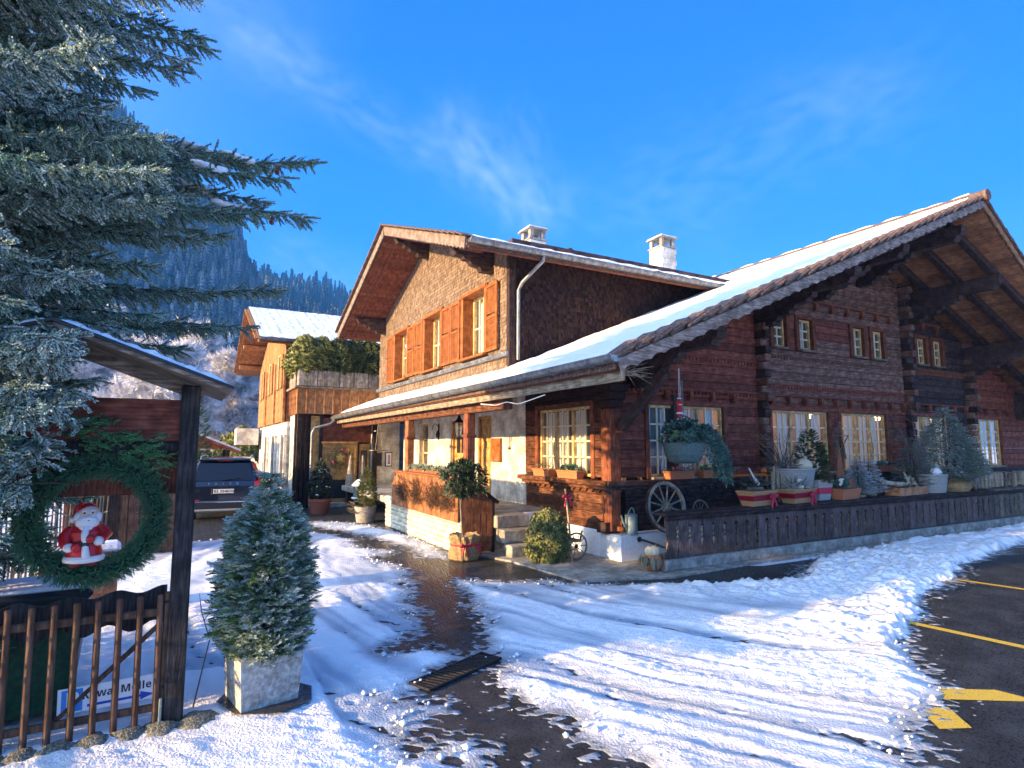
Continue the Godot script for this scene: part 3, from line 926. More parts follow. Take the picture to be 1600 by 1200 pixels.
func porch_door(ch: Node3D, p: Vector3, turn: float, w: float, h: float, glazed: bool) -> void:
	var b := MB.new()
	b.bbox(Vector3(w / 2, h / 2, -0.04), Vector3(w - 0.1, h - 0.06, 0.05), 0.01)
	for x in [0.03, w - 0.03]: b.bbox(Vector3(x, h / 2, 0), Vector3(0.07, h, 0.12), 0.01)
	b.bbox(Vector3(w / 2, h - 0.03, 0.001), Vector3(w, 0.06, 0.12), 0.01)
	if not glazed:
		for y in [0.35, 1.05, 1.72]: b.bbox(Vector3(w / 2, y, -0.012), Vector3(w * 0.55, 0.5, 0.03), 0.015)
	else:
		for y in [0.35, 0.8]: b.bbox(Vector3(w / 2, y, -0.012), Vector3(w * 0.6, 0.3, 0.03), 0.015)
	var o := part(ch, "door", b.mesh(), W.pine[0])
	o.transform = Transform3D(Basis(Vector3.UP, turn), p)
	if glazed:
		for k in 2:
			var g := MB.new()
			g.bbox(Vector3(w * (0.34 + 0.32 * k), 1.5, -0.012), Vector3(w * 0.25, 0.7, 0.012), 0.003)
			part(o, "pane", g.mesh(), P.black)
	var hd := MB.new()
	hd.tube([Vector3(0.12, 1.05, -0.02), Vector3(0.12, 1.05, 0.04), Vector3(0.22, 1.05, 0.045)], [0.01], 6)
	part(o, "handle", hd.mesh(), P.metal)

func porch_wall(ch: Node3D) -> void:
	# rubble stones in courses
	bx(ch, "mortar", Vector3(4.83, 0.35, -13.15), Vector3(0.18, 0.72, 5.0), P.mortar, 0.01)
	var y := 0.0
	var row := 0
	while y < 0.68:
		var hgt := rf(0.075, 0.125)
		var z := -15.68 + rf(0, 0.1)
		while z < -10.66:
			var l := minf(rf(0.16, 0.46), -10.64 - z)
			if l > 0.05:
				var k := "stone%d" % (rng.randi() % 6)
				if not cache.has(k):
					var b := MB.new()
					b.ball(Vector3.ZERO, Vector3(0.5, 0.5, 0.5), 8, 6, fn, 0.2, 2.5)
					for i in b.v.size():   # squared off like dressed rubble
						var q := b.v[i]
						b.v[i] = Vector3(signf(q.x) * pow(absf(q.x) * 2, 0.5) * 0.5, signf(q.y) * pow(absf(q.y) * 2, 0.5) * 0.5, signf(q.z) * pow(absf(q.z) * 2, 0.45) * 0.5)
					cache[k] = b.mesh()
				var o := part(ch, "stone", cache[k], pick(P.stone), Vector3(4.735, y + hgt / 2, z + l / 2))
				o.scale = Vector3(rf(0.08, 0.11), hgt * 1.0, l * 0.99)
			z += l
		y += hgt
		row += 1
	# posts
	for z in [-14.2, -10.05]:
		var pz: float = -10.62 if z > -11 else z
		bx(ch, "porch_post", Vector3(4.86, 1.95, pz), Vector3(0.19, 1.6, 0.19), W.redy[0] if z > -11 else W.porch[1], 0.025)
		bx(ch, "porch_post", Vector3(4.86, 2.30, pz), Vector3(0.23, 0.06, 0.23), W.redy[0], 0.012)
	bx(ch, "eave_beam", Vector3(4.86, 2.86, -15.2), Vector3(0.2, 0.24, 12.4), W.redz[0], 0.015)
	# carved boards of the porch rail
	for i in 25:
		var z := -14.82 + i * 0.17
		var top := 1.44
		if i == 0: top = 1.18
		if i == 1: top = 1.34
		var slot := poly([-0.084, 0.62, 0.084, 0.62, 0.084, 0.86, 0.070, 0.90, 0.070, 0.96, 0.084, 1.0, 0.084, 1.06, 0.066, 1.12, 0.066, 1.2, 0.084, 1.24, 0.084, top, -0.084, top, -0.084, 1.24, -0.066, 1.2, -0.066, 1.12, -0.084, 1.06, -0.084, 1.0, -0.070, 0.96, -0.070, 0.90, -0.084, 0.86]) if top > 1.3 else poly([-0.084, 0.62, 0.084, 0.62, 0.084, top + 0.06, -0.084, top - 0.06])
		var b := MB.new()
		b.prism(slot, 0.03)
		part(ch, "rail_board", b.mesh(), pick(W.porch), Vector3(4.66 + rf(-0.003, 0.003), 0, z), Vector3(0, -PI / 2, 0))
	bx(ch, "rail_cap", Vector3(4.68, 1.47, -12.7), Vector3(0.16, 0.05, 4.0), W.porch[3], 0.012)
	# the return beside the steps with its sloping hand rail
	for i in 5:
		var x := 4.74 + i * 0.135
		var top := 1.47 - maxf(0, x - 4.82) * 0.85
		var b := MB.new()
		b.prism(poly([-0.066, 0.05, 0.066, 0.05, 0.066, 0.40, 0.052, 0.5, 0.066, 0.56, 0.052, 0.72, 0.066, 0.78, 0.066, top - 0.05, -0.066, top + 0.05, -0.066, 0.78, -0.052, 0.72, -0.066, 0.56, -0.052, 0.5, -0.066, 0.40]), 0.03)
		part(ch, "rail_board", b.mesh(), pick(W.porch), Vector3(x, 0, -10.56))
	var hr := MB.new()
	hr.bar(Vector3(4.70, 1.55, -10.55), Vector3(5.46, 0.98, -10.55), 0.12, 0.06)
	part(ch, "hand_rail", hr.mesh(), W.darky[0])
	bx(ch, "newel_post", Vector3(5.36, 0.52, -10.58), Vector3(0.07, 1.0, 0.09), W.darky[1], 0.012)

func roof(ch: Node3D) -> void:
	var th := atan(SL)
	# soffit boards along the ridge direction; the long ones on the left cover the porch
	for side in [-1, 1]:
		var run := 0.0
		while run < 10.7:
			var x: float = RX + side * (run + 0.085)
			var zf := verge_z(x) - 0.03
			var zb := -8.9
			if side < 0 and x < 7.0: zb = -22.3
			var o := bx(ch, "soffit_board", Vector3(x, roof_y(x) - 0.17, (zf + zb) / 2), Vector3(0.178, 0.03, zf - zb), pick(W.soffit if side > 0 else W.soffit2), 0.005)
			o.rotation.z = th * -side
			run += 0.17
	# roof deck above
	for side in [-1, 1]:
		var b := MB.new()
		var xe: float = RX + side * (RX - EX)
		var f := func(x: float, z: float, d: float) -> Vector3: return Vector3(x, roof_y(x) + d, z)
		var zf := verge_z(xe) - 0.02
		var zr := -6.02
		var a: Array = [f.call(xe, zf, -0.145), f.call(RX, zr, -0.145), f.call(RX, -22.4, -0.145), f.call(xe, -22.4, -0.145)]
		var c: Array = [f.call(xe, zf, -0.01), f.call(RX, zr, -0.01), f.call(RX, -22.4, -0.01), f.call(xe, -22.4, -0.01)]
		if side > 0:
			a.reverse()
			c.reverse()
		b.quad(c[0], c[1], c[2], c[3])
		b.quad(a[3], a[2], a[1], a[0])
		for k in 4: b.quad(a[k], a[(k + 1) % 4], c[(k + 1) % 4], c[k])
		part(ch, "roof_deck", b.mesh(), P.tile)
	# rafters
	for side in [-1, 1]:
		for z in [-6.75, -7.55, -8.35]:
			var xe: float = RX + side * 10.5
			var xm: float = RX + side * 0.12
			var b := MB.new()
			b.bar(Vector3(xm, roof_y(xm) - 0.27, z), Vector3(xe, roof_y(xe) - 0.27, z), 0.15, 0.17, Vector3.UP)
			part(ch, "rafter", b.mesh(), W.dark[1])
	for i in 10:
		var b := MB.new()
		var z := -9.9 - i * 1.25
		b.bar(Vector3(4.62, roof_y(4.62) - 0.26, z), Vector3(6.94, roof_y(6.94) - 0.26, z), 0.11, 0.14)
		part(ch, "rafter", b.mesh(), W.redz[0])
	# purlins with stepped corbels under them
	for p in [[7.5, -6.55, 0.30], [11.3, -6.5, 0.30], [13.3, -6.6, 0.26], [15.24, -6.35, 0.34], [17.4, -6.55, 0.34], [20.5, -6.8, 0.34], [23.6, -7.0, 0.3]]:
		var y: float = roof_y(p[0]) - 0.36 - p[2] / 2.0 + (0.0 if p[0] != 15.24 else -0.1)
		var b := MB.new()
		var k: float = p[1]
		b.xf = Transform3D(Basis(Vector3.UP, -PI / 2), Vector3(p[0], y, 0))   # local x runs along z
		var h: float = p[2] / 2.0
		b.prism(poly([k - 0.02, h, -9.2, h, -9.2, -h, k - 0.2, -h, k - 0.13, -h * 0.4, k - 0.05, -h * 0.2]), 0.22)
		part(ch, "purlin", b.mesh(), W.dark[0 if p[0] < 16 else 1])
		for s in 3:
			var c := MB.new()
			c.xf = Transform3D(Basis(Vector3.UP, -PI / 2), Vector3(p[0], y - h - 0.09 - s * 0.175, 0))
			var e := -7.45 - s * 0.42
			c.prism(poly([e, 0.085, -9.05, 0.085, -9.05, -0.085, e - 0.16, -0.085, e - 0.13, -0.02, e - 0.04, 0.0]), 0.19)
			part(ch, "corbel", c.mesh(), W.dark[s])
	var br := MB.new()
	br.bar(Vector3(7.14, 2.42, -8.74), Vector3(7.34, 3.42, -7.72), 0.16, 0.17)
	part(ch, "brace", br.mesh(), W.dark[0])
	bx(ch, "brace_foot", Vector3(7.14, 2.36, -8.72), Vector3(0.2, 0.05, 0.16), W.redy[0], 0.01)
	for s in [[-1, "left"], [1, "right"]]:
		var side: int = s[0]
		# verge board with a scalloped lower edge
		var n := 66
		var top := PackedVector2Array()
		var bot := PackedVector2Array()
		var ln := (RX - EX) / cos(th)
		for i in n * 4 + 1:
			var t := ln * i / (n * 4)
			bot.append(Vector2(t, -0.17 + 0.042 * absf(sin(PI * i / 6.0)) * (1.0 if i % 12 < 6 else 0.5)))
		top.append(Vector2(ln, 0.0))
		top.append(Vector2(0, 0.0))
		bot.append_array(top)
		var b := MB.new()
		b.prism(bot, 0.03)
		var xe: float = RX + side * (RX - EX)
		var a := Vector3(xe, EY - 0.02, verge_z(xe) + 0.02)
		var e := Vector3(RX, RY - 0.02, -5.98)
		var d := (e - a).normalized()
		var out := Vector3.UP.cross(d).normalized() if side < 0 else d.cross(Vector3.UP).normalized()
		var xdir := d
		var zdir := xdir.cross(Vector3.UP).normalized()
		var ydir := zdir.cross(xdir)
		var o := part(ch, "verge_board", b.mesh(), W.verge[0] if side < 0 else W.soffit[2])
		o.transform = Transform3D(Basis(xdir, ydir, zdir), a)
		var fb := MB.new()
		fb.bbox(Vector3(ln / 2, 0.02, 0), Vector3(ln, 0.05, 0.05), 0.01)
		var fo := part(ch, "verge_moulding", fb.mesh(), W.verge[2] if side < 0 else W.soffit[1])
		fo.transform = Transform3D(Basis(xdir, ydir, zdir), a - zdir * 0.035 * (1 if side > 0 else -1) * 0.0 + Vector3(0, 0, -0.05))
		# two layers of verge tiles, tilted so that they step
		for i in 35:
			for layer in 2:
				var t := ln * (i + 0.5 + layer * 0.12) / 35.0
				if t > ln - 0.1: continue
				var tm := MB.new()
				var oo := part(ch, "verge_tile", bm(Vector3(0.40, 0.042, 0.24), 0.01), P.tile)
				oo.transform = Transform3D(Basis(xdir, ydir, zdir) * Basis(Vector3(0, 0, 1), 0.15 + rf(-0.02, 0.02)), a + d * t + ydir * (0.06 + 0.03 * layer) + Vector3(0, 0, -0.05 - rf(0, 0.02) - 0.02 * layer))
	# ridge cap tile
	var rc := MB.new()
	rc.tube([Vector3(RX, RY + 0.07, -5.86), Vector3(RX, RY + 0.07, -21.5)], [0.13], 10)
	part(ch, "ridge_tile", rc.mesh(), P.tile)
	# tiles showing along the eave under the snow, gutter and fascia
	for i in 84:
		var z := -5.75 - i * 0.2
		bx(ch, "eave_tile", Vector3(4.52 + rf(-0.01, 0.01), EY + 0.02, z), Vector3(0.30, 0.03 + rf(0, 0.01), 0.17), P.tile, 0.012, Vector3(rf(-0.03, 0.03), 0, th * 0.9))
	bx(ch, "fascia", Vector3(4.60, 2.99, -14.0), Vector3(0.035, 0.2, 16.9), W.oldz[0], 0.006)
	bx(ch, "fascia", Vector3(4.56, 3.12, -14.0), Vector3(0.03, 0.12, 16.9), W.soffit2[2], 0.006)
	gutter(ch, Vector3(4.44, 3.19, -5.50), Vector3(4.44, 3.09, -22.6), 0.085, Vector3(-1, 0, 0))
	# snow on the roof
	for side in [-1, 1]:
		roof_snow(ch, side)

func gutter(ch: Node3D, a: Vector3, b: Vector3, r: float, out: Vector3) -> void:
	var g := MB.new()
	var d := (b - a).normalized()
	var n := 8
	for i in n:
		var q := []
		for k in [i, i + 1]:
			var an: float = PI * k / n
			q.append(out * cos(an) * r - Vector3.UP * sin(an) * r)
		if out.cross(Vector3.UP).dot(d) > 0: g.quad(a + q[0], a + q[1], b + q[1], b + q[0])
		else: g.quad(a + q[1], a + q[0], b + q[0], b + q[1])
		g.tri(a, a + q[0], a + q[1])
		g.tri(b, b + q[1], b + q[0])
	g.tube([a + out * r, b + out * r], [0.012], 6)
	var o := part(ch, "gutter", g.mesh(), P.metal)
	var ln := a.distance_to(b)
	var k := 0.5
	while k < ln:
		var h := MB.new()
		var pts := []
		for i in 9:
			var an := PI * i / 8.0
			pts.append(a + d * k + out * cos(an) * (r + 0.006) - Vector3.UP * sin(an) * (r + 0.006))
		h.tube(pts, [0.011], 5)
		part(o, "gutter_hook", h.mesh(), P.metal)
		k += 0.9

func roof_snow(ch: Node3D, side: int) -> void:
	var b := MB.new()
	b.col = Color(0.88, 0.88, 0.88)
	var nx := 90
	var nz := 130
	var pt := []
	for j in nz + 1:
		var row := []
		for i in nx + 1:
			var t := float(i) / nx
			var x0: float = EX + 0.16 if side < 0 else RX * 2 - EX - 0.1
			var x := lerpf(x0, RX, t)
			var u := float(j) / nz
			var zf := verge_z(x) - 0.15 - 0.05 * fn.get_noise_2d(x * 3.0, 7.0)
			var z := lerpf(zf, -22.3, u * u * 0.5 + u * 0.5)
			var e := minf(t * 10.6, minf((zf - z), 9.0))
			var h := 0.028 + 0.035 * smoothstep(0.0, 0.25, e) + 0.03 * fn.get_noise_2d(x * 1.5, z * 0.7) + 0.012 * fn.get_noise_2d(x * 7.0, z * 5.0)
			# courses of tiles read through the thin snow
			h += 0.010 * (fposmod(t * 33.0, 1.0)) * smoothstep(-0.2, 0.5, fn.get_noise_2d(x * 0.8 + 30, z * 0.5))
			if i == nx: h = 0.205 + 0.025 * absf(sin(z * 4.2)) + 0.035 * fn.get_noise_1d(z * 2.0)
			elif t > 0.985: h = 0.15
			if j == 0: h = 0.0
			if i == 0: h = 0.015
			row.append(Vector3(x, roof_y(x) + h, z))
		pt.append(row)
	for j in nz:
		for i in nx:
			var q := [pt[j][i], pt[j][i + 1], pt[j + 1][i + 1], pt[j + 1][i]]
			if side < 0: b.quad(q[0], q[1], q[2], q[3])
			else: b.quad(q[3], q[2], q[1], q[0])
	var o := part(ch, "roof_snow", b.mesh(), P.snow)
	o.set_meta("kind", "stuff")

# ---------------------------------------------------------------- the carved railing
func make_railing() -> void:
	var t := thing("balustrade", "long dark carved board railing with slotted boards before the chalet front", "railing", Vector3(7.03, 0, -7.53))
	var prof := [0.33, 0.004, 0.345, 0.02, 0.365, 0.022, 0.38, 0.010, 0.43, 0.018, 0.49, 0.032, 0.52, 0.024, 0.535, 0.004, 0.55, 0.006, 0.57, 0.026, 0.59, 0.024, 0.605, 0.009, 0.66, 0.022, 0.74, 0.034, 0.755, 0.022, 0.762, 0.003]
	var right := PackedVector2Array()
	for i in range(0, prof.size(), 2): right.append(Vector2(0.1395 - prof[i + 1] * 1.45, prof[i]))
	var outline := PackedVector2Array([Vector2(-0.07, 0.235), Vector2(0.0, 0.25), Vector2(0.07, 0.235), Vector2(0.1395, 0.255)])
	outline.append_array(right)
	outline.append(Vector2(0.1395, 0.9))
	outline.append(Vector2(-0.1395, 0.9))
	for i in right.size():
		var q := right[right.size() - 1 - i]
		outline.append(Vector2(-q.x, q.y))
	outline.append(Vector2(-0.1395, 0.255))
	var b := MB.new()
	b.prism(outline, 0.028)
	var m := b.mesh()
	for i in 62:
		var x := 0.15 + i * 0.2825
		part(t, "board", m, pick(W.rail if x < 11.2 else W.rail2), Vector3(x, 0, rf(-0.003, 0.003)))
	for s in [[0.0, 11.2, W.dark[3]], [11.2, 17.7, W.oldx[3]]]:
		bx(t, "cap", Vector3((s[0] + s[1]) / 2, 0.955 + (0.006 if s[0] > 1 else 0.0), -0.09), Vector3(s[1] - s[0], 0.05, 0.34), s[2], 0.012)
		var c := MB.new()
		c.bbox(Vector3((s[0] + s[1]) / 2, 0.905, 0.025), Vector3(s[1] - s[0], 0.04, 0.05), 0.008)
		var k := int((s[1] - s[0]) / 0.07)
		for i in k: c.box(Vector3(s[0] + (i + 0.5) * 0.07, 0.868, 0.030), Vector3(0.035, 0.034, 0.03))
		part(t, "dentil", c.mesh(), W.dark[1])
	bx(t, "lower_rail", Vector3(8.85, 0.30, -0.045), Vector3(17.6, 0.07, 0.05), W.dark[2], 0.008)
	bx(t, "shelf", Vector3(10.1, 0.90, -0.26), Vector3(15.2, 0.04, 0.34), W.dark[2], 0.008)
	for i in 9: bx(t, "post", Vector3(0.2 + i * 2.15, 0.55, -0.10), Vector3(0.08, 0.66, 0.08), W.dark[1], 0.01)

# ---------------------------------------------------------------- the upper house
func shingles(parent: Node3D, basis: Basis, at: Vector3, w: float, ymin: float, ymax: float, holes: Array, roofline: Callable, seed_: int, dark: Color, light: Color) -> void:
	# small wooden shingles in rows; local x along the wall, z outwards
	var rr := RandomNumberGenerator.new()
	rr.seed = seed_
	var b := MB.new()
	b.xf = Transform3D(basis, at)
	var y := ymin
	while y < ymax:
		var x := -rr.randf() * 0.09
		while x < w:
			var sw := rr.randf_range(0.045, 0.085)
			var cx := x + sw / 2
			var ok: bool = y + 0.1 < roofline.call(cx) and cx > 0.02 and cx < w - 0.02
			for h in holes:
				if cx > h[0] and cx < h[1] and y > h[2] - 0.11 and y < h[3] - 0.02: ok = false
			if ok:
				var drop := rr.randf_range(0, 0.014)
				var l := rr.randf_range(0.014, 0.024)
				b.col = dark.lerp(light, pow(rr.randf(), 1.3))
				var a := Vector3(x + 0.003, y - drop, l)
				var e := Vector3(x + sw - 0.003, y - drop + rr.randf_range(-0.006, 0.006), l + rr.randf_range(-0.004, 0.004))
				var u := Vector3(0, 0.14, -l)
				b.quad(a, e, e + u, a + u)
				b.quad(Vector3(a.x, a.y, 0), Vector3(e.x, e.y, 0), e, a)
				b.quad(Vector3(a.x, a.y, 0), a, a + u, Vector3(a.x, a.y + 0.14, 0))
				b.quad(e, Vector3(e.x, e.y, 0), Vector3(e.x, e.y + 0.14, 0), e + u)
			x += sw
		y += 0.085
	var o := part(parent, "shingle", b.mesh(), P.shingle)
	o.set_meta("kind", "stuff")

func shutter(parent: Node3D, z: float, w: float, y0: float, y1: float, x: float, lean := 0.0) -> void:
	var b := MB.new()
	var h := y1 - y0
	for s in [-1, 1]: b.bbox(Vector3(s * (w / 2 - 0.035), 0, 0), Vector3(0.07, h, 0.04), 0.006)
	for yy in [-h / 2 + 0.04, 0.0, h / 2 - 0.04]: b.bbox(Vector3(0, yy, 0.001), Vector3(w - 0.14, 0.08, 0.038), 0.006)
	var n := 13
	for k in 2:
		for i in n:
			var yy := (-h / 2 + 0.08) + (h / 2 - 0.12) * (i + 0.5) / n + k * (h / 2)
			b.xf = Transform3D(Basis(Vector3(1, 0, 0), 0.5), Vector3(0, yy, 0))
			b.box(Vector3.ZERO, Vector3(w - 0.14, 0.034, 0.010))
		b.xf = Transform3D()
	part(parent, "shutter", b.mesh(), pick(W.shutter), Vector3(x, (y0 + y1) / 2, z), Vector3(0, -PI / 2 + lean, 0))

func make_upper_house() -> void:
	P.shingle = leafy(0.9, 0.0)
	P.shingle.cull_mode = BaseMaterial3D.CULL_BACK
	var GX := 5.66
	var zc := -15.2
	var ry := 8.02
	var sl := 0.372
	var half := 5.42
	var u := thing("shingled_house", "upper storey house clad in brown wooden shingles with orange shutters", "house")
	var top := func(x: float) -> float: return ry - 0.26 - sl * absf(x - 4.6)   # x runs along the gable wall from z = -19.8 to -10.45
	var wins := [[-18.05, -16.75], [-15.35, -14.05], [-12.72, -11.45]]
	var y0 := 4.13
	var y1 := 5.62
	# backing walls
	var segs := [[-19.7, -18.05], [-16.75, -15.35], [-14.05, -12.72], [-11.45, -10.45]]
	for s in segs: bx(u, "wall", Vector3(GX + 0.16, (y0 + y1) / 2, (s[0] + s[1]) / 2), Vector3(0.3, y1 - y0, s[1] - s[0]), W.dark[0], 0.002)
	bx(u, "wall", Vector3(GX + 0.16, 3.72, -15.08), Vector3(0.3, y0 - 3.32, 9.25), W.dark[0], 0.002)
	var gb := MB.new()
	gb.prism(poly([-19.7, y1, -10.45, y1, -10.45, ry - 0.2 - sl * 4.75, zc, ry - 0.2, -19.7, ry - 0.2 - sl * 4.5]), 0.3)
	part(u, "wall", gb.mesh(), W.dark[0], Vector3(GX + 0.161, 0, 0), Vector3(0, -PI / 2, 0))
	bx(u, "wall", Vector3(9.9, 5.0, -10.62), Vector3(8.3, 2.9, 0.3), W.dark[0], 0.002)
	var hs := []
	for w in wins: hs.append([w[0] + 19.8 - 0.06, w[1] + 19.8 + 0.06, y0 - 0.02, y1 + 0.06])
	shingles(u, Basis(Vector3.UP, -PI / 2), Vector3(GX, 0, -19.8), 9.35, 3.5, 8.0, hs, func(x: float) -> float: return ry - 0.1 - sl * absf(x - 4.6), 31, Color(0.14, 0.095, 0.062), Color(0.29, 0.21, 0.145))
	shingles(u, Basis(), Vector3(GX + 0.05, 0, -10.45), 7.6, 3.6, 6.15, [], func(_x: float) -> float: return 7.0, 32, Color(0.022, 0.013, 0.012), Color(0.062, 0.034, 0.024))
	bx(u, "corner_board", Vector3(GX + 0.04, 5.0, -10.43), Vector3(0.16, 2.5, 0.12), W.darky[0], 0.01)
	bx(u, "base_flashing", Vector3(GX - 0.06, 3.98, -15.1), Vector3(0.10, 0.10, 9.4), P.metal, 0.01)
	for w in wins:
		for z in [w[0] + 0.03, w[1] - 0.03]: bx(u, "casing", Vector3(GX + 0.09, (y0 + y1) / 2, z), Vector3(0.30, y1 - y0, 0.06), W.shutter[0], 0.008)
		for z in [w[0] - 0.03, w[1] + 0.03]: bx(u, "casing", Vector3(GX - 0.04, (y0 + y1) / 2 + 0.03, z), Vector3(0.05, y1 - y0 + 0.12, 0.09), W.shutter[1], 0.008)
		bx(u, "casing", Vector3(GX + 0.06, y1 + 0.035, (w[0] + w[1]) / 2), Vector3(0.3, 0.08, w[1] - w[0] + 0.1), W.shutter[0], 0.008)
		bx(u, "window_sill", Vector3(GX + 0.02, y0 - 0.02, (w[0] + w[1]) / 2), Vector3(0.36, 0.05, w[1] - w[0] + 0.16), W.shutter[2], 0.01)
		window(u, Vector3(GX + 0.18, y0, w[0] + 0.06), -PI / 2, w[1] - w[0] - 0.12, y1 - y0, 2, 2, 2, 2)
		shutter(u, w[0] - 0.36, 0.60, y0, y1, GX - 0.075, rf(-0.05, 0.05))
		shutter(u, w[1] + 0.36 - (0.0 if w[0] < -12.8 else 0.02), 0.60, y0, y1, GX - 0.075, rf(-0.05, 0.05))
	bx(u, "inner_wall", Vector3(GX + 1.6, 5.0, -15), Vector3(0.1, 3.0, 9.0), P.inside, 0.01)
	# roof: two slopes with boarded undersides
	var xv := 4.4
	var xb := 14.2
	var th := atan(sl)
	for side in [-1, 1]:
		var n := 31
		for i in n:
			var run := half * (i + 0.5) / n
			var z: float = zc + side * run
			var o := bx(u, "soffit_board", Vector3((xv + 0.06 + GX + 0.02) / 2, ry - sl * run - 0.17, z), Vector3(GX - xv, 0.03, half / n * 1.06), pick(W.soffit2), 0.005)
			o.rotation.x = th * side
		var b := MB.new()
		var a: Array = [Vector3(xv, ry, zc), Vector3(xb, ry, zc), Vector3(xb, ry - sl * half, zc + side * half), Vector3(xv, ry - sl * half, zc + side * half)]
		var lo := []
		for q in a: lo.append(q + Vector3(0, -0.15, 0))
		if side < 0:
			a.reverse()
			lo.reverse()
		b.quad(a[3], a[2], a[1], a[0])
		b.quad(lo[0], lo[1], lo[2], lo[3])
		for k in 4: b.quad(a[k], a[(k + 1) % 4], lo[(k + 1) % 4], lo[k])
		part(u, "roof_deck", b.mesh(), P.tile)
		# eave soffit along the side wall
		for k in 4: bx(u, "eave_board", Vector3(9.4, ry - sl * (half - 0.09 - 0.16 * k) - 0.17, zc + side * (half - 0.09 - 0.16 * k)), Vector3(9.7, 0.03, 0.165), W.soffit2[k], 0.005, Vector3(th * side, 0, 0))
		# verge boards with scallops
		var ln := half / cos(th)
		var out := PackedVector2Array()
		var m := 30
		for i in m * 4 + 1: out.append(Vector2(ln * i / (m * 4), -0.22 + 0.03 * absf(sin(PI * i / 4.0))))
		out.append(Vector2(ln, 0.02))
		out.append(Vector2(0, 0.02))
		var vb := MB.new()
		vb.prism(out, 0.03)
		var e := Vector3(xv - 0.02, ry - sl * half, zc + side * half)
		var d := Vector3(0, sl, -side).normalized()
		var bz := Vector3(-1, 0, 0) if d.cross(Vector3.UP).x < 0 else Vector3(1, 0, 0)
		var bs := Basis(d, bz.cross(d), bz)
		part(u, "verge_board", vb.mesh(), W.verge[1]).transform = Transform3D(bs, e)
		var ib := MB.new()
		ib.bbox(Vector3(ln / 2, -0.16, 0), Vector3(ln * 0.97, 0.16, 0.035), 0.006)
		part(u, "verge_board", ib.mesh(), W.redy[1]).transform = Transform3D(bs, e + Vector3(0.42, 0, 0))
		for i in 17:
			var o := part(u, "verge_tile", bm(Vector3(0.40, 0.03, 0.34), 0.008), P.tile)
			o.transform = Transform3D(bs * Basis(Vector3(0, 0, 1), 0.10), e + d * (ln * (i + 0.5) / 17.0) + Vector3(0.06, 0.06, 0))
		# snow
		var sb := MB.new()
		sb.col = Color(0.88, 0.88, 0.87)
		var gx := 60
		var gz := 24
		var pt := []
		for j in gz + 1:
			var row := []
			for i in gx + 1:
				var x := lerpf(xv + 0.12, xb, float(i) / gx)
				var t := float(j) / gz
				var rz: float = half * (1.0 - t) - 0.05
				var h := 0.03 + 0.05 * smoothstep(0.0, 0.2, t * half) + 0.03 * fn.get_noise_2d(x * 2.0, t * 9.0 + side) + 0.015 * fn.get_noise_2d(x * 9.0, t * 20.0)
				if i == 0: h = 0.0
				row.append(Vector3(x, ry - sl * rz + h, zc + side * rz))
			pt.append(row)
		for j in gz:
			for i in gx:
				var q := [pt[j][i], pt[j][i + 1], pt[j + 1][i + 1], pt[j + 1][i]]
				if side > 0: sb.quad(q[0], q[1], q[2], q[3])
				else: sb.quad(q[3], q[2], q[1], q[0])
		var so := part(u, "roof_snow", sb.mesh(), P.snow)
		so.set_meta("kind", "stuff")
	for z in [zc, zc - 4.0, zc + 4.0]:
		var y := ry - sl * absf(z - zc) - 0.34
		var b := MB.new()
		b.prism(poly([4.62, 0.13, 7, 0.13, 7, -0.13, 4.95, -0.13, 4.9, -0.06, 4.75, -0.05, 4.7, 0.03]), 0.2)
		part(u, "purlin", b.mesh(), W.dark[1], Vector3(0, y, z))
		var c := MB.new()
		c.prism(poly([5.05, 0.1, 7, 0.1, 7, -0.12, 5.35, -0.12, 5.3, -0.03, 5.12, 0.0]), 0.18)
		part(u, "corbel", c.mesh(), W.dark[2], Vector3(0, y - 0.22, z))
	gutter(u, Vector3(4.42, 5.98, -9.70), Vector3(13.0, 5.93, -9.70), 0.085, Vector3(0, 0, 1))
	bx(u, "fascia", Vector3(8.8, 5.90, -9.83), Vector3(8.6, 0.16, 0.035), W.soffit2[0], 0.006)
	var dp := MB.new()
	dp.tube([Vector3(6.06, 5.93, -9.72), Vector3(6.06, 5.80, -9.74), Vector3(5.86, 5.45, -10.25), Vector3(5.82, 5.30, -10.33), Vector3(5.82, 3.85, -10.35)], [0.037], 10)
	part(u, "downpipe", dp.mesh(), P.metal)
	# chimneys
	for c in [[7.78, -13.0, 7.80, 0.5], [12.35, -13.0, 8.36, 0.56]]:
		var w: float = c[3]
		var o := bx(u, "chimney", Vector3(c[0], (6.6 + c[2] - 0.32) / 2, c[1]), Vector3(w, c[2] - 0.32 - 6.6, w), P.plaster, 0.02)
		var base := Vector3(0, (c[2] - 0.32 - 6.6) / 2, 0)
		bx(o, "chimney_rim", base + Vector3(0, 0.02, 0), Vector3(w + 0.06, 0.04, w + 0.06), P.concrete, 0.008)
		for sx in [-1, 1]:
			for sz in [-1, 1]: bx(o, "chimney_pier", base + Vector3(sx * (w / 2 - 0.07), 0.16, sz * (w / 2 - 0.07)), Vector3(0.11, 0.25, 0.11), P.concrete, 0.01)
		bx(o, "chimney_cap", base + Vector3(0, 0.305, 0), Vector3(w + 0.12, 0.045, w + 0.12), P.concrete, 0.012)
		bx(o, "cap_snow", base + Vector3(0, 0.345, 0), Vector3(w + 0.06, 0.035, w + 0.06), P.snow_flat, 0.015)
		if w > 0.52:
			for k in 8:
				for q in 2: bx(o, "chimney_block", Vector3(-w / 4 + q * w / 2 + (0.03 if k % 2 else -0.03), -0.5 + k * 0.17 + (c[2] - 0.32 - 6.6) / 2 - 0.8, w / 2 + 0.001), Vector3(w / 2 - 0.02, 0.155, 0.02), P.plaster, 0.01)

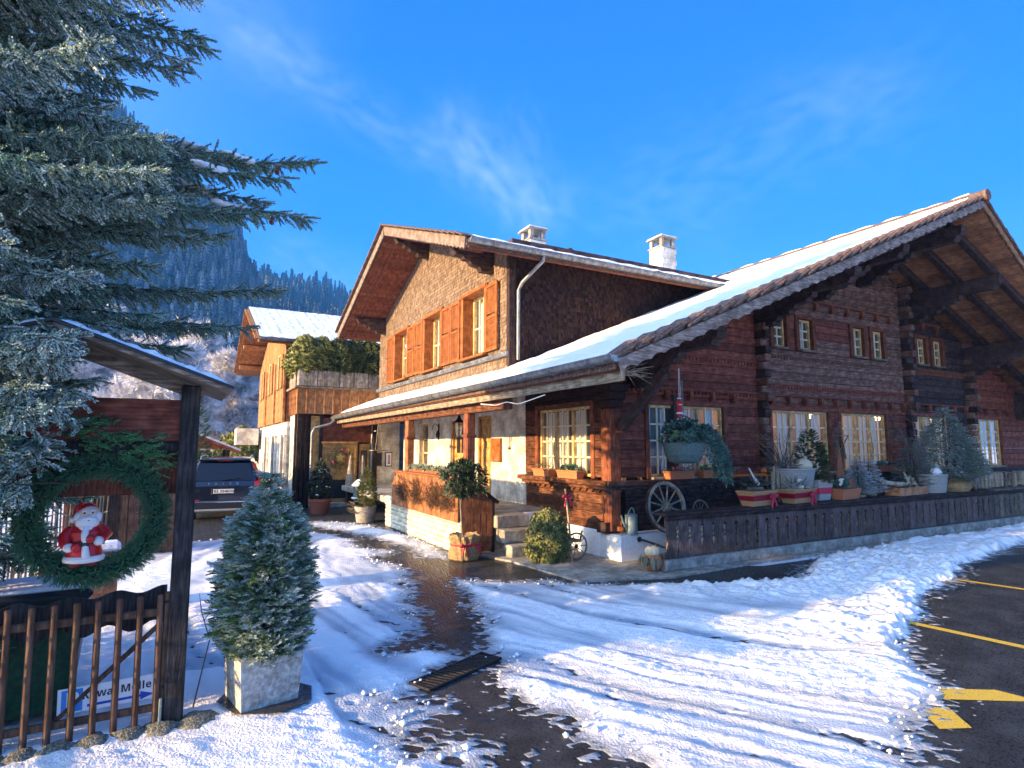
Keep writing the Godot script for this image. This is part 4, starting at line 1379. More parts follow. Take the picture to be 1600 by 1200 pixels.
# ---------------------------------------------------------------- annex with the wreath door, terrace and hedge; the left house
func make_annex() -> void:
	var a := thing("annex", "low annex with terrace above and wide wooden entrance door beside the porch", "building", Vector3(0, 0, -21.2))
	# terrace box clad with battens
	bx(a, "terrace_core", Vector3(5.2, 3.66, -2.0), Vector3(3.9, 0.88, 3.9), W.larch[3], 0.01)
	for i in 11:
		bx(a, "cladding_board", Vector3(3.36 + i * 0.3, 3.66, -0.035), Vector3(0.285, 0.9, 0.03), pick(W.larch), 0.004)
		bx(a, "batten", Vector3(3.25 + i * 0.3 - 0.035, 3.66, 0.0), Vector3(0.05, 0.88, 0.05), pick(W.larch), 0.006)
	for i in 12:
		bx(a, "cladding_board", Vector3(3.235, 3.66, -0.2 - i * 0.3), Vector3(0.03, 0.9, 0.285), pick(W.larch), 0.004)
		bx(a, "batten", Vector3(3.20, 3.66, -0.34 - i * 0.3), Vector3(0.05, 0.88, 0.05), pick(W.larch), 0.006)
	bx(a, "terrace_edge", Vector3(5.15, 4.14, 0.0), Vector3(4.1, 0.09, 0.22), W.oldx[0], 0.015)
	bx(a, "terrace_edge", Vector3(3.2, 4.14, -1.9), Vector3(0.22, 0.088, 3.7), W.oldz[1], 0.015)
	# weathered planter boxes along its edge
	for i in 5:
		var w: float = [0.62, 0.74, 0.48, 0.5, 0.55][i]
		var x: float = [3.52, 4.22, 4.85, 5.36, 5.9][i]
		var pb := thing("planter_box", ["leftmost weathered board planter on the terrace edge", "second weathered planter from the left on the terrace, the widest", "middle weathered board planter on the terrace edge", "fourth weathered planter from the left on the terrace edge", "weathered planter on the terrace next to the shingled house"][i], "planter", Vector3(x, 4.185, -21.28), 0.0, "planters along the terrace edge")
		var nb := int(w / 0.1)
		for k in nb:
			bx(pb, "board", Vector3(-w / 2 + (k + 0.5) * w / nb, 0.27, 0.2), Vector3(w / nb - 0.008, 0.54, 0.025), pick(W.old), 0.005)
		for s in [-1, 1]: bx(pb, "side", Vector3(s * (w / 2 - 0.012), 0.27, 0), Vector3(0.025, 0.53, 0.38), W.old[1], 0.004)
		bx(pb, "soil", Vector3(0, 0.46, 0), Vector3(w - 0.05, 0.1, 0.37), P.bark, 0.01)
	for i in 3:
		var pb := thing("planter_box", ["nearest pale planter on the short side of the terrace", "middle pale planter on the short side of the terrace", "farthest pale planter on the short side of the terrace"][i], "planter", Vector3(3.36, 4.185, -21.95 - i * 0.78), PI / 2, "planters along the terrace edge")
		for k in 7: bx(pb, "board", Vector3(-0.36 + (k + 0.5) * 0.103, 0.27, -0.16), Vector3(0.095, 0.54, 0.025), pick(W.old), 0.005)
		bx(pb, "soil", Vector3(0, 0.46, 0.0), Vector3(0.7, 0.1, 0.3), P.bark, 0.01)
	# ground floor: posts, panels, door
	bx(a, "back_wall", Vector3(5.0, 1.6, -0.30), Vector3(3.6, 3.2, 0.2), W.darky[1], 0.01)
	for x in [3.28, 3.44, 3.60]: bx(a, "post", Vector3(x, 1.6, -0.05 - (x - 3.28) * 0.3), Vector3(0.09, 3.2, 0.12), W.darky[2], 0.012)
	bx(a, "side_wall", Vector3(3.32, 1.6, -2.0), Vector3(0.12, 3.2, 3.6), P.plaster, 0.01)
	bx(a, "glazed_panel", Vector3(3.86, 1.7, -0.16), Vector3(0.3, 2.9, 0.06), W.pine[0], 0.01)
	bx(a, "post", Vector3(4.06, 1.6, -0.12), Vector3(0.10, 3.2, 0.16), W.darky[1], 0.012)
	bx(a, "gable_panel", Vector3(5.0, 2.66, -0.14), Vector3(1.8, 0.86, 0.12), W.soffit2[1], 0.01)
	bx(a, "door_frame", Vector3(4.72, 2.22, -0.10), Vector3(1.3, 0.07, 0.14), W.pine[1], 0.01)
	bx(a, "doorstep", Vector3(5.0, 0.08, 0.06), Vector3(2.0, 0.16, 0.5), P.concrete, 0.02)
	var d := bx(a, "door", Vector3(4.72, 1.18, -0.12), Vector3(1.26, 2.0, 0.08), W.pine[0], 0.012)
	for x in [-0.58, 0.58]: bx(d, "door_stile", Vector3(x, 0, 0.045), Vector3(0.10, 2.0, 0.03), W.pine[2], 0.008)
	bx(d, "door_rail", Vector3(0, -0.18, 0.046), Vector3(1.06, 0.16, 0.03), W.pine[2], 0.008)
	bx(d, "door_panel", Vector3(0, 0.42, 0.043), Vector3(0.92, 0.9, 0.016), W.pine[1], 0.006)
	bx(d, "dark_panel", Vector3(-0.04, -0.58, 0.044), Vector3(0.95, 0.64, 0.02), P.black, 0.006)
	var s := bx(a, "side_door", Vector3(5.58, 1.18, -0.11), Vector3(0.42, 2.0, 0.08), W.pine[1], 0.012)
	bx(s, "pane", Vector3(0, 0.30, 0.042), Vector3(0.22, 0.95, 0.01), P.black, 0.003)
	bx(a, "post", Vector3(5.36, 1.2, -0.08), Vector3(0.06, 2.1, 0.1), W.darky[0], 0.008)
	bx(a, "white_wall", Vector3(6.35, 1.6, -0.1), Vector3(1.05, 3.3, 0.2), P.plaster, 0.01)
	bx(a, "post", Vector3(5.93, 1.5, 0.04), Vector3(0.16, 3.0, 0.16), W.darky[2], 0.015)
	var dp := MB.new()
	dp.tube([Vector3(3.72, 0.0, 0.10), Vector3(3.72, 2.55, 0.10), Vector3(3.80, 2.72, 0.12), Vector3(4.30, 2.86, 0.2), Vector3(4.44, 3.0, 0.2)], [0.05], 8)
	part(a, "downpipe", dp.mesh(), P.metal)

func make_left_house() -> void:
	var h := thing("left_house", "light wooden house with white ground floor and snowy roof behind the car", "house", Vector3(3.0, 0, -27.6))
	var hz := 4.6
	var ry := 8.1
	var sl := 0.39
	bx(h, "ground_floor", Vector3(2.6, 1.5, 2.05), Vector3(4.9, 3.0, 5.1), P.plaster, 0.01)
	bx(h, "ground_floor", Vector3(2.6, 1.5, -2.55), Vector3(4.9, 3.0, 4.1), P.plaster, 0.01)
	for z in [4.2, 1.5, -1.1]:
		bx(h, "window", Vector3(0.13, 1.55, z), Vector3(0.03, 1.8, 0.85), P.inside, 0.004)
		for s in [-1, 1]: bx(h, "casing", Vector3(0.10, 1.55, z + s * 0.47), Vector3(0.1, 1.95, 0.09), P.plaster, 0.01)
	# boarded upper floor
	for i in 31:
		var z := -4.5 + i * 0.295
		var top := ry - 0.45 - sl * absf(z) - 0.02
		var b := MB.new()
		b.prism(poly([-0.144, 3.02, 0.144, 3.02, 0.144, top - 0.05, -0.144, top - 0.05]), 0.06)
		part(h, "board", b.mesh(), pick(W.larch), Vector3(0.06 + rf(-0.004, 0.004), 0, z), Vector3(0, -PI / 2, 0))
	for z in [4.55, 1.9, -1.2]: bx(h, "corner_board", Vector3(0.0, 4.2, z), Vector3(0.08, 2.5, 0.10), W.larch[0], 0.01)
	var core := MB.new()
	core.prism(poly([-4.5, 3.0, 4.55, 3.0, 4.55, ry - 0.5 - sl * 4.55, 0, ry - 0.5, -4.5, ry - 0.5 - sl * 4.5]), 4.6)
	part(h, "upper_floor", core.mesh(), W.larchz[2], Vector3(2.42, 0, 0), Vector3(0, -PI / 2, 0))
	for z in [3.2, 0.2, -3.0]:
		bx(h, "window", Vector3(0.02, 4.95, z), Vector3(0.02, 1.25, 0.55), P.inside, 0.004)
		for s in [-1, 1]:
			bx(h, "shutter", Vector3(-0.01, 4.95, z + s * 0.55), Vector3(0.05, 1.3, 0.5), W.larch[2], 0.008)
			bx(h, "casing", Vector3(0.0, 4.95, z + s * 0.28), Vector3(0.06, 1.3, 0.06), W.frame[0], 0.008)
		bx(h, "casing", Vector3(0.0, 5.62, z), Vector3(0.06, 0.06, 0.7), W.frame[0], 0.008)
	var half := 5.6
	var th := atan(sl)
	for side in [-1, 1]:
		for i in 22:
			var run := half * (i + 0.5) / 22
			bx(h, "soffit_board", Vector3(-0.45, ry - sl * run - 0.17, side * run), Vector3(1.1, 0.03, half / 22 * 1.05), pick(W.larchz), 0.004, Vector3(th * side, 0, 0))
		var b := MB.new()
		var a: Array = [Vector3(-1.02, ry, 0), Vector3(5.2, ry, 0), Vector3(5.2, ry - sl * half, side * half), Vector3(-1.02, ry - sl * half, side * half)]
		var lo := []
		for q in a: lo.append(q + Vector3(0, -0.14, 0))
		if side < 0:
			a.reverse()
			lo.reverse()
		b.quad(a[3], a[2], a[1], a[0])
		b.quad(lo[0], lo[1], lo[2], lo[3])
		for k in 4: b.quad(a[k], a[(k + 1) % 4], lo[(k + 1) % 4], lo[k])
		part(h, "roof_deck", b.mesh(), P.tile)
		var v := MB.new()
		v.bar(Vector3(-1.04, ry - 0.08, 0), Vector3(-1.04, ry - 0.08 - sl * half, side * half), 0.04, 0.22, Vector3.RIGHT)
		part(h, "verge_board", v.mesh(), W.larchz[1])
		var sb := MB.new()
		sb.col = Color(0.88, 0.88, 0.87)
		var pt := []
		for j in 43:
			var row := []
			for i in 53:
				var x := lerpf(-1.0, 5.2, i / 52.0)
				var rz := half * (1.0 - j / 42.0)
				var course := fposmod(j / 2.0, 1.0)
				var ht := 0.02 + 0.05 * smoothstep(0, 6, j) + 0.035 * course * (0.5 + 0.5 * sin(i * 2.4)) + 0.02 * fn.get_noise_2d(x * 3.0, rz * 3.0)
				row.append(Vector3(x, ry - sl * rz + ht, side * rz))
			pt.append(row)
		for j in 42:
			for i in 52:
				var q := [pt[j][i], pt[j][i + 1], pt[j + 1][i + 1], pt[j + 1][i]]
				if side > 0: sb.quad(q[0], q[1], q[2], q[3])
				else: sb.quad(q[3], q[2], q[1], q[0])
		part(h, "roof_snow", sb.mesh(), P.snow).set_meta("kind", "stuff")
	for z in [0.0, 2.6, -2.6, 4.5, -4.5]:
		bx(h, "purlin", Vector3(-0.4, ry - sl * absf(z) - 0.33, z), Vector3(1.1, 0.22, 0.18), W.larchz[0], 0.02)
	gutter(h, Vector3(-1.0, ry - sl * half - 0.03, half + 0.07), Vector3(5.2, ry - sl * half - 0.06, half + 0.07), 0.08, Vector3(0, 0, 1))
	bx(h, "balcony_box", Vector3(-0.5, 2.55, -4.3), Vector3(1.0, 0.8, 1.2), P.plaster, 0.02)

# ---------------------------------------------------------------- plants
func twig_mesh(ln: float, n: int, needle: float, base: Color, tip: Color, flatness := 1.0, wide := 0.0022) -> ArrayMesh:   # a needled shoot along +x
	var k := "twig%s%s%s%s%s%s" % [ln, n, needle, base, tip, flatness]
	if cache.has(k): return cache[k]
	var rr := RandomNumberGenerator.new()
	rr.seed = n * 7 + 3
	var b := MB.new()
	b.col = Color(0.10, 0.075, 0.05)
	b.tube([Vector3.ZERO, Vector3(ln * 0.6, 0, 0), Vector3(ln, 0, 0)], [0.004, 0.003, 0.0015], 4, false)
	b.col = Color(1, 1, 1)
	for i in n:
		var t := (i + rr.randf()) / n
		var a := rr.randf() * TAU
		var p := Vector3(ln * t, 0, 0)
		var o := Vector3(0.75 + rr.randf() * 0.3 + 0.5 * t * t, cos(a) * flatness, sin(a)).normalized()
		var l := needle * rr.randf_range(0.8, 1.15) * (1.0 - 0.3 * t * t)
		var s := o.cross(Vector3(rr.randf() - 0.5, rr.randf() - 0.5, rr.randf() - 0.5)).normalized() * wide
		var up := 0.5 + 0.5 * o.y
		b.blade(p, p + o * l, s, base, base.lerp(tip, clampf(0.35 + 0.9 * up * rr.randf_range(0.5, 1.2), 0, 1)))
	cache[k] = b.mesh()
	return cache[k]

func fan_mesh(ln: float, n: int, base: Color, tip: Color) -> ArrayMesh:   # a flat scaly fan along +x, like thuja
	var k := "fan%s%s%s%s" % [ln, n, base, tip]
	if cache.has(k): return cache[k]
	var rr := RandomNumberGenerator.new()
	rr.seed = n + 11
	var b := MB.new()
	for i in n:
		var t := float(i) / n
		var s := 1.0 if i % 2 else -1.0
		var p := Vector3(ln * t * 0.85, 0, 0)
		var d := Vector3(0.8, rr.randf_range(-0.25, 0.25), s * (0.9 - 0.5 * t)).normalized()
		var l := ln * (0.45 - 0.22 * t) * rr.randf_range(0.8, 1.2)
		var tc := base.lerp(tip, rr.randf_range(0.3, 1.0))
		b.blade(p, p + d * l, Vector3(0.008, 0.003, 0.007 * s), base, tc)
		b.blade(p + d * l * 0.5, p + d * l * 0.5 + (d + Vector3(0.7, 0.1, 0)).normalized() * l * 0.6, Vector3(0.004, 0.004, 0.005), base, tc)
	b.blade(Vector3.ZERO, Vector3(ln, 0, 0), Vector3(0, 0.002, 0.006), base, tip)
	cache[k] = b.mesh()
	return cache[k]

func leaf_mesh(ln: float, n: int, wide: float, base: Color, tip: Color) -> ArrayMesh:   # a cluster of broad leaves round +x
	var k := "leaf%s%s%s%s%s" % [ln, n, wide, base, tip]
	if cache.has(k): return cache[k]
	var rr := RandomNumberGenerator.new()
	rr.seed = n + 29
	var b := MB.new()
	for i in n:
		var a := TAU * i * 0.381
		var o := Vector3(rr.randf_range(0.1, 1.0), cos(a), sin(a)).normalized()
		var p := Vector3(ln * 0.35 * i / n, 0, 0)
		var s := o.cross(Vector3(rr.randf() - 0.5, rr.randf() - 0.5, rr.randf() - 0.5)).normalized() * wide
		b.blade(p, p + o * ln * rr.randf_range(0.5, 0.85), s, base, base.lerp(tip, rr.randf()))
	cache[k] = b.mesh()
	return cache[k]

func aim(d: Vector3, roll := 0.0) -> Basis:   # a basis whose x points along d
	var x := d.normalized()
	var z := x.cross(Vector3.UP)
	if z.length() < 0.05: z = x.cross(Vector3.RIGHT)
	z = z.normalized()
	var b := Basis(x, z.cross(x), z)
	return Basis(x, roll) * b if roll != 0.0 else b

func crown(parent: Node3D, m: Mesh, prof: Array, n: int, lift: float, shade: Array, called := "foliage", deep := 0.45, rag := 0.12) -> void:
	# shoots through the crown's volume; prof lists Vector2(radius, y)
	var xs := []
	var cs := []
	var area := []
	var sum := 0.0
	for i in prof.size() - 1:
		sum += (prof[i].x + prof[i + 1].x) * (prof[i].distance_to(prof[i + 1]))
		area.append(sum)
	for i in n:
		var q := rng.randf() * sum
		var k := 0
		while area[k] < q: k += 1
		var p: Vector2 = prof[k].lerp(prof[k + 1], rng.randf())
		var a := rng.randf() * TAU
		var lump := 1.0 + rag * fn.get_noise_3d(cos(a) * 2.0 + parent.position.x, p.y * 4.0, sin(a) * 2.0)
		var dep := 1.0 - deep * pow(rng.randf(), 2.2)
		var pos := Vector3(cos(a) * p.x * dep * lump, p.y + rf(-0.02, 0.02), sin(a) * p.x * dep * lump)
		var d := Vector3(cos(a), lift + rf(-0.35, 0.35), sin(a)) + Vector3(rf(-0.4, 0.4), 0, rf(-0.4, 0.4))
		var s := rf(0.75, 1.2)
		xs.append(Transform3D(aim(d, rf(-0.6, 0.6)).scaled(Vector3.ONE * s), pos - d.normalized() * 0.03))
		cs.append(shade[rng.randi() % shade.size()])
	multi(parent, called, m, P.leaf, xs, cs)

var spruce_x := []
var spruce_c := []
var limb_mb: MB
var last_limb := []
var limb_pads := []
var limb_cones := []

func spruce_shoot(p: Vector3, d: Vector3, size: float, frost: float) -> void:
	# kept clear of the gate and its roof, where the tree has been cut back
	var e := p + d * 0.15
	if e.x > -0.92 and e.y < 3.0 and e.z > -6.05 and e.z < -5.05: return
	if e.x > -0.60 - 0.34 * clampf((2.35 - e.y) / 0.7, 0.0, 1.0) and e.y < 3.0 and e.z >= -5.05: return
	if e.y < 1.25 and e.z > -5.4: return
	if e.y < 2.75 and e.x > -0.35: return
	if e.x > -1.05 and e.x < 0.4 and e.y < 2.5 and e.z > -7.6 and e.z < -5.05: return
	spruce_x.append(Transform3D(aim(d, rf(0, TAU)).scaled(Vector3.ONE * size), p))
	var g := clampf(frost + rf(-0.35, 0.35), 0, 1)
	spruce_c.append(Color(0.52, 0.70, 0.56).lerp(Color(1.35, 1.38, 1.38), g * g))

func spruce_limb(a: Vector3, tip: Vector3, sag: float, dens: float, frost: float) -> void:
	if tip.y < 2.9 and tip.x > -0.95 and not (tip.z > -5.05 and tip.x < -0.55): tip = a.lerp(tip, clampf((-1.0 - a.x) / (tip.x - a.x), 0.1, 1.0))
	var n := 10
	var pts := []
	var ln := a.distance_to(tip)
	for i in n + 1:
		var t := float(i) / n
		pts.append(a.lerp(tip, t) + Vector3(0, -sag * sin(PI * t) * ln, 0) + Vector3(rf(-1, 1), rf(-1, 1), rf(-1, 1)) * 0.015 * ln * 0.4)
	last_limb = pts
	var rad := []
	for i in n + 1: rad.append(lerpf(0.012 + ln * 0.009, 0.004, float(i) / n))
	limb_mb.tube(pts, rad, 5)
	var steps := int(ln / 0.052 * dens)
	for i in steps:
		var t := 0.16 + 0.84 * (i + rng.randf()) / steps
		var k := mini(int(t * n), n - 1)
		var p: Vector3 = pts[k].lerp(pts[k + 1], t * n - k)
		var dir: Vector3 = (pts[k + 1] - pts[k]).normalized()
		var side := dir.cross(Vector3.UP).normalized()
		for s in [-1.0, 1.0]:
			var sl := (0.12 + (1.0 - t) * 0.55 * minf(ln, 2.4) / 2.0) * rf(0.7, 1.15)
			var sd: Vector3 = (dir * rf(0.5, 1.0) + side * s * rf(0.6, 1.0) + Vector3(0, rf(-0.55, 0.05), 0)).normalized()
			var m := maxi(1, int(sl / 0.14))
			for j in m:
				var q := p + sd * sl * float(j) / m
				spruce_shoot(q, sd + Vector3(rf(-0.45, 0.45), rf(-0.6, 0.3), rf(-0.45, 0.45)), rf(1.0, 1.35), frost)
				if rng.randf() < 0.9: spruce_shoot(q + Vector3(0, -0.01, 0), (sd + side * rf(-0.8, 0.8) + Vector3(0, -rf(0.1, 0.9), 0)), rf(0.6, 0.95), frost * 0.8)
		if rng.randf() < 0.5: spruce_shoot(p, dir + Vector3(rf(-0.3, 0.3), rf(0.1, 0.8), rf(-0.3, 0.3)), rf(0.6, 0.9), frost)
		if rng.randf() < 0.6: spruce_shoot(p, dir * 0.6 + Vector3(rf(-0.3, 0.3), -rf(0.5, 1.3), rf(-0.3, 0.3)), rf(0.7, 1.0), frost * 0.7)
	for i in 3: spruce_shoot(tip, (tip - pts[n - 1]).normalized() + Vector3(rf(-0.3, 0.3), rf(-0.1, 0.4), rf(-0.3, 0.3)) * (0.4 if i else 0.0), 1.0, frost)

func make_spruce() -> void:
	var at := Vector3(-2.7, 0, -6.55)
	var t := thing("spruce_tree", "tall frosted spruce with drooping branches rising behind the gate", "tree", at)
	var tr := MB.new()
	tr.tube([Vector3(0, -0.1, 0), Vector3(0.02, 1.0, 0), Vector3(0, 5, 0.03), Vector3(0.03, 8, 0), Vector3(0, 10.9, 0)], [0.24, 0.19, 0.14, 0.08, 0.01], 12)
	part(t, "trunk", tr.mesh(), P.bark)
	limb_mb = MB.new()
	var y := 0.7
	while y < 10.7:
		var r := 2.6 * (1.0 - pow(y / 11.0, 1.9))
		var n := 10 if y > 3 else 8
		var a0 := rng.randf() * TAU
		for i in n:
			var a := a0 + TAU * i / n + rf(-0.25, 0.25)
			var d := Vector3(cos(a), 0, sin(a))
			var far := 1.0
			# the side turned away from the yard is never seen close; it keeps its shape with fewer shoots
			if d.x < -0.3: far = 0.45
			var ln := r * rf(0.82, 1.12)
			var up := rf(-0.28, 0.02) if y < 7 else rf(-0.05, 0.25)
			spruce_limb(at + Vector3(0, y + rf(-0.1, 0.1), 0), at + d * ln + Vector3(0, y + up * ln, 0), 0.05, 0.85 * far, rf(0.1, 0.75))
		y += rf(0.26, 0.36)
	# the long limbs that reach over the gate towards the drive
	for h in [[1.06, 5.22, -6.5, 4.6], [0.98, 4.55, -6.4, 4.5], [0.55, 5.22, -6.9, 5.35], [-0.06, 6.19, -6.5, 6.1], [-0.10, 6.43, -6.7, 6.5], [0.78, 3.83, -6.9, 3.45], [0.50, 3.45, -7.2, 3.3], [0.72, 4.85, -6.2, 4.7], [0.45, 4.35, -6.1, 4.3], [0.15, 3.35, -7.0, 3.4], [-0.2, 6.9, -6.5, 6.6], [-0.3, 5.7, -6.2, 5.7], [0.1, 5.0, -6.3, 5.0], [0.0, 4.0, -6.0, 4.0], [-0.4, 4.6, -5.4, 4.6], [0.2, 4.5, -7.3, 4.5], [-0.25, 5.45, -7.4, 5.5], [0.55, 4.75, -6.7, 4.75], [-0.4, 3.6, -5.7, 3.7], [-0.15, 3.1, -6.9, 3.2]]:
		spruce_limb(at + Vector3(0.05, h[3] + 0.25, 0), Vector3(h[0], h[1], h[2]), 0.045, 1.0, rf(0.25, 0.6))
		if h[0] > 0.5 and h[1] > 4.4: limb_pads.append(last_limb[8])
		if h[0] > 0.9: limb_cones.append(last_limb[9])
	# boughs in front of the fence on the left, heavy with frost
	for h in [[-0.70, 1.72, -4.95, 2.2], [-0.68, 2.45, -4.85, 2.8], [-0.72, 2.85, -4.9, 3.1], [-1.1, 3.4, -4.4, 3.5], [-0.75, 3.3, -5.0, 3.6], [-0.85, 2.05, -4.8, 2.5], [-0.8, 2.65, -4.7, 2.9], [-0.62, 2.25, -5.0, 2.7], [-1.0, 1.6, -4.6, 2.0], [-0.9, 2.3, -4.6, 2.5]]:
		spruce_limb(at + Vector3(0.05, h[3] + 0.1, 0.1), Vector3(h[0], h[1], h[2]), 0.03, 1.1, 0.95)
	for i in 34:
		var y2 := rf(2.9, 6.9)
		spruce_limb(at + Vector3(0.0, y2 + rf(0.0, 0.35), 0), Vector3(rf(-1.2, -0.15), y2 - rf(0.05, 0.55), rf(-6.6, -4.5)), 0.03, 0.9, rf(0.2, 0.95))
	for i in 34:
		var y2 := rf(1.75, 3.1)
		spruce_limb(at + Vector3(0.05, y2 + rf(0.1, 0.5), 0.3), Vector3(rf(-1.15, -0.60), y2, rf(-5.0, -4.55)), 0.02, 0.9, rf(0.5, 1.0))
	var limbs := part(t, "limb", limb_mb.mesh(), P.bark, -at)
	limbs.set_meta("kind", "stuff")
	for i in spruce_x.size(): spruce_x[i].origin -= at
	multi(t, "needles", twig_mesh(0.15, 58, 0.026, Color(0.065, 0.125, 0.085), Color(0.80, 0.88, 0.83), 1.0, 0.005), P.leaf, spruce_x, spruce_c)
	# snow pads lying on the limbs
	for q in limb_pads:
		var b := MB.new()
		b.col = Color(0.88, 0.88, 0.88)
		for k in 4: b.ball(Vector3(-0.12 + k * 0.075, rf(-0.01, 0.015), rf(-0.03, 0.03)), Vector3(rf(0.05, 0.08), rf(0.025, 0.045), rf(0.04, 0.06)), 10, 7, fn, 0.5, 9.0)
		part(t, "snow_pad", b.mesh(), P.snow, q - at + Vector3(0, 0.04, 0), Vector3(0, 0.2, -0.1))
	for q in limb_cones:
		var c := MB.new()
		c.lathe([Vector2(0, -0.07), Vector2(0.022, -0.05), Vector2(0.026, 0.0), Vector2(0.018, 0.05), Vector2(0, 0.065)], 10, 0.1)
		part(t, "cone", c.mesh(), W.redy[0], q - at - Vector3(0, 0.07, 0), Vector3(0.2, 0, 0.3))

func bare_tree(called: String, label: String, at: Vector3, h: float, spread: float, seed_: int, n: int, col: Color, group := "") -> void:
	var t := thing(called, label, "tree", at, 0.0, group)
	var rr := RandomNumberGenerator.new()
	rr.seed = seed_
	var b := MB.new()
	b.col = Color(0.16, 0.13, 0.11)
	b.tube([Vector3.ZERO, Vector3(0, h * 0.4, 0), Vector3(0.1, h * 0.75, 0), Vector3(0.1, h, 0)], [0.22, 0.16, 0.08, 0.02], 7)
	part(t, "trunk", b.mesh(), P.bark)
	var lb := MB.new()
	lb.col = col
	var xs := []
	var cs := []
	for i in 70:
		var y := h * rr.randf_range(0.15, 0.95)
		var a := rr.randf() * TAU
		var l := spread * (1.05 - 0.7 * y / h) * rr.randf_range(0.6, 1.1)
		var p0 := Vector3(0.05, y, 0)
		var p1 := p0 + Vector3(cos(a) * l, l * rr.randf_range(0.2, 0.8), sin(a) * l)
		lb.tube([p0, p0.lerp(p1, 0.5) + Vector3(0, 0.1 * l, 0), p1], [0.05, 0.03, 0.008], 4, false)
		for k in n / 70:
			var s := rr.randf_range(0.25, 1.05)
			var p := p0.lerp(p1, s) + Vector3(rr.randf_range(-1, 1), rr.randf_range(-0.6, 0.6), rr.randf_range(-1, 1)) * 0.35 * spread * 0.4
			xs.append(Transform3D(aim(Vector3(cos(a), rr.randf_range(-0.3, 1.0), sin(a)) + Vector3(rr.randf_range(-1, 1), 0, rr.randf_range(-1, 1)), rr.randf() * 6).scaled(Vector3.ONE * rr.randf_range(0.7, 1.3)), p))
			cs.append(Color(1, 1, 1).lerp(Color(0.75, 0.72, 0.7), rr.randf()))
	var lm := part(t, "limb", lb.mesh(), P.leaf)
	lm.set_meta("kind", "stuff")
	var m := MB.new()
	for i in 14:
		var o := Vector3(rr.randf_range(0.5, 1.0), rr.randf_range(-0.6, 0.6), rr.randf_range(-0.6, 0.6))
		var st := Vector3(rr.randf() * 0.3, 0, 0)
		m.blade(st, st + o.normalized() * rr.randf_range(0.3, 0.6), Vector3(0, 0.012, 0.012), col * 0.8, col)
	multi(t, "frosted_twigs", m.mesh(), P.leaf, xs, cs)

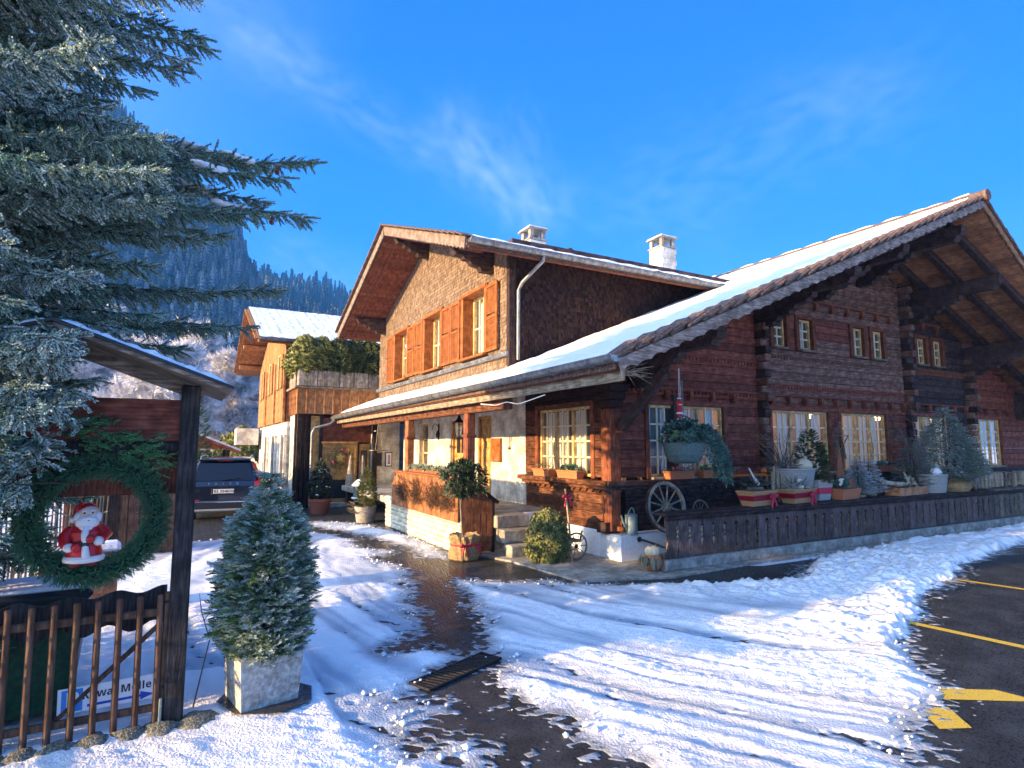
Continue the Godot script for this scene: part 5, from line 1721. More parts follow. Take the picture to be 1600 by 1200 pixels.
func make_plants() -> void:
	var frost := [Color(1.1, 1.1, 1.1), Color(0.85, 0.92, 0.9), Color(0.7, 0.8, 0.72), Color(1.3, 1.32, 1.35), Color(1.3, 1.32, 1.35)]
	# the frosted conifer in its concrete planter
	var pl := thing("planter", "square weathered concrete planter on the snow by the gate post", "planter", Vector3(0.63, 0.0, -5.42), 0.2)
	var pb := MB.new()
	for s in 4:
		var r0 := 0.215
		var r1 := 0.245
		var an := PI / 2 * s
		pb.xf = Transform3D(Basis(Vector3.UP, an), Vector3.ZERO)
		pb.quad(Vector3(-r0, 0.0, r0), Vector3(r0, 0.0, r0), Vector3(r1, 0.44, r1), Vector3(-r1, 0.44, r1))
		pb.quad(Vector3(-r1, 0.44, r1), Vector3(r1, 0.44, r1), Vector3(r1 - 0.035, 0.44, r1 - 0.035), Vector3(-r1 + 0.035, 0.44, r1 - 0.035))
	part(pl, "pot", pb.mesh(), P.planter)
	for s in 2:
		var e := MB.new()
		e.xf = Transform3D(Basis(Vector3.UP, PI / 2 * s), Vector3.ZERO) * Transform3D(Basis(Vector3.RIGHT, 0.068), Vector3(0, 0.22, 0.2302))
		for q in [[-0.10, -0.14, -0.10, 0.15], [0.13, -0.14, 0.13, 0.15], [-0.10, 0.15, 0.13, 0.15], [-0.095, 0.02, 0.03, 0.13], [-0.095, 0.02, 0.03, -0.11]]:
			e.bar(Vector3(q[0], q[1], 0), Vector3(q[2], q[3], 0), 0.012, 0.010, Vector3(0, 0, 1))
		part(pl, "relief", e.mesh(), P.planter)
	bx(pl, "soil", Vector3(0, 0.40, 0), Vector3(0.42, 0.05, 0.42), P.bark, 0.005)
	struct("meltwater", sheet(poly([0.30, -5.50, 0.42, -5.16, 0.72, -5.04, 0.98, -5.16, 1.03, -5.45, 0.8, -5.8, 0.45, -5.78]), 0.0585), P.asphalt, "dark wet patch melted round the concrete planter")
	var cn := thing("potted_conifer", "egg shaped conifer with frosted tips growing in the concrete planter", "conifer", Vector3(0.63, 0.0, -5.42))
	var st := MB.new()
	st.tube([Vector3(0, 0.40, 0), Vector3(0.01, 1.2, 0), Vector3(0.0, 1.8, 0)], [0.03, 0.02, 0.006], 7)
	part(cn, "trunk", st.mesh(), P.bark)
	var fan := fan_mesh(0.13, 16, Color(0.10, 0.175, 0.075), Color(0.90, 0.92, 0.90))
	var gfan := fan_mesh(0.13, 17, Color(0.08, 0.14, 0.06), Color(0.20, 0.29, 0.15))
	var prof := [Vector2(0.074, 0.38), Vector2(0.221, 0.42), Vector2(0.294, 0.60), Vector2(0.317, 0.82), Vector2(0.304, 1.02), Vector2(0.267, 1.25), Vector2(0.230, 1.42), Vector2(0.138, 1.56), Vector2(0.055, 1.70), Vector2(0.014, 1.86)]
	crown(cn, fan, prof, 2900, 0.22, frost, "foliage", 0.4, 0.5)
	crown(cn, gfan, prof, 1300, 0.1, [Color(1, 1, 1), Color(1.4, 1.35, 0.8), Color(0.8, 0.9, 0.8)], "foliage", 0.6, 0.4)
	# round bush by the steps
	var bush := thing("round_bush", "round clipped yellow green bush on the pavement beside the steps", "bush", Vector3(5.83, 0.03, -9.28))
	var lm := leaf_mesh(0.06, 9, 0.012, Color(0.10, 0.12, 0.035), Color(0.42, 0.40, 0.20))
	var bp := [Vector2(0.05, 0.0), Vector2(0.31, 0.03), Vector2(0.38, 0.22), Vector2(0.385, 0.45), Vector2(0.34, 0.68), Vector2(0.22, 0.84), Vector2(0.02, 0.91)]
	crown(bush, lm, bp, 2900, 0.2, [Color(1, 1, 1), Color(0.75, 0.85, 0.7), Color(1.2, 1.15, 1.0)], "foliage", 0.4, 0.45)
	var bc := MB.new()
	bc.tube([Vector3(0, -0.02, 0), Vector3(0, 0.5, 0)], [0.03, 0.015], 6)
	part(bush, "stem", bc.mesh(), P.bark)
	# standard tree in a burlap sack
	var sk := thing("burlap_pot", "round pot wrapped in burlap with a red ribbon at the corner of the porch", "pot", Vector3(4.62, 0.0, -10.28))
	var sb := MB.new()
	# gathered cloth: folds run up the sides and the hem stands up unevenly
	var fold := func(a: float, y: float) -> float: return 1.0 + (0.035 + 0.05 * smoothstep(0.28, 0.46, y)) * sin(a * 11.0 + 2.0 * sin(a * 3.0) + y * 9.0) + 0.03 * sin(a * 5.0 + y * 14.0)
	var sp := [Vector2(0.23, 0.0), Vector2(0.275, 0.03), Vector2(0.285, 0.10), Vector2(0.275, 0.20), Vector2(0.258, 0.285), Vector2(0.268, 0.34), Vector2(0.29, 0.42), Vector2(0.275, 0.455), Vector2(0.235, 0.42), Vector2(0.0, 0.38)]
	var ns := 66
	for i in sp.size() - 1:
		for k in ns:
			var pv := func(q: Vector2, kk: int) -> Vector3:
				var a := TAU * kk / ns
				return Vector3(cos(a), 0, -sin(a)) * q.x * fold.call(a, q.y) + Vector3(0, q.y + (0.02 * sin(a * 4.0) + 0.012 * sin(a * 9.0)) * smoothstep(0.38, 0.45, q.y), 0)
			sb.quad(pv.call(sp[i], k), pv.call(sp[i], k + 1), pv.call(sp[i + 1], k + 1), pv.call(sp[i + 1], k))
	part(sk, "sack", sb.mesh(), P.burlap)
	var rb := MB.new()
	var rp := []
	for k in 41:
		var a := TAU * k / 40.0
		rp.append(Vector3(cos(a), 0, -sin(a)) * 0.262 * fold.call(a, 0.285) + Vector3(0, 0.285, 0))
	rb.tube(rp, [0.014], 6, false)
	part(sk, "ribbon", rb.mesh(), P.red)
	bow(sk, Vector3(-0.10, 0.29, 0.27), 0.9)
	bow(sk, Vector3(0.17, 0.28, 0.22), 0.8)
	var stt := thing("standard_tree", "small dark leaved ball tree on a thin stem rising from the burlap pot", "tree", Vector3(4.60, 0.0, -10.30))
	var sm := MB.new()
	sm.tube([Vector3(0, 0.38, 0), Vector3(-0.04, 0.8, 0), Vector3(-0.07, 1.40, 0)], [0.017, 0.015, 0.013], 7)
	part(stt, "stem", sm.mesh(), W.old[2])
	var dl := leaf_mesh(0.15, 7, 0.018, Color(0.035, 0.055, 0.028), Color(0.13, 0.15, 0.10))
	crown(stt, dl, [Vector2(0.02, 1.16), Vector2(0.24, 1.22), Vector2(0.37, 1.40), Vector2(0.36, 1.56), Vector2(0.26, 1.72), Vector2(0.05, 1.80)], 300, 0.35, [Color(1, 1, 1), Color(0.8, 0.9, 0.85), Color(1.3, 1.3, 1.2)], "foliage", 0.9, 1.1)
	# plants at the wreath door
	var tp := thing("terracotta_tub", "round terracotta tub left of the wreath door", "tub", Vector3(3.72, 0, -19.35))
	var tb := MB.new()
	tb.lathe([Vector2(0, 0), Vector2(0.26, 0.0), Vector2(0.33, 0.36), Vector2(0.36, 0.37), Vector2(0.36, 0.46), Vector2(0.32, 0.46), Vector2(0.3, 0.40), Vector2(0, 0.40)], 28)
	part(tp, "pot", tb.mesh(), P.terra_dark)
	var hl := thing("tub_shrub", "dark leaved shrub with snow tufts in the terracotta tub", "shrub", Vector3(3.72, 0.40, -19.35))
	crown(hl, leaf_mesh(0.13, 8, 0.022, Color(0.02, 0.03, 0.02), Color(0.06, 0.08, 0.055)), [Vector2(0.05, 0), Vector2(0.33, 0.12), Vector2(0.36, 0.5), Vector2(0.26, 0.85), Vector2(0.12, 1.1), Vector2(0.02, 1.25)], 380, 0.2, [Color(1, 1, 1), Color(1.3, 1.3, 1.3)], "foliage", 0.6, 0.25)
	for i in 14:
		var a := rf(-0.6, 2.8)
		var y := rf(0.15, 1.1)
		var r := 0.36 * (1.05 - y * 0.6)
		var w := MB.new()
		w.col = Color(0.86, 0.87, 0.9)
		w.ball(Vector3.ZERO, Vector3(0.05, 0.022, 0.03), 7, 5, fn, 0.3, 9.0)
		part(hl, "snow_tuft", w.mesh(), P.snow, Vector3(cos(a) * r, y, sin(a) * r), Vector3(rf(-0.5, 0.5), rf(0, 3), rf(-0.5, 0.5)))
	var gp := thing("grey_tub", "pale grey tub at the left end of the stone wall", "tub", Vector3(4.42, 0, -16.55))
	var gb := MB.new()
	gb.lathe([Vector2(0, 0), Vector2(0.24, 0.0), Vector2(0.30, 0.40), Vector2(0.31, 0.44), Vector2(0.27, 0.44), Vector2(0.26, 0.38), Vector2(0, 0.38)], 28)
	part(gp, "pot", gb.mesh(), P.concrete)
	var gc := thing("cone_thuja", "slim olive green thuja in the pale grey tub", "shrub", Vector3(4.45, 0.38, -16.55))
	crown(gc, fan_mesh(0.12, 18, Color(0.07, 0.085, 0.02), Color(0.20, 0.20, 0.06)), [Vector2(0.1, 0), Vector2(0.22, 0.1), Vector2(0.24, 0.4), Vector2(0.17, 0.75), Vector2(0.06, 1.02), Vector2(0.01, 1.12)], 560, 0.7, [Color(1, 1, 1), Color(0.8, 0.85, 0.8)], "foliage", 0.4, 0.1)
	var dg := thing("dry_grass", "dry beige heather spilling over the left side of the grey tub", "plant", Vector3(4.18, 0.25, -16.4))
	crown(dg, twig_mesh(0.2, 40, 0.03, Color(0.16, 0.11, 0.07), Color(0.42, 0.35, 0.28)), [Vector2(0.05, 0), Vector2(0.2, 0.1), Vector2(0.22, 0.25), Vector2(0.1, 0.4)], 60, 0.3, [Color(1, 1, 1), Color(0.8, 0.75, 0.7)])
	# hedge plants on the terrace
	var yl := leaf_mesh(0.17, 9, 0.022, Color(0.09, 0.11, 0.025), Color(0.36, 0.34, 0.13))
	var gl := leaf_mesh(0.17, 8, 0.022, Color(0.045, 0.065, 0.02), Color(0.20, 0.21, 0.09))
	var hd := [["yellow green bushy plant at the left corner of the terrace", 3.45, yl], ["tall yellowish plant second from the left on the terrace", 4.05, yl], ["leafy plant with dry patches in the middle of the terrace", 4.65, gl], ["darker leafy plant right of the middle of the terrace", 5.2, gl], ["dark leafy plant on the terrace against the shingled house", 5.75, gl]]
	for i in 5:
		var h := thing("terrace_shrub", hd[i][0], "shrub", Vector3(hd[i][1], 4.62, -21.35 - 0.1 * (i % 2)), 0.0, "shrubs hedging the terrace")
		crown(h, hd[i][2], [Vector2(0.15, -0.05), Vector2(0.40, 0.15), Vector2(0.50, 0.55), Vector2(0.46, 0.95), Vector2(0.28, 1.22), Vector2(0.06, 1.32)], 620, 0.4, [Color(1, 1, 1), Color(0.75, 0.8, 0.75), Color(1.3, 1.25, 1.15)], "foliage", 0.7, 0.35)
		var s2 := MB.new()
		s2.tube([Vector3(0, -0.1, 0), Vector3(0.05, 0.9, 0)], [0.03, 0.012], 6)
		part(h, "stem", s2.mesh(), P.bark)
	for i in 2:
		var h := thing("terrace_shrub", ["bright yellow green shrub on the short side of the terrace, nearer one", "bright yellow green shrub on the short side of the terrace, farther one"][i], "shrub", Vector3(3.38, 4.6, -22.2 - i * 0.8), 0.0, "shrubs hedging the terrace")
		crown(h, yl, [Vector2(0.15, -0.05), Vector2(0.34, 0.15), Vector2(0.42, 0.55), Vector2(0.36, 0.9), Vector2(0.06, 1.15)], 520, 0.4, [Color(1, 1, 1), Color(1.25, 1.2, 1.0)], "foliage", 0.7, 0.35)
	# greenery on the porch rail, and dry creeper on its boards
	var fb := thing("flower_box", "narrow box of pale winter greenery on the porch rail", "planter", Vector3(4.82, 1.44, -12.6))
	bx(fb, "box", Vector3(0, 0.06, 0), Vector3(0.16, 0.12, 2.6), W.porch[3], 0.01)
	var xs := []
	var cs := []
	for i in 330:
		xs.append(Transform3D(aim(Vector3(rf(-0.8, 0.8), rf(0.2, 1), rf(-0.8, 0.8)), rf(0, 6)).scaled(Vector3.ONE * rf(0.7, 1.2)), Vector3(rf(-0.1, 0.08), rf(0.1, 0.19), rf(-1.3, 1.3))))
		cs.append(Color(1, 1, 1).lerp(Color(0.7, 0.75, 0.7), rng.randf()))
	multi(fb, "greenery", leaf_mesh(0.085, 8, 0.014, Color(0.16, 0.20, 0.12), Color(0.62, 0.62, 0.52)), P.leaf, xs, cs)
	var cr := thing("dry_creeper", "dry brown creeper clinging to the boards of the porch rail", "creeper", Vector3(4.62, 0.0, -12.6))
	xs = []
	cs = []
	for i in 900:
		var cz: float = [-1.25, -0.35, 0.75, 1.4][rng.randi() % 4] + rng.randfn(0, 0.22)
		var cy := 0.72 + absf(rng.randfn(0, 0.24)) + 0.12
		if cy > 1.34: continue
		xs.append(Transform3D(aim(Vector3(-0.3, rf(-0.7, 1), rf(-1, 1)), rf(0, 6)).scaled(Vector3.ONE * rf(0.6, 1.1)), Vector3(rf(-0.02, 0.03), cy, cz)))
		cs.append(Color(1, 1, 1).lerp(Color(0.5, 0.45, 0.4), rng.randf()))
	multi(cr, "twigs", twig_mesh(0.16, 22, 0.045, Color(0.10, 0.055, 0.03), Color(0.30, 0.16, 0.08), 1.0, 0.003), P.leaf, xs, cs)
	# behind the car
	bare_tree("frosted_tree", "frosted bare tree behind the car, left of the white house corner", Vector3(2.6, 0, -46), 8.3, 3.2, 3, 5200, Color(0.80, 0.79, 0.79), "frosted bare trees behind the car")
	bare_tree("frosted_tree", "frosted bare tree seen just right of the gate post", Vector3(-1.6, 0, -42), 8.0, 3.4, 4, 5200, Color(0.80, 0.79, 0.79), "frosted bare trees behind the car")
	bare_tree("frosted_tree", "tall frosted bare tree far behind, its crown under the spruce branches", Vector3(0.6, 0, -62), 13.0, 4.4, 5, 6400, Color(0.80, 0.79, 0.79), "frosted bare trees behind the car")
	bare_tree("frosted_tree", "frosted bare tree half hidden behind the spruce", Vector3(-7.5, 0, -52), 12.5, 4.4, 6, 6400, Color(0.80, 0.79, 0.79), "frosted bare trees behind the car")
	bare_tree("frosted_tree", "frosted bare tree at the left edge behind the spruce trunk", Vector3(-15, 0, -50), 13.5, 4.6, 8, 6400, Color(0.80, 0.79, 0.79), "frosted bare trees behind the car")
	var ys := thing("yellow_shrub", "sunlit yellow green shrub beside the white house corner behind the car", "shrub", Vector3(2.7, 0, -36.5))
	crown(ys, leaf_mesh(0.3, 9, 0.04, Color(0.10, 0.12, 0.02), Color(0.40, 0.36, 0.10)), [Vector2(0.3, 0), Vector2(1.2, 0.5), Vector2(1.35, 1.6), Vector2(1.0, 2.5), Vector2(0.1, 3.1)], 900, 0.3, [Color(1, 1, 1), Color(0.7, 0.75, 0.7)], "foliage", 0.7, 0.4)
	var hs := thing("low_hedge", "low green hedge behind the car under the carport roof", "hedge", Vector3(0.2, 0, -30))
	for k in 1:
		xs = []
		cs = []
		for i in 900:
			xs.append(Transform3D(aim(Vector3(rf(-1, 1), rf(0, 1), rf(-0.2, 1)), rf(0, 6)).scaled(Vector3.ONE * rf(0.8, 1.3)), Vector3(rf(-2.4, 1.4), rf(0.2, 1.75) + 0.2 * sin(i), rf(-0.5, 0.4))))
			cs.append(Color(1, 1, 1).lerp(Color(0.6, 0.65, 0.6), rng.randf()))
		multi(hs, "foliage", leaf_mesh(0.2, 8, 0.03, Color(0.06, 0.08, 0.02), Color(0.26, 0.25, 0.10)), P.leaf, xs, cs)
	var cy := thing("column_thuja", "dark green column thuja just right of the gate post", "shrub", Vector3(0.05, 0, -22.5))
	crown(cy, fan_mesh(0.22, 18, Color(0.02, 0.05, 0.02), Color(0.06, 0.12, 0.05)), [Vector2(0.2, 0), Vector2(0.5, 0.4), Vector2(0.52, 2.4), Vector2(0.35, 3.4), Vector2(0.05, 3.9)], 700, 0.6, [Color(1, 1, 1), Color(0.8, 0.85, 0.8)], "foliage", 0.4, 0.15)

# ---------------------------------------------------------------- hills
func hill_h(x: float, z: float) -> float:   # the wooded slope behind the houses
	var d := -z
	var ridge := 186.0 - 0.19 * (x - 40.0) if x > -60 else 205.0 - 0.32 * (x + 60.0)
	if x > 160: ridge -= (x - 160) * 0.22
	ridge = maxf(ridge, 6.0) - 17.0
	var t := clampf((d - 110.0) / 500.0, 0.0, 1.0)
	return ridge * (t * t * (1.6 - 0.6 * t)) + 9.0 * fn.get_noise_2d(x * 0.011, z * 0.011) * t

func peak_h(x: float, z: float) -> float:   # the steep shoulder behind the spruce
	var d := -z
	var t := clampf((d - 170.0) / 200.0, 0.0, 1.0)
	var ridge := 190.0 - 0.98 * (x + 47.0) if x > -47 else 190.0 + (x + 47.0) * 0.1
	if x > 20: ridge = 124.0 - (x - 20) * 2.6
	return maxf(ridge, 0.0) * pow(t, 1.1) + 7.0 * t * fn.get_noise_2d(x * 0.02, z * 0.02)

func slope_mesh(x0: float, x1: float, z0: float, z1: float, n: int, m: int, h: Callable, c: Color, c2: Color) -> ArrayMesh:
	var b := MB.new()
	for j in m:
		for i in n:
			var f := func(a: int, e: int) -> Vector3:
				var x := lerpf(x0, x1, float(a) / n)
				var z := lerpf(z0, z1, float(e) / m)
				return Vector3(x, h.call(x, z) - 0.5, z)
			b.col = c.lerp(c2, clampf(0.5 + fn.get_noise_2d(i * 0.35, j * 0.35), 0, 1))
			b.quad(f.call(i, j), f.call(i + 1, j), f.call(i + 1, j + 1), f.call(i, j + 1))
	return b.mesh()

func make_hills() -> void:
	var mt := leafy(0.9, 0.0)
	mt.cull_mode = BaseMaterial3D.CULL_BACK
	struct("hill", slope_mesh(-420, 420, -108, -640, 70, 44, hill_h, Color(0.05, 0.06, 0.05), Color(0.16, 0.16, 0.15)), mt, "wooded hillside rising behind the houses")
	struct("mountain", slope_mesh(-330, 70, -168, -378, 90, 50, peak_h, Color(0.12, 0.14, 0.14), Color(0.22, 0.24, 0.24)), mt, "steep hazy mountain shoulder behind the spruce on the left")
	var fir := MB.new()
	var rr := RandomNumberGenerator.new()
	rr.seed = 77
	for k in 7:
		var y := 0.12 + k * 0.13
		var r := 0.20 * (1.0 - k / 7.5)
		for i in 9:
			var a := TAU * i / 9.0 + k
			var o := Vector3(cos(a), 0, sin(a))
			var e := Vector3(0, y, 0) + o * r * rr.randf_range(0.7, 1.2) - Vector3(0, 0.06, 0)
			fir.blade(Vector3(0, y + 0.12, 0), e, o.cross(Vector3.UP) * 0.05, Color(0.8, 0.8, 0.8), Color(1.1, 1.1, 1.1))
	fir.col = Color(0.5, 0.4, 0.3)
	fir.tube([Vector3.ZERO, Vector3(0, 1.0, 0)], [0.02, 0.004], 4, false)
	var fm := fir.mesh()
	var xs := []
	var cs := []
	var lx := []
	var lc := []
	while xs.size() < 9000:
		var x := rf(-380, 330)
		var z := rf(-630, -130)
		var h := hill_h(x, z)
		if h < 3: continue
		var s := rf(9, 17) + 9.0 * pow(rng.randf(), 3.0)
		if rng.randf() < 0.10 + (0.55 if h < 95 and fn.get_noise_2d(x * 0.02, z * 0.02) > -0.1 and x > 20 else 0.0):
			lx.append(Transform3D(Basis(Vector3.UP, rf(0, 6)).scaled(Vector3(s * 0.8, s, s * 0.8)), Vector3(x, h - 0.5, z)))
			lc.append(Color(0.22, 0.13, 0.06).lerp(Color(0.26, 0.2, 0.14), rng.randf()))
		xs.append(Transform3D(Basis(Vector3.UP, rf(0, 6)).scaled(Vector3(s, s, s)), Vector3(x, h - 0.5, z)))
		cs.append(Color(0.05, 0.08, 0.072).lerp(Color(0.17, 0.20, 0.20), pow(rng.randf(), 1.8)))
	var f1 := multi(self, "fir_forest", fm, P.leaf, xs, cs)
	tag(f1, "dark fir forest covering the hillside", "", "", "stuff")
	var f2 := multi(self, "larch_forest", fm, P.leaf, lx, lc)
	tag(f2, "rusty larches scattered over the lower hillside", "", "", "stuff")
	xs = []
	cs = []
	while xs.size() < 9000:
		var x := rf(-250, 45)
		var z := rf(-372, -180)
		var h := peak_h(x, z)
		if h < 8: continue
		var s := rf(4, 8) + 6.0 * pow(rng.randf(), 3.0)
		if rng.randf() < 0.1: continue
		xs.append(Transform3D(Basis(Vector3.UP, rf(0, 6)).scaled(Vector3(s, s, s)), Vector3(x, h - 1, z)))
		cs.append(Color(0.10, 0.13, 0.13).lerp(Color(0.36, 0.38, 0.40), pow(rng.randf(), 1.5)))
	tag(multi(self, "mountain_forest", fm, P.leaf, xs, cs), "snow dusted trees on the steep mountain shoulder", "", "", "stuff")

# ---------------------------------------------------------------- the gate, its wreath and the things behind it
func text_mesh(s: String, size: float, depth := 0.004, bold := true) -> TextMesh:
	var t := TextMesh.new()
	var f := SystemFont.new()
	f.font_names = PackedStringArray(["Droid Sans"])
	f.font_weight = 700 if bold else 400
	t.font = f
	t.text = s
	t.font_size = 32
	t.pixel_size = size / 24.0
	t.depth = depth
	return t

func make_gate() -> void:
	var g := thing("roofed_gate", "dark timber gate frame with a small snowy board roof on the left", "gate", Vector3(0, 0, -5.36))
	bx(g, "post", Vector3(0.0, 1.27, 0), Vector3(0.135, 2.62, 0.14), W.post[0], 0.012)
	bx(g, "post", Vector3(-1.75, 1.27, 0), Vector3(0.135, 2.62, 0.14), W.post[1], 0.012)
	bx(g, "post_shoe", Vector3(-0.085, 0.12, 0.06), Vector3(0.02, 0.22, 0.05), P.galv, 0.004)
	bx(g, "board", Vector3(-0.88, 2.30, -0.09), Vector3(1.75, 0.34, 0.04), W.red[1], 0.008)
	bx(g, "board", Vector3(-0.88, 1.89, -0.10), Vector3(1.75, 0.33, 0.04), W.redy[3], 0.008)
	bx(g, "cross_beam", Vector3(-0.88, 2.09, -0.06), Vector3(1.66, 0.08, 0.08), W.post[2], 0.01)
	# roof: two boarded slopes with dusted snow
	for side in [-1, 1]:
		for i in 5:
			var z := -0.62 + i * 0.22
			var b := MB.new()
			b.bar(Vector3(-0.86, 2.94, z), Vector3(-0.86 + side * 1.12, 2.53, z), 0.215, 0.035)
			part(g, "roof_board", b.mesh(), pick(W.oldx))
		var b2 := MB.new()
		b2.bar(Vector3(-0.86, 2.965, -0.18), Vector3(-0.86 + side * 1.15, 2.545, -0.18), 1.14, 0.02)
		part(g, "roof_sheet", b2.mesh(), P.black)
		var sb := MB.new()
		sb.col = Color(0.86, 0.87, 0.88)
		var pt := []
		for j in 17:
			var row := []
			for i in 31:
				var t := i / 30.0
				var z := lerpf(0.37, -0.73, j / 16.0)
				var h := 0.012 + 0.030 * smoothstep(0, 0.12, minf(minf(t, 1 - t) * 1.2, minf(z + 0.73, 0.37 - z) * 2.0)) * (1.0 + fn.get_noise_2d(t * 9, z * 9))
				row.append(Vector3(-0.86 + side * 1.14 * t, 2.972 - 0.42 * t + h, z))
			pt.append(row)
		for j in 16:
			for i in 30:
				var q := [pt[j][i], pt[j][i + 1], pt[j + 1][i + 1], pt[j + 1][i]]
				if side > 0: sb.quad(q[0], q[1], q[2], q[3])
				else: sb.quad(q[3], q[2], q[1], q[0])
		part(g, "roof_snow", sb.mesh(), P.snow).set_meta("kind", "stuff")
	for s in [-1, 1]:
		var rb := MB.new()
		rb.bar(Vector3(-0.86, 2.85, 0.0), Vector3(-0.86 + s * 0.95, 2.50, 0.0), 0.07, 0.09)
		part(g, "rafter", rb.mesh(), W.oldx[1])
	# fence gate with round pickets
	var f := thing("picket_fence", "low brown gate of round pickets between the dark posts", "fence", Vector3(0, 0, -5.33))
	for i in 13:
		var x := -0.125 - i * 0.1285
		var b := MB.new()
		b.tube([Vector3(x + 0.01, 0.02, 0.02), Vector3(x, 0.97, 0.02), Vector3(x, 0.98, 0.02)], [0.022, 0.022, 0.016], 8)
		part(f, "picket", b.mesh(), pick(W.picket))
	bx(f, "rail", Vector3(-0.86, 0.845, -0.015), Vector3(1.55, 0.055, 0.03), W.picket[0], 0.008)
	bx(f, "rail", Vector3(-0.86, 0.155, -0.015), Vector3(1.55, 0.055, 0.03), W.picket[1], 0.008)
	bx(f, "hinge_post", Vector3(-0.08, 0.5, -0.01), Vector3(0.04, 0.98, 0.05), W.picket[2], 0.008)
	var br := MB.new()
	br.bar(Vector3(-0.72, 0.18, -0.05), Vector3(-0.13, 0.74, -0.05), 0.03, 0.05, Vector3(0, 0, 1))
	part(f, "brace", br.mesh(), W.picket[3])
	for y in [0.92, 0.30]: bx(f, "hinge", Vector3(-0.075, y, 0.018), Vector3(0.05, 0.02, 0.01), P.iron, 0.003)
	bx(f, "scalloped_board", Vector3(-0.7, 0.9, -0.16), Vector3(0.02, 0.02, 0.02), W.post[0], 0.003)
	var sc := PackedVector2Array()
	for i in 49: sc.append(Vector2(-1.72 + i * 0.034, 0.73 + 0.035 * sin(i * 0.72)))
	for i in 49: sc.append(Vector2(-0.088 - i * 0.034, 1.00 + 0.02 * sin(i * 0.72 + 1.0) - i * 0.0012))
	var sm := MB.new()
	sm.prism(sc, 0.025)
	part(f, "scalloped_board", sm.mesh(), W.post[3], Vector3(0, 0, -0.14))
	# low mossy kerb under it
	var k := thing("stone_kerb", "low mossy stone kerb dusted with snow under the picket fence", "kerb", Vector3(-0.85, 0, -5.22))
	var x := -0.95
	var e := MB.new()
	e.ball(Vector3.ZERO, Vector3(0.5, 0.5, 0.5), 14, 9, fn, 0.35, 2.2)
	while x < 0.9:
		var l := rf(0.16, 0.34)
		var o := part(k, "stone", e.mesh(), P.moss, Vector3(x + l / 2, 0.02, 0.02 - (x + 0.85) * 0.05), Vector3(0, rf(0, 6), 0))
		o.scale = Vector3(l * 1.15, 0.09, l)
		x += l * 0.85
	# sign on the fence
	var s := thing("parking_sign", "small white parking sign with blue P and arrow on the low fence", "sign", Vector3(-0.42, 0.30, -5.365), 0.0)
	bx(s, "panel", Vector3(0, 0, 0), Vector3(0.60, 0.175, 0.006), flat(Color(0.80, 0.81, 0.82), 0.4), 0.002)
	bx(s, "blue_field", Vector3(-0.215, 0.0, 0.004), Vector3(0.125, 0.15, 0.003), flat(Color(0.02, 0.22, 0.62), 0.4), 0.001)
	part(s, "letter", text_mesh("P", 0.115, 0.003), flat(Color(0.85, 0.85, 0.85)), Vector3(-0.215, 0.002, 0.006))
	part(s, "lettering", text_mesh("Kowa. Melle", 0.055, 0.003), flat(Color(0.02, 0.02, 0.05)), Vector3(0.055, 0.02, 0.004))
	var ar := MB.new()
	ar.bbox(Vector3(0.04, -0.052, 0.004), Vector3(0.33, 0.018, 0.003), 0.001)
	ar.xf = Transform3D(Basis(), Vector3(0.23, -0.052, 0.0042))
	ar.prism(poly([-0.03, -0.03, 0.055, 0.0, -0.03, 0.03]), 0.003)
	part(s, "arrow", ar.mesh(), flat(Color(0.01, 0.06, 0.45)))
	s.rotation.z = 0.02
	# wreath hanging in the gate
	var w := thing("fir_wreath", "big green fir wreath hanging in the gate frame over the fence", "wreath", Vector3(-0.585, 1.56, -5.42))
	var xs := []
	var cs := []
	for i in 5200:
		var a := rng.randf() * TAU
		var th := rng.randf() * TAU
		var rr := 0.068 * sqrt(rng.randf())
		var p := Vector3(cos(a) * (0.40 + rr * cos(th)), sin(a) * (0.40 + rr * cos(th)), rr * sin(th))
		var out := Vector3(cos(a) * cos(th), sin(a) * cos(th), sin(th))
		var tan := Vector3(-sin(a), cos(a), 0)
		xs.append(Transform3D(aim(out + tan * rf(-0.3, 0.9) + Vector3(rf(-0.3, 0.3), rf(-0.3, 0.3), rf(-0.3, 0.3)), rf(0, 6)).scaled(Vector3.ONE * rf(0.30, 0.46)), p))
		cs.append(Color(1.1, 1.1, 1.1).lerp(Color(0.6, 0.75, 0.65), rng.randf()))
	for i in 130:   # loose boughs bound to the top
		var u := rng.randf()
		var p := Vector3(lerpf(-0.25, 0.42, u), lerpf(0.72, 0.42, u) + rf(-0.12, 0.12), rf(-0.06, 0.1))
		xs.append(Transform3D(aim(Vector3(0.9, rf(-0.7, 0.7), rf(-0.4, 0.4)), rf(0, 6)).scaled(Vector3.ONE * rf(0.7, 1.0)), p))
		cs.append(Color(0.9, 1.1, 0.8))
	multi(w, "needles", twig_mesh(0.15, 54, 0.024, Color(0.045, 0.18, 0.08), Color(0.22, 0.46, 0.26), 1.0, 0.0045), P.leaf, xs, cs)
	var ring := MB.new()
	var pts := []
	for i in 33: pts.append(Vector3(cos(TAU * i / 32) * 0.40, sin(TAU * i / 32) * 0.40, 0))
	ring.tube(pts, [0.045], 8, false)
	part(w, "ring", ring.mesh(), flat(Color(0.015, 0.045, 0.02), 0.9))
	make_figurine()
	# green bin behind the fence
	var bn := thing("green_bin", "dark green wheeled bin standing behind the picket fence", "bin", Vector3(-1.22, 0, -6.0), 0.06)
	var bb := MB.new()
	bb.prism(poly([-0.5, 0.12, 0.5, 0.12, 0.58, 0.92, -0.58, 0.92]), 0.62)
	part(bn, "body", bb.mesh(), surf(Color(0.006, 0.045, 0.022), Color(0.012, 0.075, 0.035), Vector3.ONE * 1.5, 0.4, 0.0, {}))
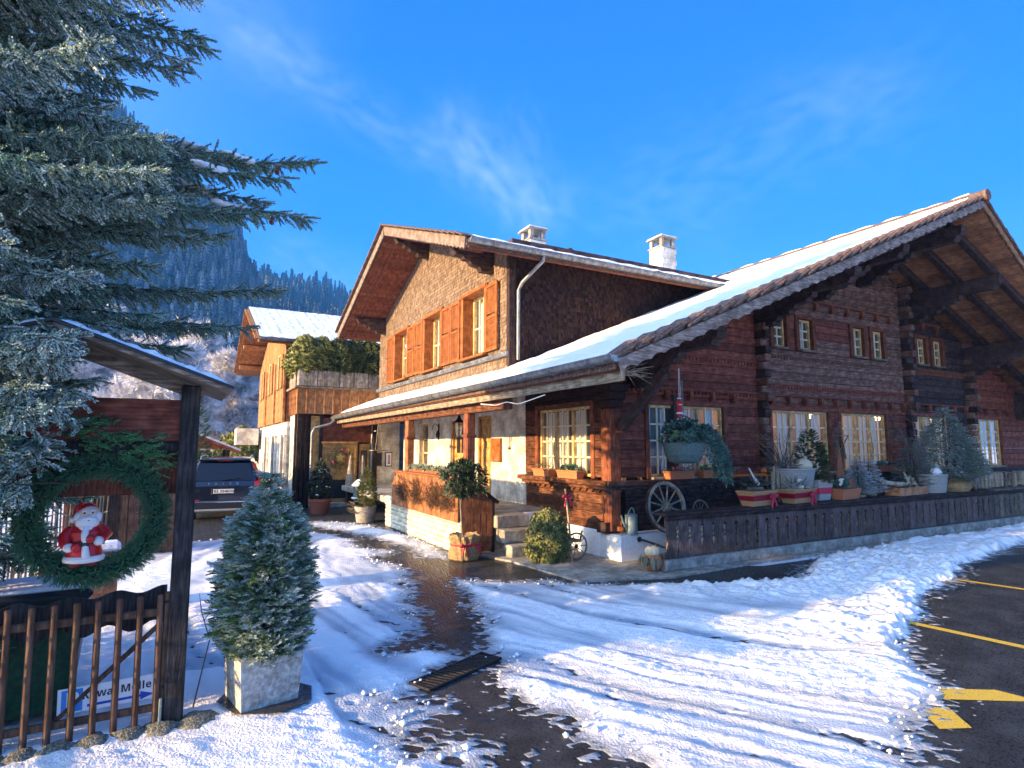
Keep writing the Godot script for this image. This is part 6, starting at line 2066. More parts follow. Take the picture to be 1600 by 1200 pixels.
	bx(bn, "lid", Vector3(0, 0.96, 0), Vector3(1.22, 0.08, 0.7), flat(Color(0.02, 0.025, 0.03), 0.5), 0.03)
	bx(bn, "lid_snow", Vector3(0, 1.01, 0), Vector3(1.1, 0.03, 0.6), P.snow_flat, 0.014)
	for q in [-0.42, 0.42]:
		var wl := MB.new()
		wl.xf = Transform3D(Basis(Vector3(0, 0, 1), PI / 2), Vector3(q, 0.08, 0.2))
		wl.lathe([Vector2(0.0, -0.02), Vector2(0.08, -0.02), Vector2(0.08, 0.02), Vector2(0, 0.02)], 14)
		part(bn, "wheel", wl.mesh(), P.black)
	# willow screen, chest and shed further back
	var sc2 := thing("willow_screen", "sunlit screen of pale split willow seen through the wreath", "screen", Vector3(-1.35, 0, -9.2))
	for i in 46:
		var xx := -1.1 + i * 0.035
		var b := MB.new()
		b.tube([Vector3(xx + rf(-0.01, 0.01), 0.05, 0), Vector3(xx + rf(-0.02, 0.02), 0.7, rf(-0.02, 0.02)), Vector3(xx + rf(-0.03, 0.03), 1.5 + rf(-0.05, 0.03), 0)], [0.013, 0.013, 0.009], 5)
		part(sc2, "stake", b.mesh(), pick(W.oldpale))
	for y in [0.35, 0.8, 1.25]:
		var b := MB.new()
		var p2 := []
		for i in 24: p2.append(Vector3(-1.12 + i * 0.07, y + 0.02 * sin(i * 1.7), 0.018 * (1 if i % 2 else -1)))
		b.tube(p2, [0.01], 5)
		part(sc2, "woven_rod", b.mesh(), W.oldpale[0])
	var cst := thing("wooden_chest", "low wooden chest with a white snow cover seen through the wreath", "chest", Vector3(-1.12, 0, -9.3), 0.1)
	bx(cst, "body", Vector3(0, 0.38, 0), Vector3(0.8, 0.68, 0.5), W.soffit[0], 0.015)
	bx(cst, "lid", Vector3(0, 0.74, 0), Vector3(0.86, 0.05, 0.56), W.soffit[1], 0.012)
	bx(cst, "snow", Vector3(0, 0.81, 0), Vector3(0.84, 0.10, 0.54), P.snow_flat, 0.045)
	var sh := thing("garden_shed", "small brown board shed seen through the right half of the wreath", "shed", Vector3(-0.95, 0, -13.6), 0.15)
	for i in 9: bx(sh, "board", Vector3(-0.9 + i * 0.2, 0.95, 0), Vector3(0.19, 1.9, 0.04), pick(W.redy if i < 4 else W.picket), 0.008)
	bx(sh, "core", Vector3(-0.1, 0.94, -0.6), Vector3(1.74, 1.86, 1.1), W.darky[0], 0.01)
	bx(sh, "door", Vector3(-0.35, 0.85, 0.035), Vector3(0.42, 1.6, 0.03), W.darky[1], 0.008)
	bx(sh, "roof", Vector3(-0.1, 1.95, -0.55), Vector3(2.1, 0.08, 1.5), W.dark[0], 0.015)
	bx(sh, "roof_snow", Vector3(-0.1, 2.03, -0.55), Vector3(2.04, 0.09, 1.44), P.snow_flat, 0.04)
	var cp := thing("carport", "low brown shed roof with snow behind the car", "shed", Vector3(0.3, 0, -25.6))
	for s2 in [-1, 1]:
		var b := MB.new()
		b.bar(Vector3(-0.9, 2.85, 0), Vector3(-0.9 + s2 * 2.35, 1.86, 0), 3.0, 0.07)
		part(cp, "roof", b.mesh(), W.red[0])
		var c := MB.new()
		c.bar(Vector3(-0.9, 2.93, 0), Vector3(-0.9 + s2 * 2.30, 1.95, 0), 2.94, 0.07)
		part(cp, "roof_snow", c.mesh(), P.snow_flat)
	var gb := MB.new()
	gb.prism(poly([-2.8, 2.0, 1.0, 2.0, -0.9, 2.80]), 0.05)
	part(cp, "gable", gb.mesh(), W.red[2], Vector3(0, 0, 1.4))
	for xx in [-2.8, 1.0]:
		for z in [-1.3, 1.3]: bx(cp, "post", Vector3(xx, 0.98, z), Vector3(0.12, 1.95, 0.12), W.darky[0], 0.01)
	# a bare twig beside the post
	var tw := thing("bare_twig", "thin bare twig standing in the snow right of the gate post", "twig", Vector3(0.13, 0.0, -5.5))
	var tb := MB.new()
	tb.tube([Vector3(0, 0, 0), Vector3(0.10, 0.55, 0.02), Vector3(0.03, 0.78, 0), Vector3(0.01, 0.92, 0.02)], [0.006, 0.005, 0.004, 0.002], 5)
	tb.tube([Vector3(0.10, 0.55, 0.02), Vector3(0.17, 0.60, 0.02)], [0.004, 0.002], 4)
	tb.tube([Vector3(0.05, 0.70, 0), Vector3(0.12, 0.80, 0.0)], [0.004, 0.002], 4)
	part(tw, "twig", tb.mesh(), P.twig)

func make_figurine() -> void:
	# a moulded plastic winter figure, one smooth shape built from a field of blobs
	var f := thing("bearded_figurine", "plastic white bearded winter figurine in red coat standing in the wreath", "figurine", Vector3(-0.63, 1.235, -5.38), 0.12)
	f.scale = Vector3.ONE * 0.93
	var red := flat(Color(0.55, 0.012, 0.015), 0.35)
	var white := flat(Color(0.80, 0.76, 0.70), 0.4)
	var skin := flat(Color(0.72, 0.50, 0.38), 0.4)
	var b := MB.new()   # coat
	b.lathe([Vector2(0, 0.05), Vector2(0.125, 0.05), Vector2(0.118, 0.10), Vector2(0.105, 0.16), Vector2(0.115, 0.21), Vector2(0.112, 0.26), Vector2(0.085, 0.31), Vector2(0.05, 0.335), Vector2(0, 0.34)], 24)
	b.tube([Vector3(-0.085, 0.28, 0.0), Vector3(-0.135, 0.22, 0.03), Vector3(-0.12, 0.165, 0.075)], [0.045, 0.046, 0.036], 10)
	b.tube([Vector3(0.085, 0.28, 0.0), Vector3(0.135, 0.23, 0.03), Vector3(0.10, 0.20, 0.085)], [0.045, 0.046, 0.036], 10)
	part(f, "coat", b.mesh(), red)
	var m := MB.new()   # mittens
	m.ball(Vector3(-0.055, 0.155, 0.115), Vector3(0.034, 0.036, 0.03), 10, 8)
	m.ball(Vector3(0.03, 0.215, 0.125), Vector3(0.034, 0.034, 0.03), 10, 8)
	part(f, "mittens", m.mesh(), red)
	var t := MB.new()   # fur trims
	t.lathe([Vector2(0.11, 0.025), Vector2(0.136, 0.035), Vector2(0.140, 0.06), Vector2(0.128, 0.078), Vector2(0.11, 0.07)], 24)
	t.ball(Vector3(-0.10, 0.15, 0.085), Vector3(0.038, 0.036, 0.034), 10, 8)
	t.ball(Vector3(0.085, 0.19, 0.095), Vector3(0.038, 0.036, 0.034), 10, 8)
	t.tube([Vector3(0, 0.30, 0.085), Vector3(-0.005, 0.24, 0.122), Vector3(0, 0.19, 0.116)], [0.022, 0.026, 0.022], 8)
	t.tube([Vector3(0, 0.165, 0.112), Vector3(0.012, 0.07, 0.126)], [0.02, 0.03], 8)
	part(f, "fur_trim", t.mesh(), white)
	var bl := MB.new()
	bl.lathe([Vector2(0.110, 0.165), Vector2(0.121, 0.168), Vector2(0.122, 0.19), Vector2(0.111, 0.193)], 24)
	bl.bbox(Vector3(0.0, 0.178, 0.125), Vector3(0.05, 0.04, 0.015), 0.005)
	part(f, "belt", bl.mesh(), P.black)
	var h := MB.new()
	h.ball(Vector3(0.01, 0.395, 0.02), Vector3(0.070, 0.075, 0.066), 16, 12)
	h.ball(Vector3(0.012, 0.388, 0.088), Vector3(0.014, 0.013, 0.014), 8, 6)
	part(f, "face", h.mesh(), skin)
	var bd := MB.new()
	bd.ball(Vector3(0.005, 0.335, 0.045), Vector3(0.080, 0.070, 0.060), 16, 12, fn, 0.10, 30.0)
	bd.ball(Vector3(0.0, 0.29, 0.06), Vector3(0.055, 0.055, 0.045), 14, 10, fn, 0.10, 30.0)
	bd.ball(Vector3(-0.055, 0.37, 0.03), Vector3(0.03, 0.045, 0.035), 10, 8)
	bd.ball(Vector3(0.072, 0.37, 0.03), Vector3(0.028, 0.045, 0.035), 10, 8)
	bd.tube([Vector3(-0.03, 0.362, 0.092), Vector3(0.01, 0.373, 0.098), Vector3(0.05, 0.362, 0.092)], [0.008, 0.012, 0.008], 8)
	for s in [-1, 1]: bd.tube([Vector3(0.01 + s * 0.014, 0.424, 0.078), Vector3(0.01 + s * 0.04, 0.424, 0.066)], [0.006, 0.005], 6)
	part(f, "beard", bd.mesh(), white)
	var ey := MB.new()
	for s in [-1, 1]: ey.ball(Vector3(0.01 + s * 0.026, 0.408, 0.079), Vector3(0.008, 0.007, 0.006), 8, 6)
	part(f, "eyes", ey.mesh(), P.black)
	var mo := MB.new()
	mo.ball(Vector3(0.01, 0.350, 0.100), Vector3(0.012, 0.005, 0.005), 8, 6)
	part(f, "mouth", mo.mesh(), flat(Color(0.45, 0.08, 0.08)))
	var cp := MB.new()
	cp.ball(Vector3(0.005, 0.432, 0.005), Vector3(0.066, 0.048, 0.062), 16, 10)
	cp.tube([Vector3(-0.02, 0.47, 0.0), Vector3(-0.06, 0.44, -0.01), Vector3(-0.085, 0.37, 0.0)], [0.03, 0.024, 0.012], 8)
	part(f, "cap", cp.mesh(), red)
	var pm := MB.new()
	pm.ball(Vector3(-0.088, 0.35, 0.0), Vector3(0.024, 0.024, 0.024), 10, 8)
	part(f, "pompom", pm.mesh(), white)
	var bt := MB.new()
	for s in [-1, 1]: bt.ball(Vector3(s * 0.055, 0.015, 0.03), Vector3(0.045, 0.03, 0.06), 10, 8)
	part(f, "boots", bt.mesh(), flat(Color(0.12, 0.01, 0.012)))

# ---------------------------------------------------------------- the car
func make_car() -> void:
	var c := thing("parked_car", "dark blue family car parked in the shade, seen from behind", "car", Vector3(0.92, 0.0, -18.55), -0.12)
	var paint := StandardMaterial3D.new()
	paint.albedo_color = Color(0.005, 0.010, 0.024).linear_to_srgb()
	paint.roughness = 0.35
	paint.metallic = 0.4
	paint.clearcoat_enabled = true
	paint.clearcoat = 1.0
	paint.clearcoat_roughness = 0.05
	var glass := flat(Color(0.006, 0.008, 0.012), 0.06)
	# stations from the tail: z, bottom, belt, roof, half width at the belt, half width at the roof
	var st := [[0.0, 0.42, 0.90, 0.98, 0.90, 0.84], [-0.05, 0.36, 0.98, 1.08, 0.955, 0.86], [-0.16, 0.30, 1.05, 1.30, 0.975, 0.80], [-0.30, 0.27, 1.08, 1.60, 0.98, 0.72], [-0.42, 0.26, 1.09, 1.715, 0.98, 0.70], [-0.9, 0.26, 1.09, 1.755, 0.98, 0.70], [-1.8, 0.26, 1.07, 1.775, 0.98, 0.70], [-2.6, 0.26, 1.06, 1.745, 0.975, 0.69], [-3.2, 0.26, 1.05, 1.52, 0.97, 0.71], [-3.65, 0.26, 1.04, 1.18, 0.965, 0.80], [-4.3, 0.28, 0.98, 1.08, 0.955, 0.80], [-4.8, 0.32, 0.80, 0.90, 0.88, 0.72], [-4.95, 0.45, 0.68, 0.75, 0.78, 0.6]]
	var ring := func(s: Array) -> Array:
		var r := []
		for q in [[0.0, 1.0, 2], [0.6, 1.0, 2], [0.92, 0.97, 2], [1.0, 0.90, 2], [1.0, 0.45, 3], [1.0, 0.0, 1], [0.995, 0.6, 0], [0.97, 0.25, 0], [0.90, 0.0, 0], [0.0, 0.0, 0]]:
			var y: float
			var x: float
			if q[2] == 2:
				y = lerpf(s[2], s[3], q[1])
				x = s[5] * q[0]
			elif q[2] == 3:
				y = lerpf(s[2], s[3], q[1])
				x = lerpf(s[4] * 0.985, s[5], q[1] + 0.05)
			elif q[2] == 1:
				y = s[2]
				x = s[4]
			else:
				y = lerpf(s[1], s[2], q[1])
				x = s[4] * q[0]
			r.append(Vector3(x, y, s[0]))
		var full := []
		for p in r: full.append(p)
		for i in range(r.size() - 2, 0, -1): full.append(Vector3(-r[i].x, r[i].y, r[i].z))
		return full
	var b := MB.new()
	var rings := []
	for s in st: rings.append(ring.call(s))
	var n: int = rings[0].size()
	for i in rings.size() - 1:
		for k in n:
			var j := (k + 1) % n
			b.quad(rings[i][k], rings[i][j], rings[i + 1][j], rings[i + 1][k])
	for k in range(1, n - 1): b.tri(rings[0][0], rings[0][k + 1], rings[0][k])
	part(c, "body", b.mesh(), paint)
	var w := MB.new()   # rear window, lying a little proud of the tailgate
	w.quad(Vector3(-0.76, 1.13, -0.055), Vector3(0.76, 1.13, -0.055), Vector3(0.66, 1.61, -0.285), Vector3(-0.66, 1.61, -0.285))
	part(c, "rear_window", w.mesh(), glass)
	bx(c, "spoiler", Vector3(0, 1.705, -0.36), Vector3(1.34, 0.045, 0.24), paint, 0.015)
	bx(c, "brake_light", Vector3(0, 1.68, -0.245), Vector3(0.4, 0.015, 0.01), flat(Color(0.2, 0.01, 0.01), 0.2), 0.002)
	for s in [-1, 1]:
		var l := MB.new()
		l.xf = Transform3D(Basis(Vector3(1 if s > 0 else -1, 0, 0), Vector3.UP, Vector3(0, 0, 1)), Vector3.ZERO) if s > 0 else Transform3D()
		var sx := float(s)
		var pts := [Vector3(0.70 * sx, 1.62, -0.33), Vector3(0.79 * sx, 1.60, -0.40), Vector3(0.955 * sx, 1.14, -0.20), Vector3(0.985 * sx, 1.00, -0.22), Vector3(0.97 * sx, 0.96, -0.035), Vector3(0.80 * sx, 0.98, -0.02), Vector3(0.78 * sx, 1.08, -0.04), Vector3(0.90 * sx, 1.12, -0.06)]
		l.xf = Transform3D()
		var tb := [[0, 1, 2, 7], [7, 2, 3, 4], [7, 4, 5, 6]]
		for q in tb:
			var p0: Vector3 = pts[q[0]] + Vector3(0.01 * sx, 0, 0.02)
			var p1: Vector3 = pts[q[1]] + Vector3(0.01 * sx, 0, 0.02)
			var p2: Vector3 = pts[q[2]] + Vector3(0.01 * sx, 0, 0.02)
			var p3: Vector3 = pts[q[3]] + Vector3(0.01 * sx, 0, 0.02)
			if s > 0: l.quad(p0, p3, p2, p1)
			else: l.quad(p0, p1, p2, p3)
		part(c, "tail_light", l.mesh(), flat(Color(0.50, 0.012, 0.02), 0.12))
		bx(c, "reflector", Vector3(s * 0.72, 0.60, 0.005), Vector3(0.28, 0.035, 0.012), flat(Color(0.4, 0.02, 0.02), 0.2), 0.004)
		var rr := MB.new()
		rr.tube([Vector3(s * 0.66, 1.72, -0.6), Vector3(s * 0.66, 1.80, -0.75), Vector3(s * 0.66, 1.83, -1.6), Vector3(s * 0.66, 1.80, -2.5), Vector3(s * 0.66, 1.73, -2.65)], [0.018], 6)
		part(c, "roof_rail", rr.mesh(), P.galv)
		var sw := MB.new()
		sw.quad(Vector3(s * 0.975, 1.13, -0.62), Vector3(s * 0.975, 1.13, -3.3), Vector3(s * 0.76, 1.60, -2.75), Vector3(s * 0.74, 1.66, -0.72))
		part(c, "side_window", sw.mesh(), glass)
		bx(c, "wing_mirror", Vector3(s * 1.08, 1.16, -3.05), Vector3(0.2, 0.14, 0.1), paint, 0.03)
		for z in [-0.98, -3.95]:
			var ty := MB.new()
			ty.xf = Transform3D(Basis(Vector3(0, 0, 1), PI / 2), Vector3.ZERO)
			ty.lathe([Vector2(0.24, -0.12), Vector2(0.34, -0.125), Vector2(0.37, -0.09), Vector2(0.37, 0.09), Vector2(0.34, 0.125), Vector2(0.24, 0.12)], 28)
			var wo := part(c, "wheel", ty.mesh(), P.black, Vector3(s * 0.86, 0.37, z))
			var rm := MB.new()
			rm.xf = Transform3D(Basis(Vector3(0, 0, 1), PI / 2), Vector3.ZERO)
			rm.lathe([Vector2(0, -0.1), Vector2(0.24, -0.1), Vector2(0.245, 0.1), Vector2(0.0, 0.1)], 20)
			part(wo, "rim", rm.mesh(), P.galv)
	bx(c, "bumper", Vector3(0, 0.46, 0.0), Vector3(1.74, 0.26, 0.10), flat(Color(0.012, 0.014, 0.02), 0.45), 0.04)
	bx(c, "chrome_strip", Vector3(0, 0.545, 0.052), Vector3(1.5, 0.03, 0.012), flat(Color(0.75, 0.76, 0.78), 0.15, 1.0), 0.004)
	bx(c, "skid_plate", Vector3(0, 0.33, 0.0), Vector3(1.60, 0.10, 0.10), flat(Color(0.50, 0.50, 0.47), 0.35, 0.6), 0.03)
	bx(c, "plate_recess", Vector3(0.02, 0.83, 0.004), Vector3(0.62, 0.17, 0.012), P.black, 0.004)
	var np := bx(c, "number_plate", Vector3(0.02, 0.84, 0.014), Vector3(0.52, 0.115, 0.012), flat(Color(0.75, 0.75, 0.72), 0.4), 0.004)
	part(np, "lettering", text_mesh("BE 394690", 0.082, 0.003), P.black, Vector3(0.0, 0.0, 0.006))
	for i in 5: part(c, "letter", text_mesh("VOLVO"[i], 0.06, 0.006), flat(Color(0.8, 0.8, 0.82), 0.2, 1.0), Vector3(-0.36 + i * 0.18, 1.045, -0.02), Vector3(-0.25, 0, 0))
	part(c, "badge", text_mesh("XC90", 0.05, 0.005), flat(Color(0.75, 0.75, 0.78), 0.2, 1.0), Vector3(-0.66, 0.86, 0.0))
	var wp := MB.new()
	wp.tube([Vector3(0.0, 1.15, -0.04), Vector3(0.45, 1.20, -0.07)], [0.012, 0.006], 5)
	part(c, "wiper", wp.mesh(), P.black)

# ---------------------------------------------------------------- things before the chalet front
func wheel(called: String, label: String, at: Vector3, r: float, spokes: int, thick: float, tilt: float, yaw: float, wood_: Array, cat := "wheel") -> void:
	var w := thing(called, label, cat, at, yaw)
	
	var rim := MB.new()
	rim.xf = Transform3D(Basis(Vector3.RIGHT, tilt), Vector3.ZERO)
	var n := 36
	for i in n:
		var a0 := TAU * i / n
		var a1 := TAU * (i + 1) / n
		var f := func(a: float, rr: float, z: float) -> Vector3: return Vector3(cos(a) * rr, sin(a) * rr, z)
		var ri := r * 0.875
		var t := thick / 2
		rim.quad(f.call(a0, ri, t), f.call(a0, r, t), f.call(a1, r, t), f.call(a1, ri, t))
		rim.quad(f.call(a0, r, -t), f.call(a0, ri, -t), f.call(a1, ri, -t), f.call(a1, r, -t))
		rim.quad(f.call(a0, r, t), f.call(a0, r, -t), f.call(a1, r, -t), f.call(a1, r, t))
		rim.quad(f.call(a1, ri, t), f.call(a1, ri, -t), f.call(a0, ri, -t), f.call(a0, ri, t))
	part(w, "rim", rim.mesh(), wood_[0])
	var ty := MB.new()
	ty.xf = Transform3D(Basis(Vector3.RIGHT, tilt + PI / 2), Vector3.ZERO)
	ty.lathe([Vector2(r * 1.0, -thick * 0.5), Vector2(r * 1.02, -thick * 0.48), Vector2(r * 1.02, thick * 0.48), Vector2(r, thick * 0.5)], 36)
	part(w, "tyre", ty.mesh(), P.iron)
	for i in spokes:
		var a := TAU * (i + 0.5) / spokes
		var s := MB.new()
		s.xf = rim.xf
		var d := Vector3(cos(a), sin(a), 0)
		s.tube([d * r * 0.13, d * r * 0.5, d * r * 0.89], [r * 0.045, r * 0.036, r * 0.032], 7)
		part(w, "spoke", s.mesh(), pick(wood_))
	var h := MB.new()
	h.xf = Transform3D(Basis(Vector3.RIGHT, tilt + PI / 2), Vector3.ZERO)
	h.lathe([Vector2(0, -thick), Vector2(r * 0.15, -thick), Vector2(r * 0.17, 0), Vector2(r * 0.13, thick * 1.3), Vector2(r * 0.12, thick * 2.0), Vector2(r * 0.07, thick * 2.0), Vector2(r * 0.06, thick * 1.4), Vector2(0, thick * 1.4)], 18)
	part(w, "hub", h.mesh(), wood_[1])


func box_pot(parent: Node3D, w: float, d: float, h: float, flare: float, mat: Material, rim := 0.03) -> void:
	var b := MB.new()
	var a := Vector2(w / 2, d / 2)
	var e := Vector2(w / 2 + flare, d / 2 + flare)
	for s in 4:
		var o0: Vector2 = [a, Vector2(a.y, a.x)][s % 2]
		var o1: Vector2 = [e, Vector2(e.y, e.x)][s % 2]
		b.xf = Transform3D(Basis(Vector3.UP, PI / 2 * s), Vector3.ZERO)
		b.quad(Vector3(-o0.x, 0, o0.y), Vector3(o0.x, 0, o0.y), Vector3(o1.x, h - rim, o1.y), Vector3(-o1.x, h - rim, o1.y))
		b.bbox(Vector3(0, h - rim / 2, o1.y), Vector3(o1.x * 2 + 0.02, rim, 0.03), 0.006)
	b.xf = Transform3D()
	b.quad(Vector3(-e.x, h - 0.03, e.y), Vector3(e.x, h - 0.03, e.y), Vector3(e.x, h - 0.03, -e.y), Vector3(-e.x, h - 0.03, -e.y))
	part(parent, "pot", b.mesh(), mat)

func bow(parent: Node3D, p: Vector3, s: float) -> void:
	var b := MB.new()
	for sg in [-1.0, 1.0]:
		b.tube([p, p + Vector3(sg * 0.08, 0.035, 0.03) * s, p + Vector3(sg * 0.11, -0.01, 0.015) * s, p + Vector3(sg * 0.04, -0.02, 0.0) * s, p], [0.012 * s, 0.026 * s, 0.024 * s, 0.016 * s, 0.01 * s], 6)
		b.tube([p, p + Vector3(sg * 0.05, -0.09, 0.02) * s, p + Vector3(sg * 0.075 + 0.01, -0.2, 0.01) * s], [0.012 * s, 0.022 * s, 0.026 * s], 4)
	b.ball(p, Vector3(0.022, 0.022, 0.02) * s, 8, 6)
	part(parent, "bow", b.mesh(), P.ribbon)

func greens(parent: Node3D, c: Vector3, r: Vector3, n: int, m: Mesh, shade: Array, lift := 0.4) -> void:
	var xs := []
	var cs := []
	for i in n:
		var d := Vector3(rf(-1, 1), rf(-0.3, 1), rf(-1, 1))
		if d.length() > 1.2: continue
		xs.append(Transform3D(aim(d + Vector3(0, lift - 0.3, 0), rf(0, 6)).scaled(Vector3.ONE * rf(0.7, 1.2)), c + d * r))
		cs.append(shade[rng.randi() % shade.size()])
	multi(parent, "greenery", m, P.leaf, xs, cs)

func wicker_basket(called: String, label: String, at: Vector3, r0: float, r1: float, h: float, deep: float) -> Node3D:
	var t := thing(called, label, "basket", at)
	var rows := int(h / 0.028)
	var b := MB.new()
	for j in rows:
		var y := h * (j + 0.5) / rows
		var r := lerpf(r0, r1, y / h)
		var pts := []
		for i in 49: 
			var a := TAU * i / 48.0
			var rr := r + 0.010 * (1.0 if (i + j) % 2 else -1.0)
			pts.append(Vector3(cos(a) * rr, y, sin(a) * rr * deep))
		b.tube(pts, [0.014], 5, false)
	part(t, "weave", b.mesh(), P.wicker)
	for i in 24:
		var a := TAU * i / 24.0
		var s := MB.new()
		s.tube([Vector3(cos(a) * r0, 0, sin(a) * r0 * deep), Vector3(cos(a) * (r1 + 0.004), h, sin(a) * (r1 + 0.004) * deep)], [0.011], 5)
		part(t, "stake", s.mesh(), P.wicker)
	var rim := MB.new()
	var pr := []
	for i in 33: pr.append(Vector3(cos(TAU * i / 32.0) * (r1 + 0.01), h, sin(TAU * i / 32.0) * (r1 + 0.01) * deep))
	rim.tube(pr, [0.022], 6, false)
	part(t, "rim", rim.mesh(), P.wicker)
	var inn := MB.new()
	inn.lathe([Vector2(0, 0.0), Vector2(r0 - 0.02, 0.0), Vector2(r1 - 0.03, h * 0.85), Vector2(0, h * 0.85)], 20)
	part(t, "filling", inn.mesh(), P.bark).scale = Vector3(1, 1, deep)
	return t

func make_front_things() -> void:
	var fr := [Color(1, 1, 1), Color(0.8, 0.85, 0.85), Color(1.2, 1.2, 1.2)]
	var fir := twig_mesh(0.15, 40, 0.022, Color(0.03, 0.06, 0.045), Color(0.30, 0.36, 0.35))
	var green := twig_mesh(0.15, 41, 0.022, Color(0.02, 0.05, 0.03), Color(0.10, 0.16, 0.11))
	# wheels
	wheel("cart_wheel", "big wooden cart wheel leaning on the dark wall behind the watering can", Vector3(7.92, 0.97, -8.42), 0.47, 12, 0.06, -0.16, 0, W.old)
	wheel("iron_wheel", "small iron spoked wheel half hidden behind the left end of the railing", Vector3(8.78, 0.84, -8.40), 0.23, 10, 0.03, -0.1, 0, W.oldx)
	# watering can
	var can := thing("watering_can", "grey green zinc watering can on the white plinth beside the cart wheel", "watering can", Vector3(7.24, 0.485, -8.62), 0.1)
	var cb := MB.new()
	cb.lathe([Vector2(0, 0), Vector2(0.125, 0.0), Vector2(0.125, 0.02), Vector2(0.115, 0.03), Vector2(0.112, 0.33), Vector2(0.118, 0.34), Vector2(0.118, 0.355), Vector2(0.07, 0.37), Vector2(0, 0.35)], 24)
	part(can, "body", cb.mesh(), P.galv)
	var sp := MB.new()
	sp.tube([Vector3(-0.10, 0.06, 0), Vector3(-0.19, 0.20, 0), Vector3(-0.26, 0.36, 0)], [0.03, 0.022, 0.016], 8)
	part(can, "spout", sp.mesh(), P.galv)
	var hd := MB.new()
	var hp := []
	for i in 13: hp.append(Vector3(-0.10 + 0.2 * i / 12.0 + 0.02 * sin(PI * i / 12.0), 0.34 + 0.14 * sin(PI * i / 12.0), 0))
	hd.tube(hp, [0.010], 6)
	part(can, "handle", hd.mesh(), P.galv)
	# old crate and spindle beside it
	var cr := thing("wooden_trough", "dark old wooden trough on the white plinth left of the watering can", "trough", Vector3(6.98, 0.49, -8.98), 0.0)
	for s in [-1, 1]: bx(cr, "side", Vector3(0.02, 0.10, s * 0.13), Vector3(0.36, 0.20, 0.025), W.darky[1], 0.006)
	for s in [-1, 1]: bx(cr, "end", Vector3(0.02 + s * 0.17, 0.10, 0), Vector3(0.025, 0.2, 0.24), W.dark[1], 0.006)
	var spn := MB.new()
	spn.lathe([Vector2(0.012, 0), Vector2(0.012, 0.06), Vector2(0.075, 0.06), Vector2(0.075, 0.14), Vector2(0.012, 0.14), Vector2(0.012, 0.24), Vector2(0, 0.245)], 16)
	var spo := thing("wooden_spindle", "small round wooden spindle standing between trough and watering can", "spindle", Vector3(7.04, 0.49, -8.66))
	part(spo, "spindle", spn.mesh(), W.porch[2])
	# black pipe and its flange
	var pp := thing("black_pipe", "black iron pipe with round flange running from the plinth to the railing", "pipe", Vector3(7.0, 0.0, -8.1))
	var pb := MB.new()
	pb.tube([Vector3(0.34, 0.40, -0.42), Vector3(0.36, 0.39, -0.3), Vector3(0.22, 0.36, 0.55)], [0.022], 8)
	part(pp, "pipe", pb.mesh(), P.black)
	var fl := MB.new()
	fl.ball(Vector3(0.34, 0.40, -0.42), Vector3(0.05, 0.05, 0.03), 12, 8)
	part(pp, "flange", fl.mesh(), P.black)
	# ball pot with squash
	var gp := thing("ball_pot", "round terracotta pot on the pavement at the left end of the railing", "pot", Vector3(6.92, 0.03, -7.72))
	var gb := MB.new()
	gb.lathe([Vector2(0, 0), Vector2(0.09, 0.0), Vector2(0.155, 0.06), Vector2(0.175, 0.14), Vector2(0.155, 0.22), Vector2(0.125, 0.265), Vector2(0.11, 0.26), Vector2(0, 0.24)], 24)
	part(gp, "pot", gb.mesh(), P.terra)
	var sq := thing("squash", "pale yellow squash lying in the round terracotta pot", "squash", Vector3(6.92, 0.345, -7.72))
	var sb := MB.new()
	for i in 10:
		var a := TAU * i / 10.0
		sb.ball(Vector3(cos(a) * 0.062, 0, sin(a) * 0.062), Vector3(0.07, 0.085, 0.07), 12, 8)
	part(sq, "flesh", sb.mesh(), surf(Color(0.62, 0.50, 0.30), Color(0.76, 0.66, 0.44), Vector3.ONE * 5, 0.6, 0.0, {}))
	var sm := MB.new()
	sm.tube([Vector3(0.02, 0.09, 0.06), Vector3(0.03, 0.13, 0.08)], [0.018, 0.012], 6)
	part(sq, "stalk", sm.mesh(), P.bark)
	var dp := thing("drooping_plant", "grey green drooping leaves hanging over the rim of the round terracotta pot", "plant", Vector3(6.92, 0.27, -7.72))
	var db := MB.new()
	for i in 22:
		var a := rng.randf() * TAU
		var l := rf(0.16, 0.30)
		var o := Vector3(cos(a), 0, sin(a))
		var g := Color(0.06, 0.085, 0.055).lerp(Color(0.34, 0.36, 0.30), rng.randf() * rng.randf())
		db.col = g
		var p0 := o * 0.10
		var p1 := o * 0.20 + Vector3(0, 0.03, 0)
		var p2 := o * (0.22 + 0.05 * rng.randf()) + Vector3(0, -l * 0.8, 0)
		db.blade(p0, p1.lerp(p2, 0.4), o.cross(Vector3.UP) * 0.018, Color(1, 1, 1), Color(1, 1, 1))
		db.blade(p1, p2, o.cross(Vector3.UP) * 0.026, Color(1, 1, 1), Color(1.3, 1.3, 1.3))
	part(dp, "leaves", db.mesh(), P.leaf).set_meta("kind", "stuff")
	# stick with a bow, and the little cart
	var st := thing("decorated_stick", "tall pale stick with a red bow leaning before the round bush", "stick", Vector3(6.14, 0.03, -8.98))
	var sk := MB.new()
	sk.tube([Vector3(0.02, 0, 0), Vector3(-0.04, 0.7, 0.0), Vector3(-0.10, 1.30, -0.02)], [0.022, 0.02, 0.018], 8)
	part(st, "stick", sk.mesh(), W.oldpale[1])
	bow(st, Vector3(-0.085, 1.17, 0.02), 0.9)
	var ct := thing("small_cart", "small wooden garden cart behind the round bush with one wheel showing", "cart", Vector3(6.32, 0.03, -9.22), 0.0)
	bx(ct, "bed", Vector3(-0.15, 0.34, 0), Vector3(0.5, 0.05, 0.3), W.old[1], 0.01)
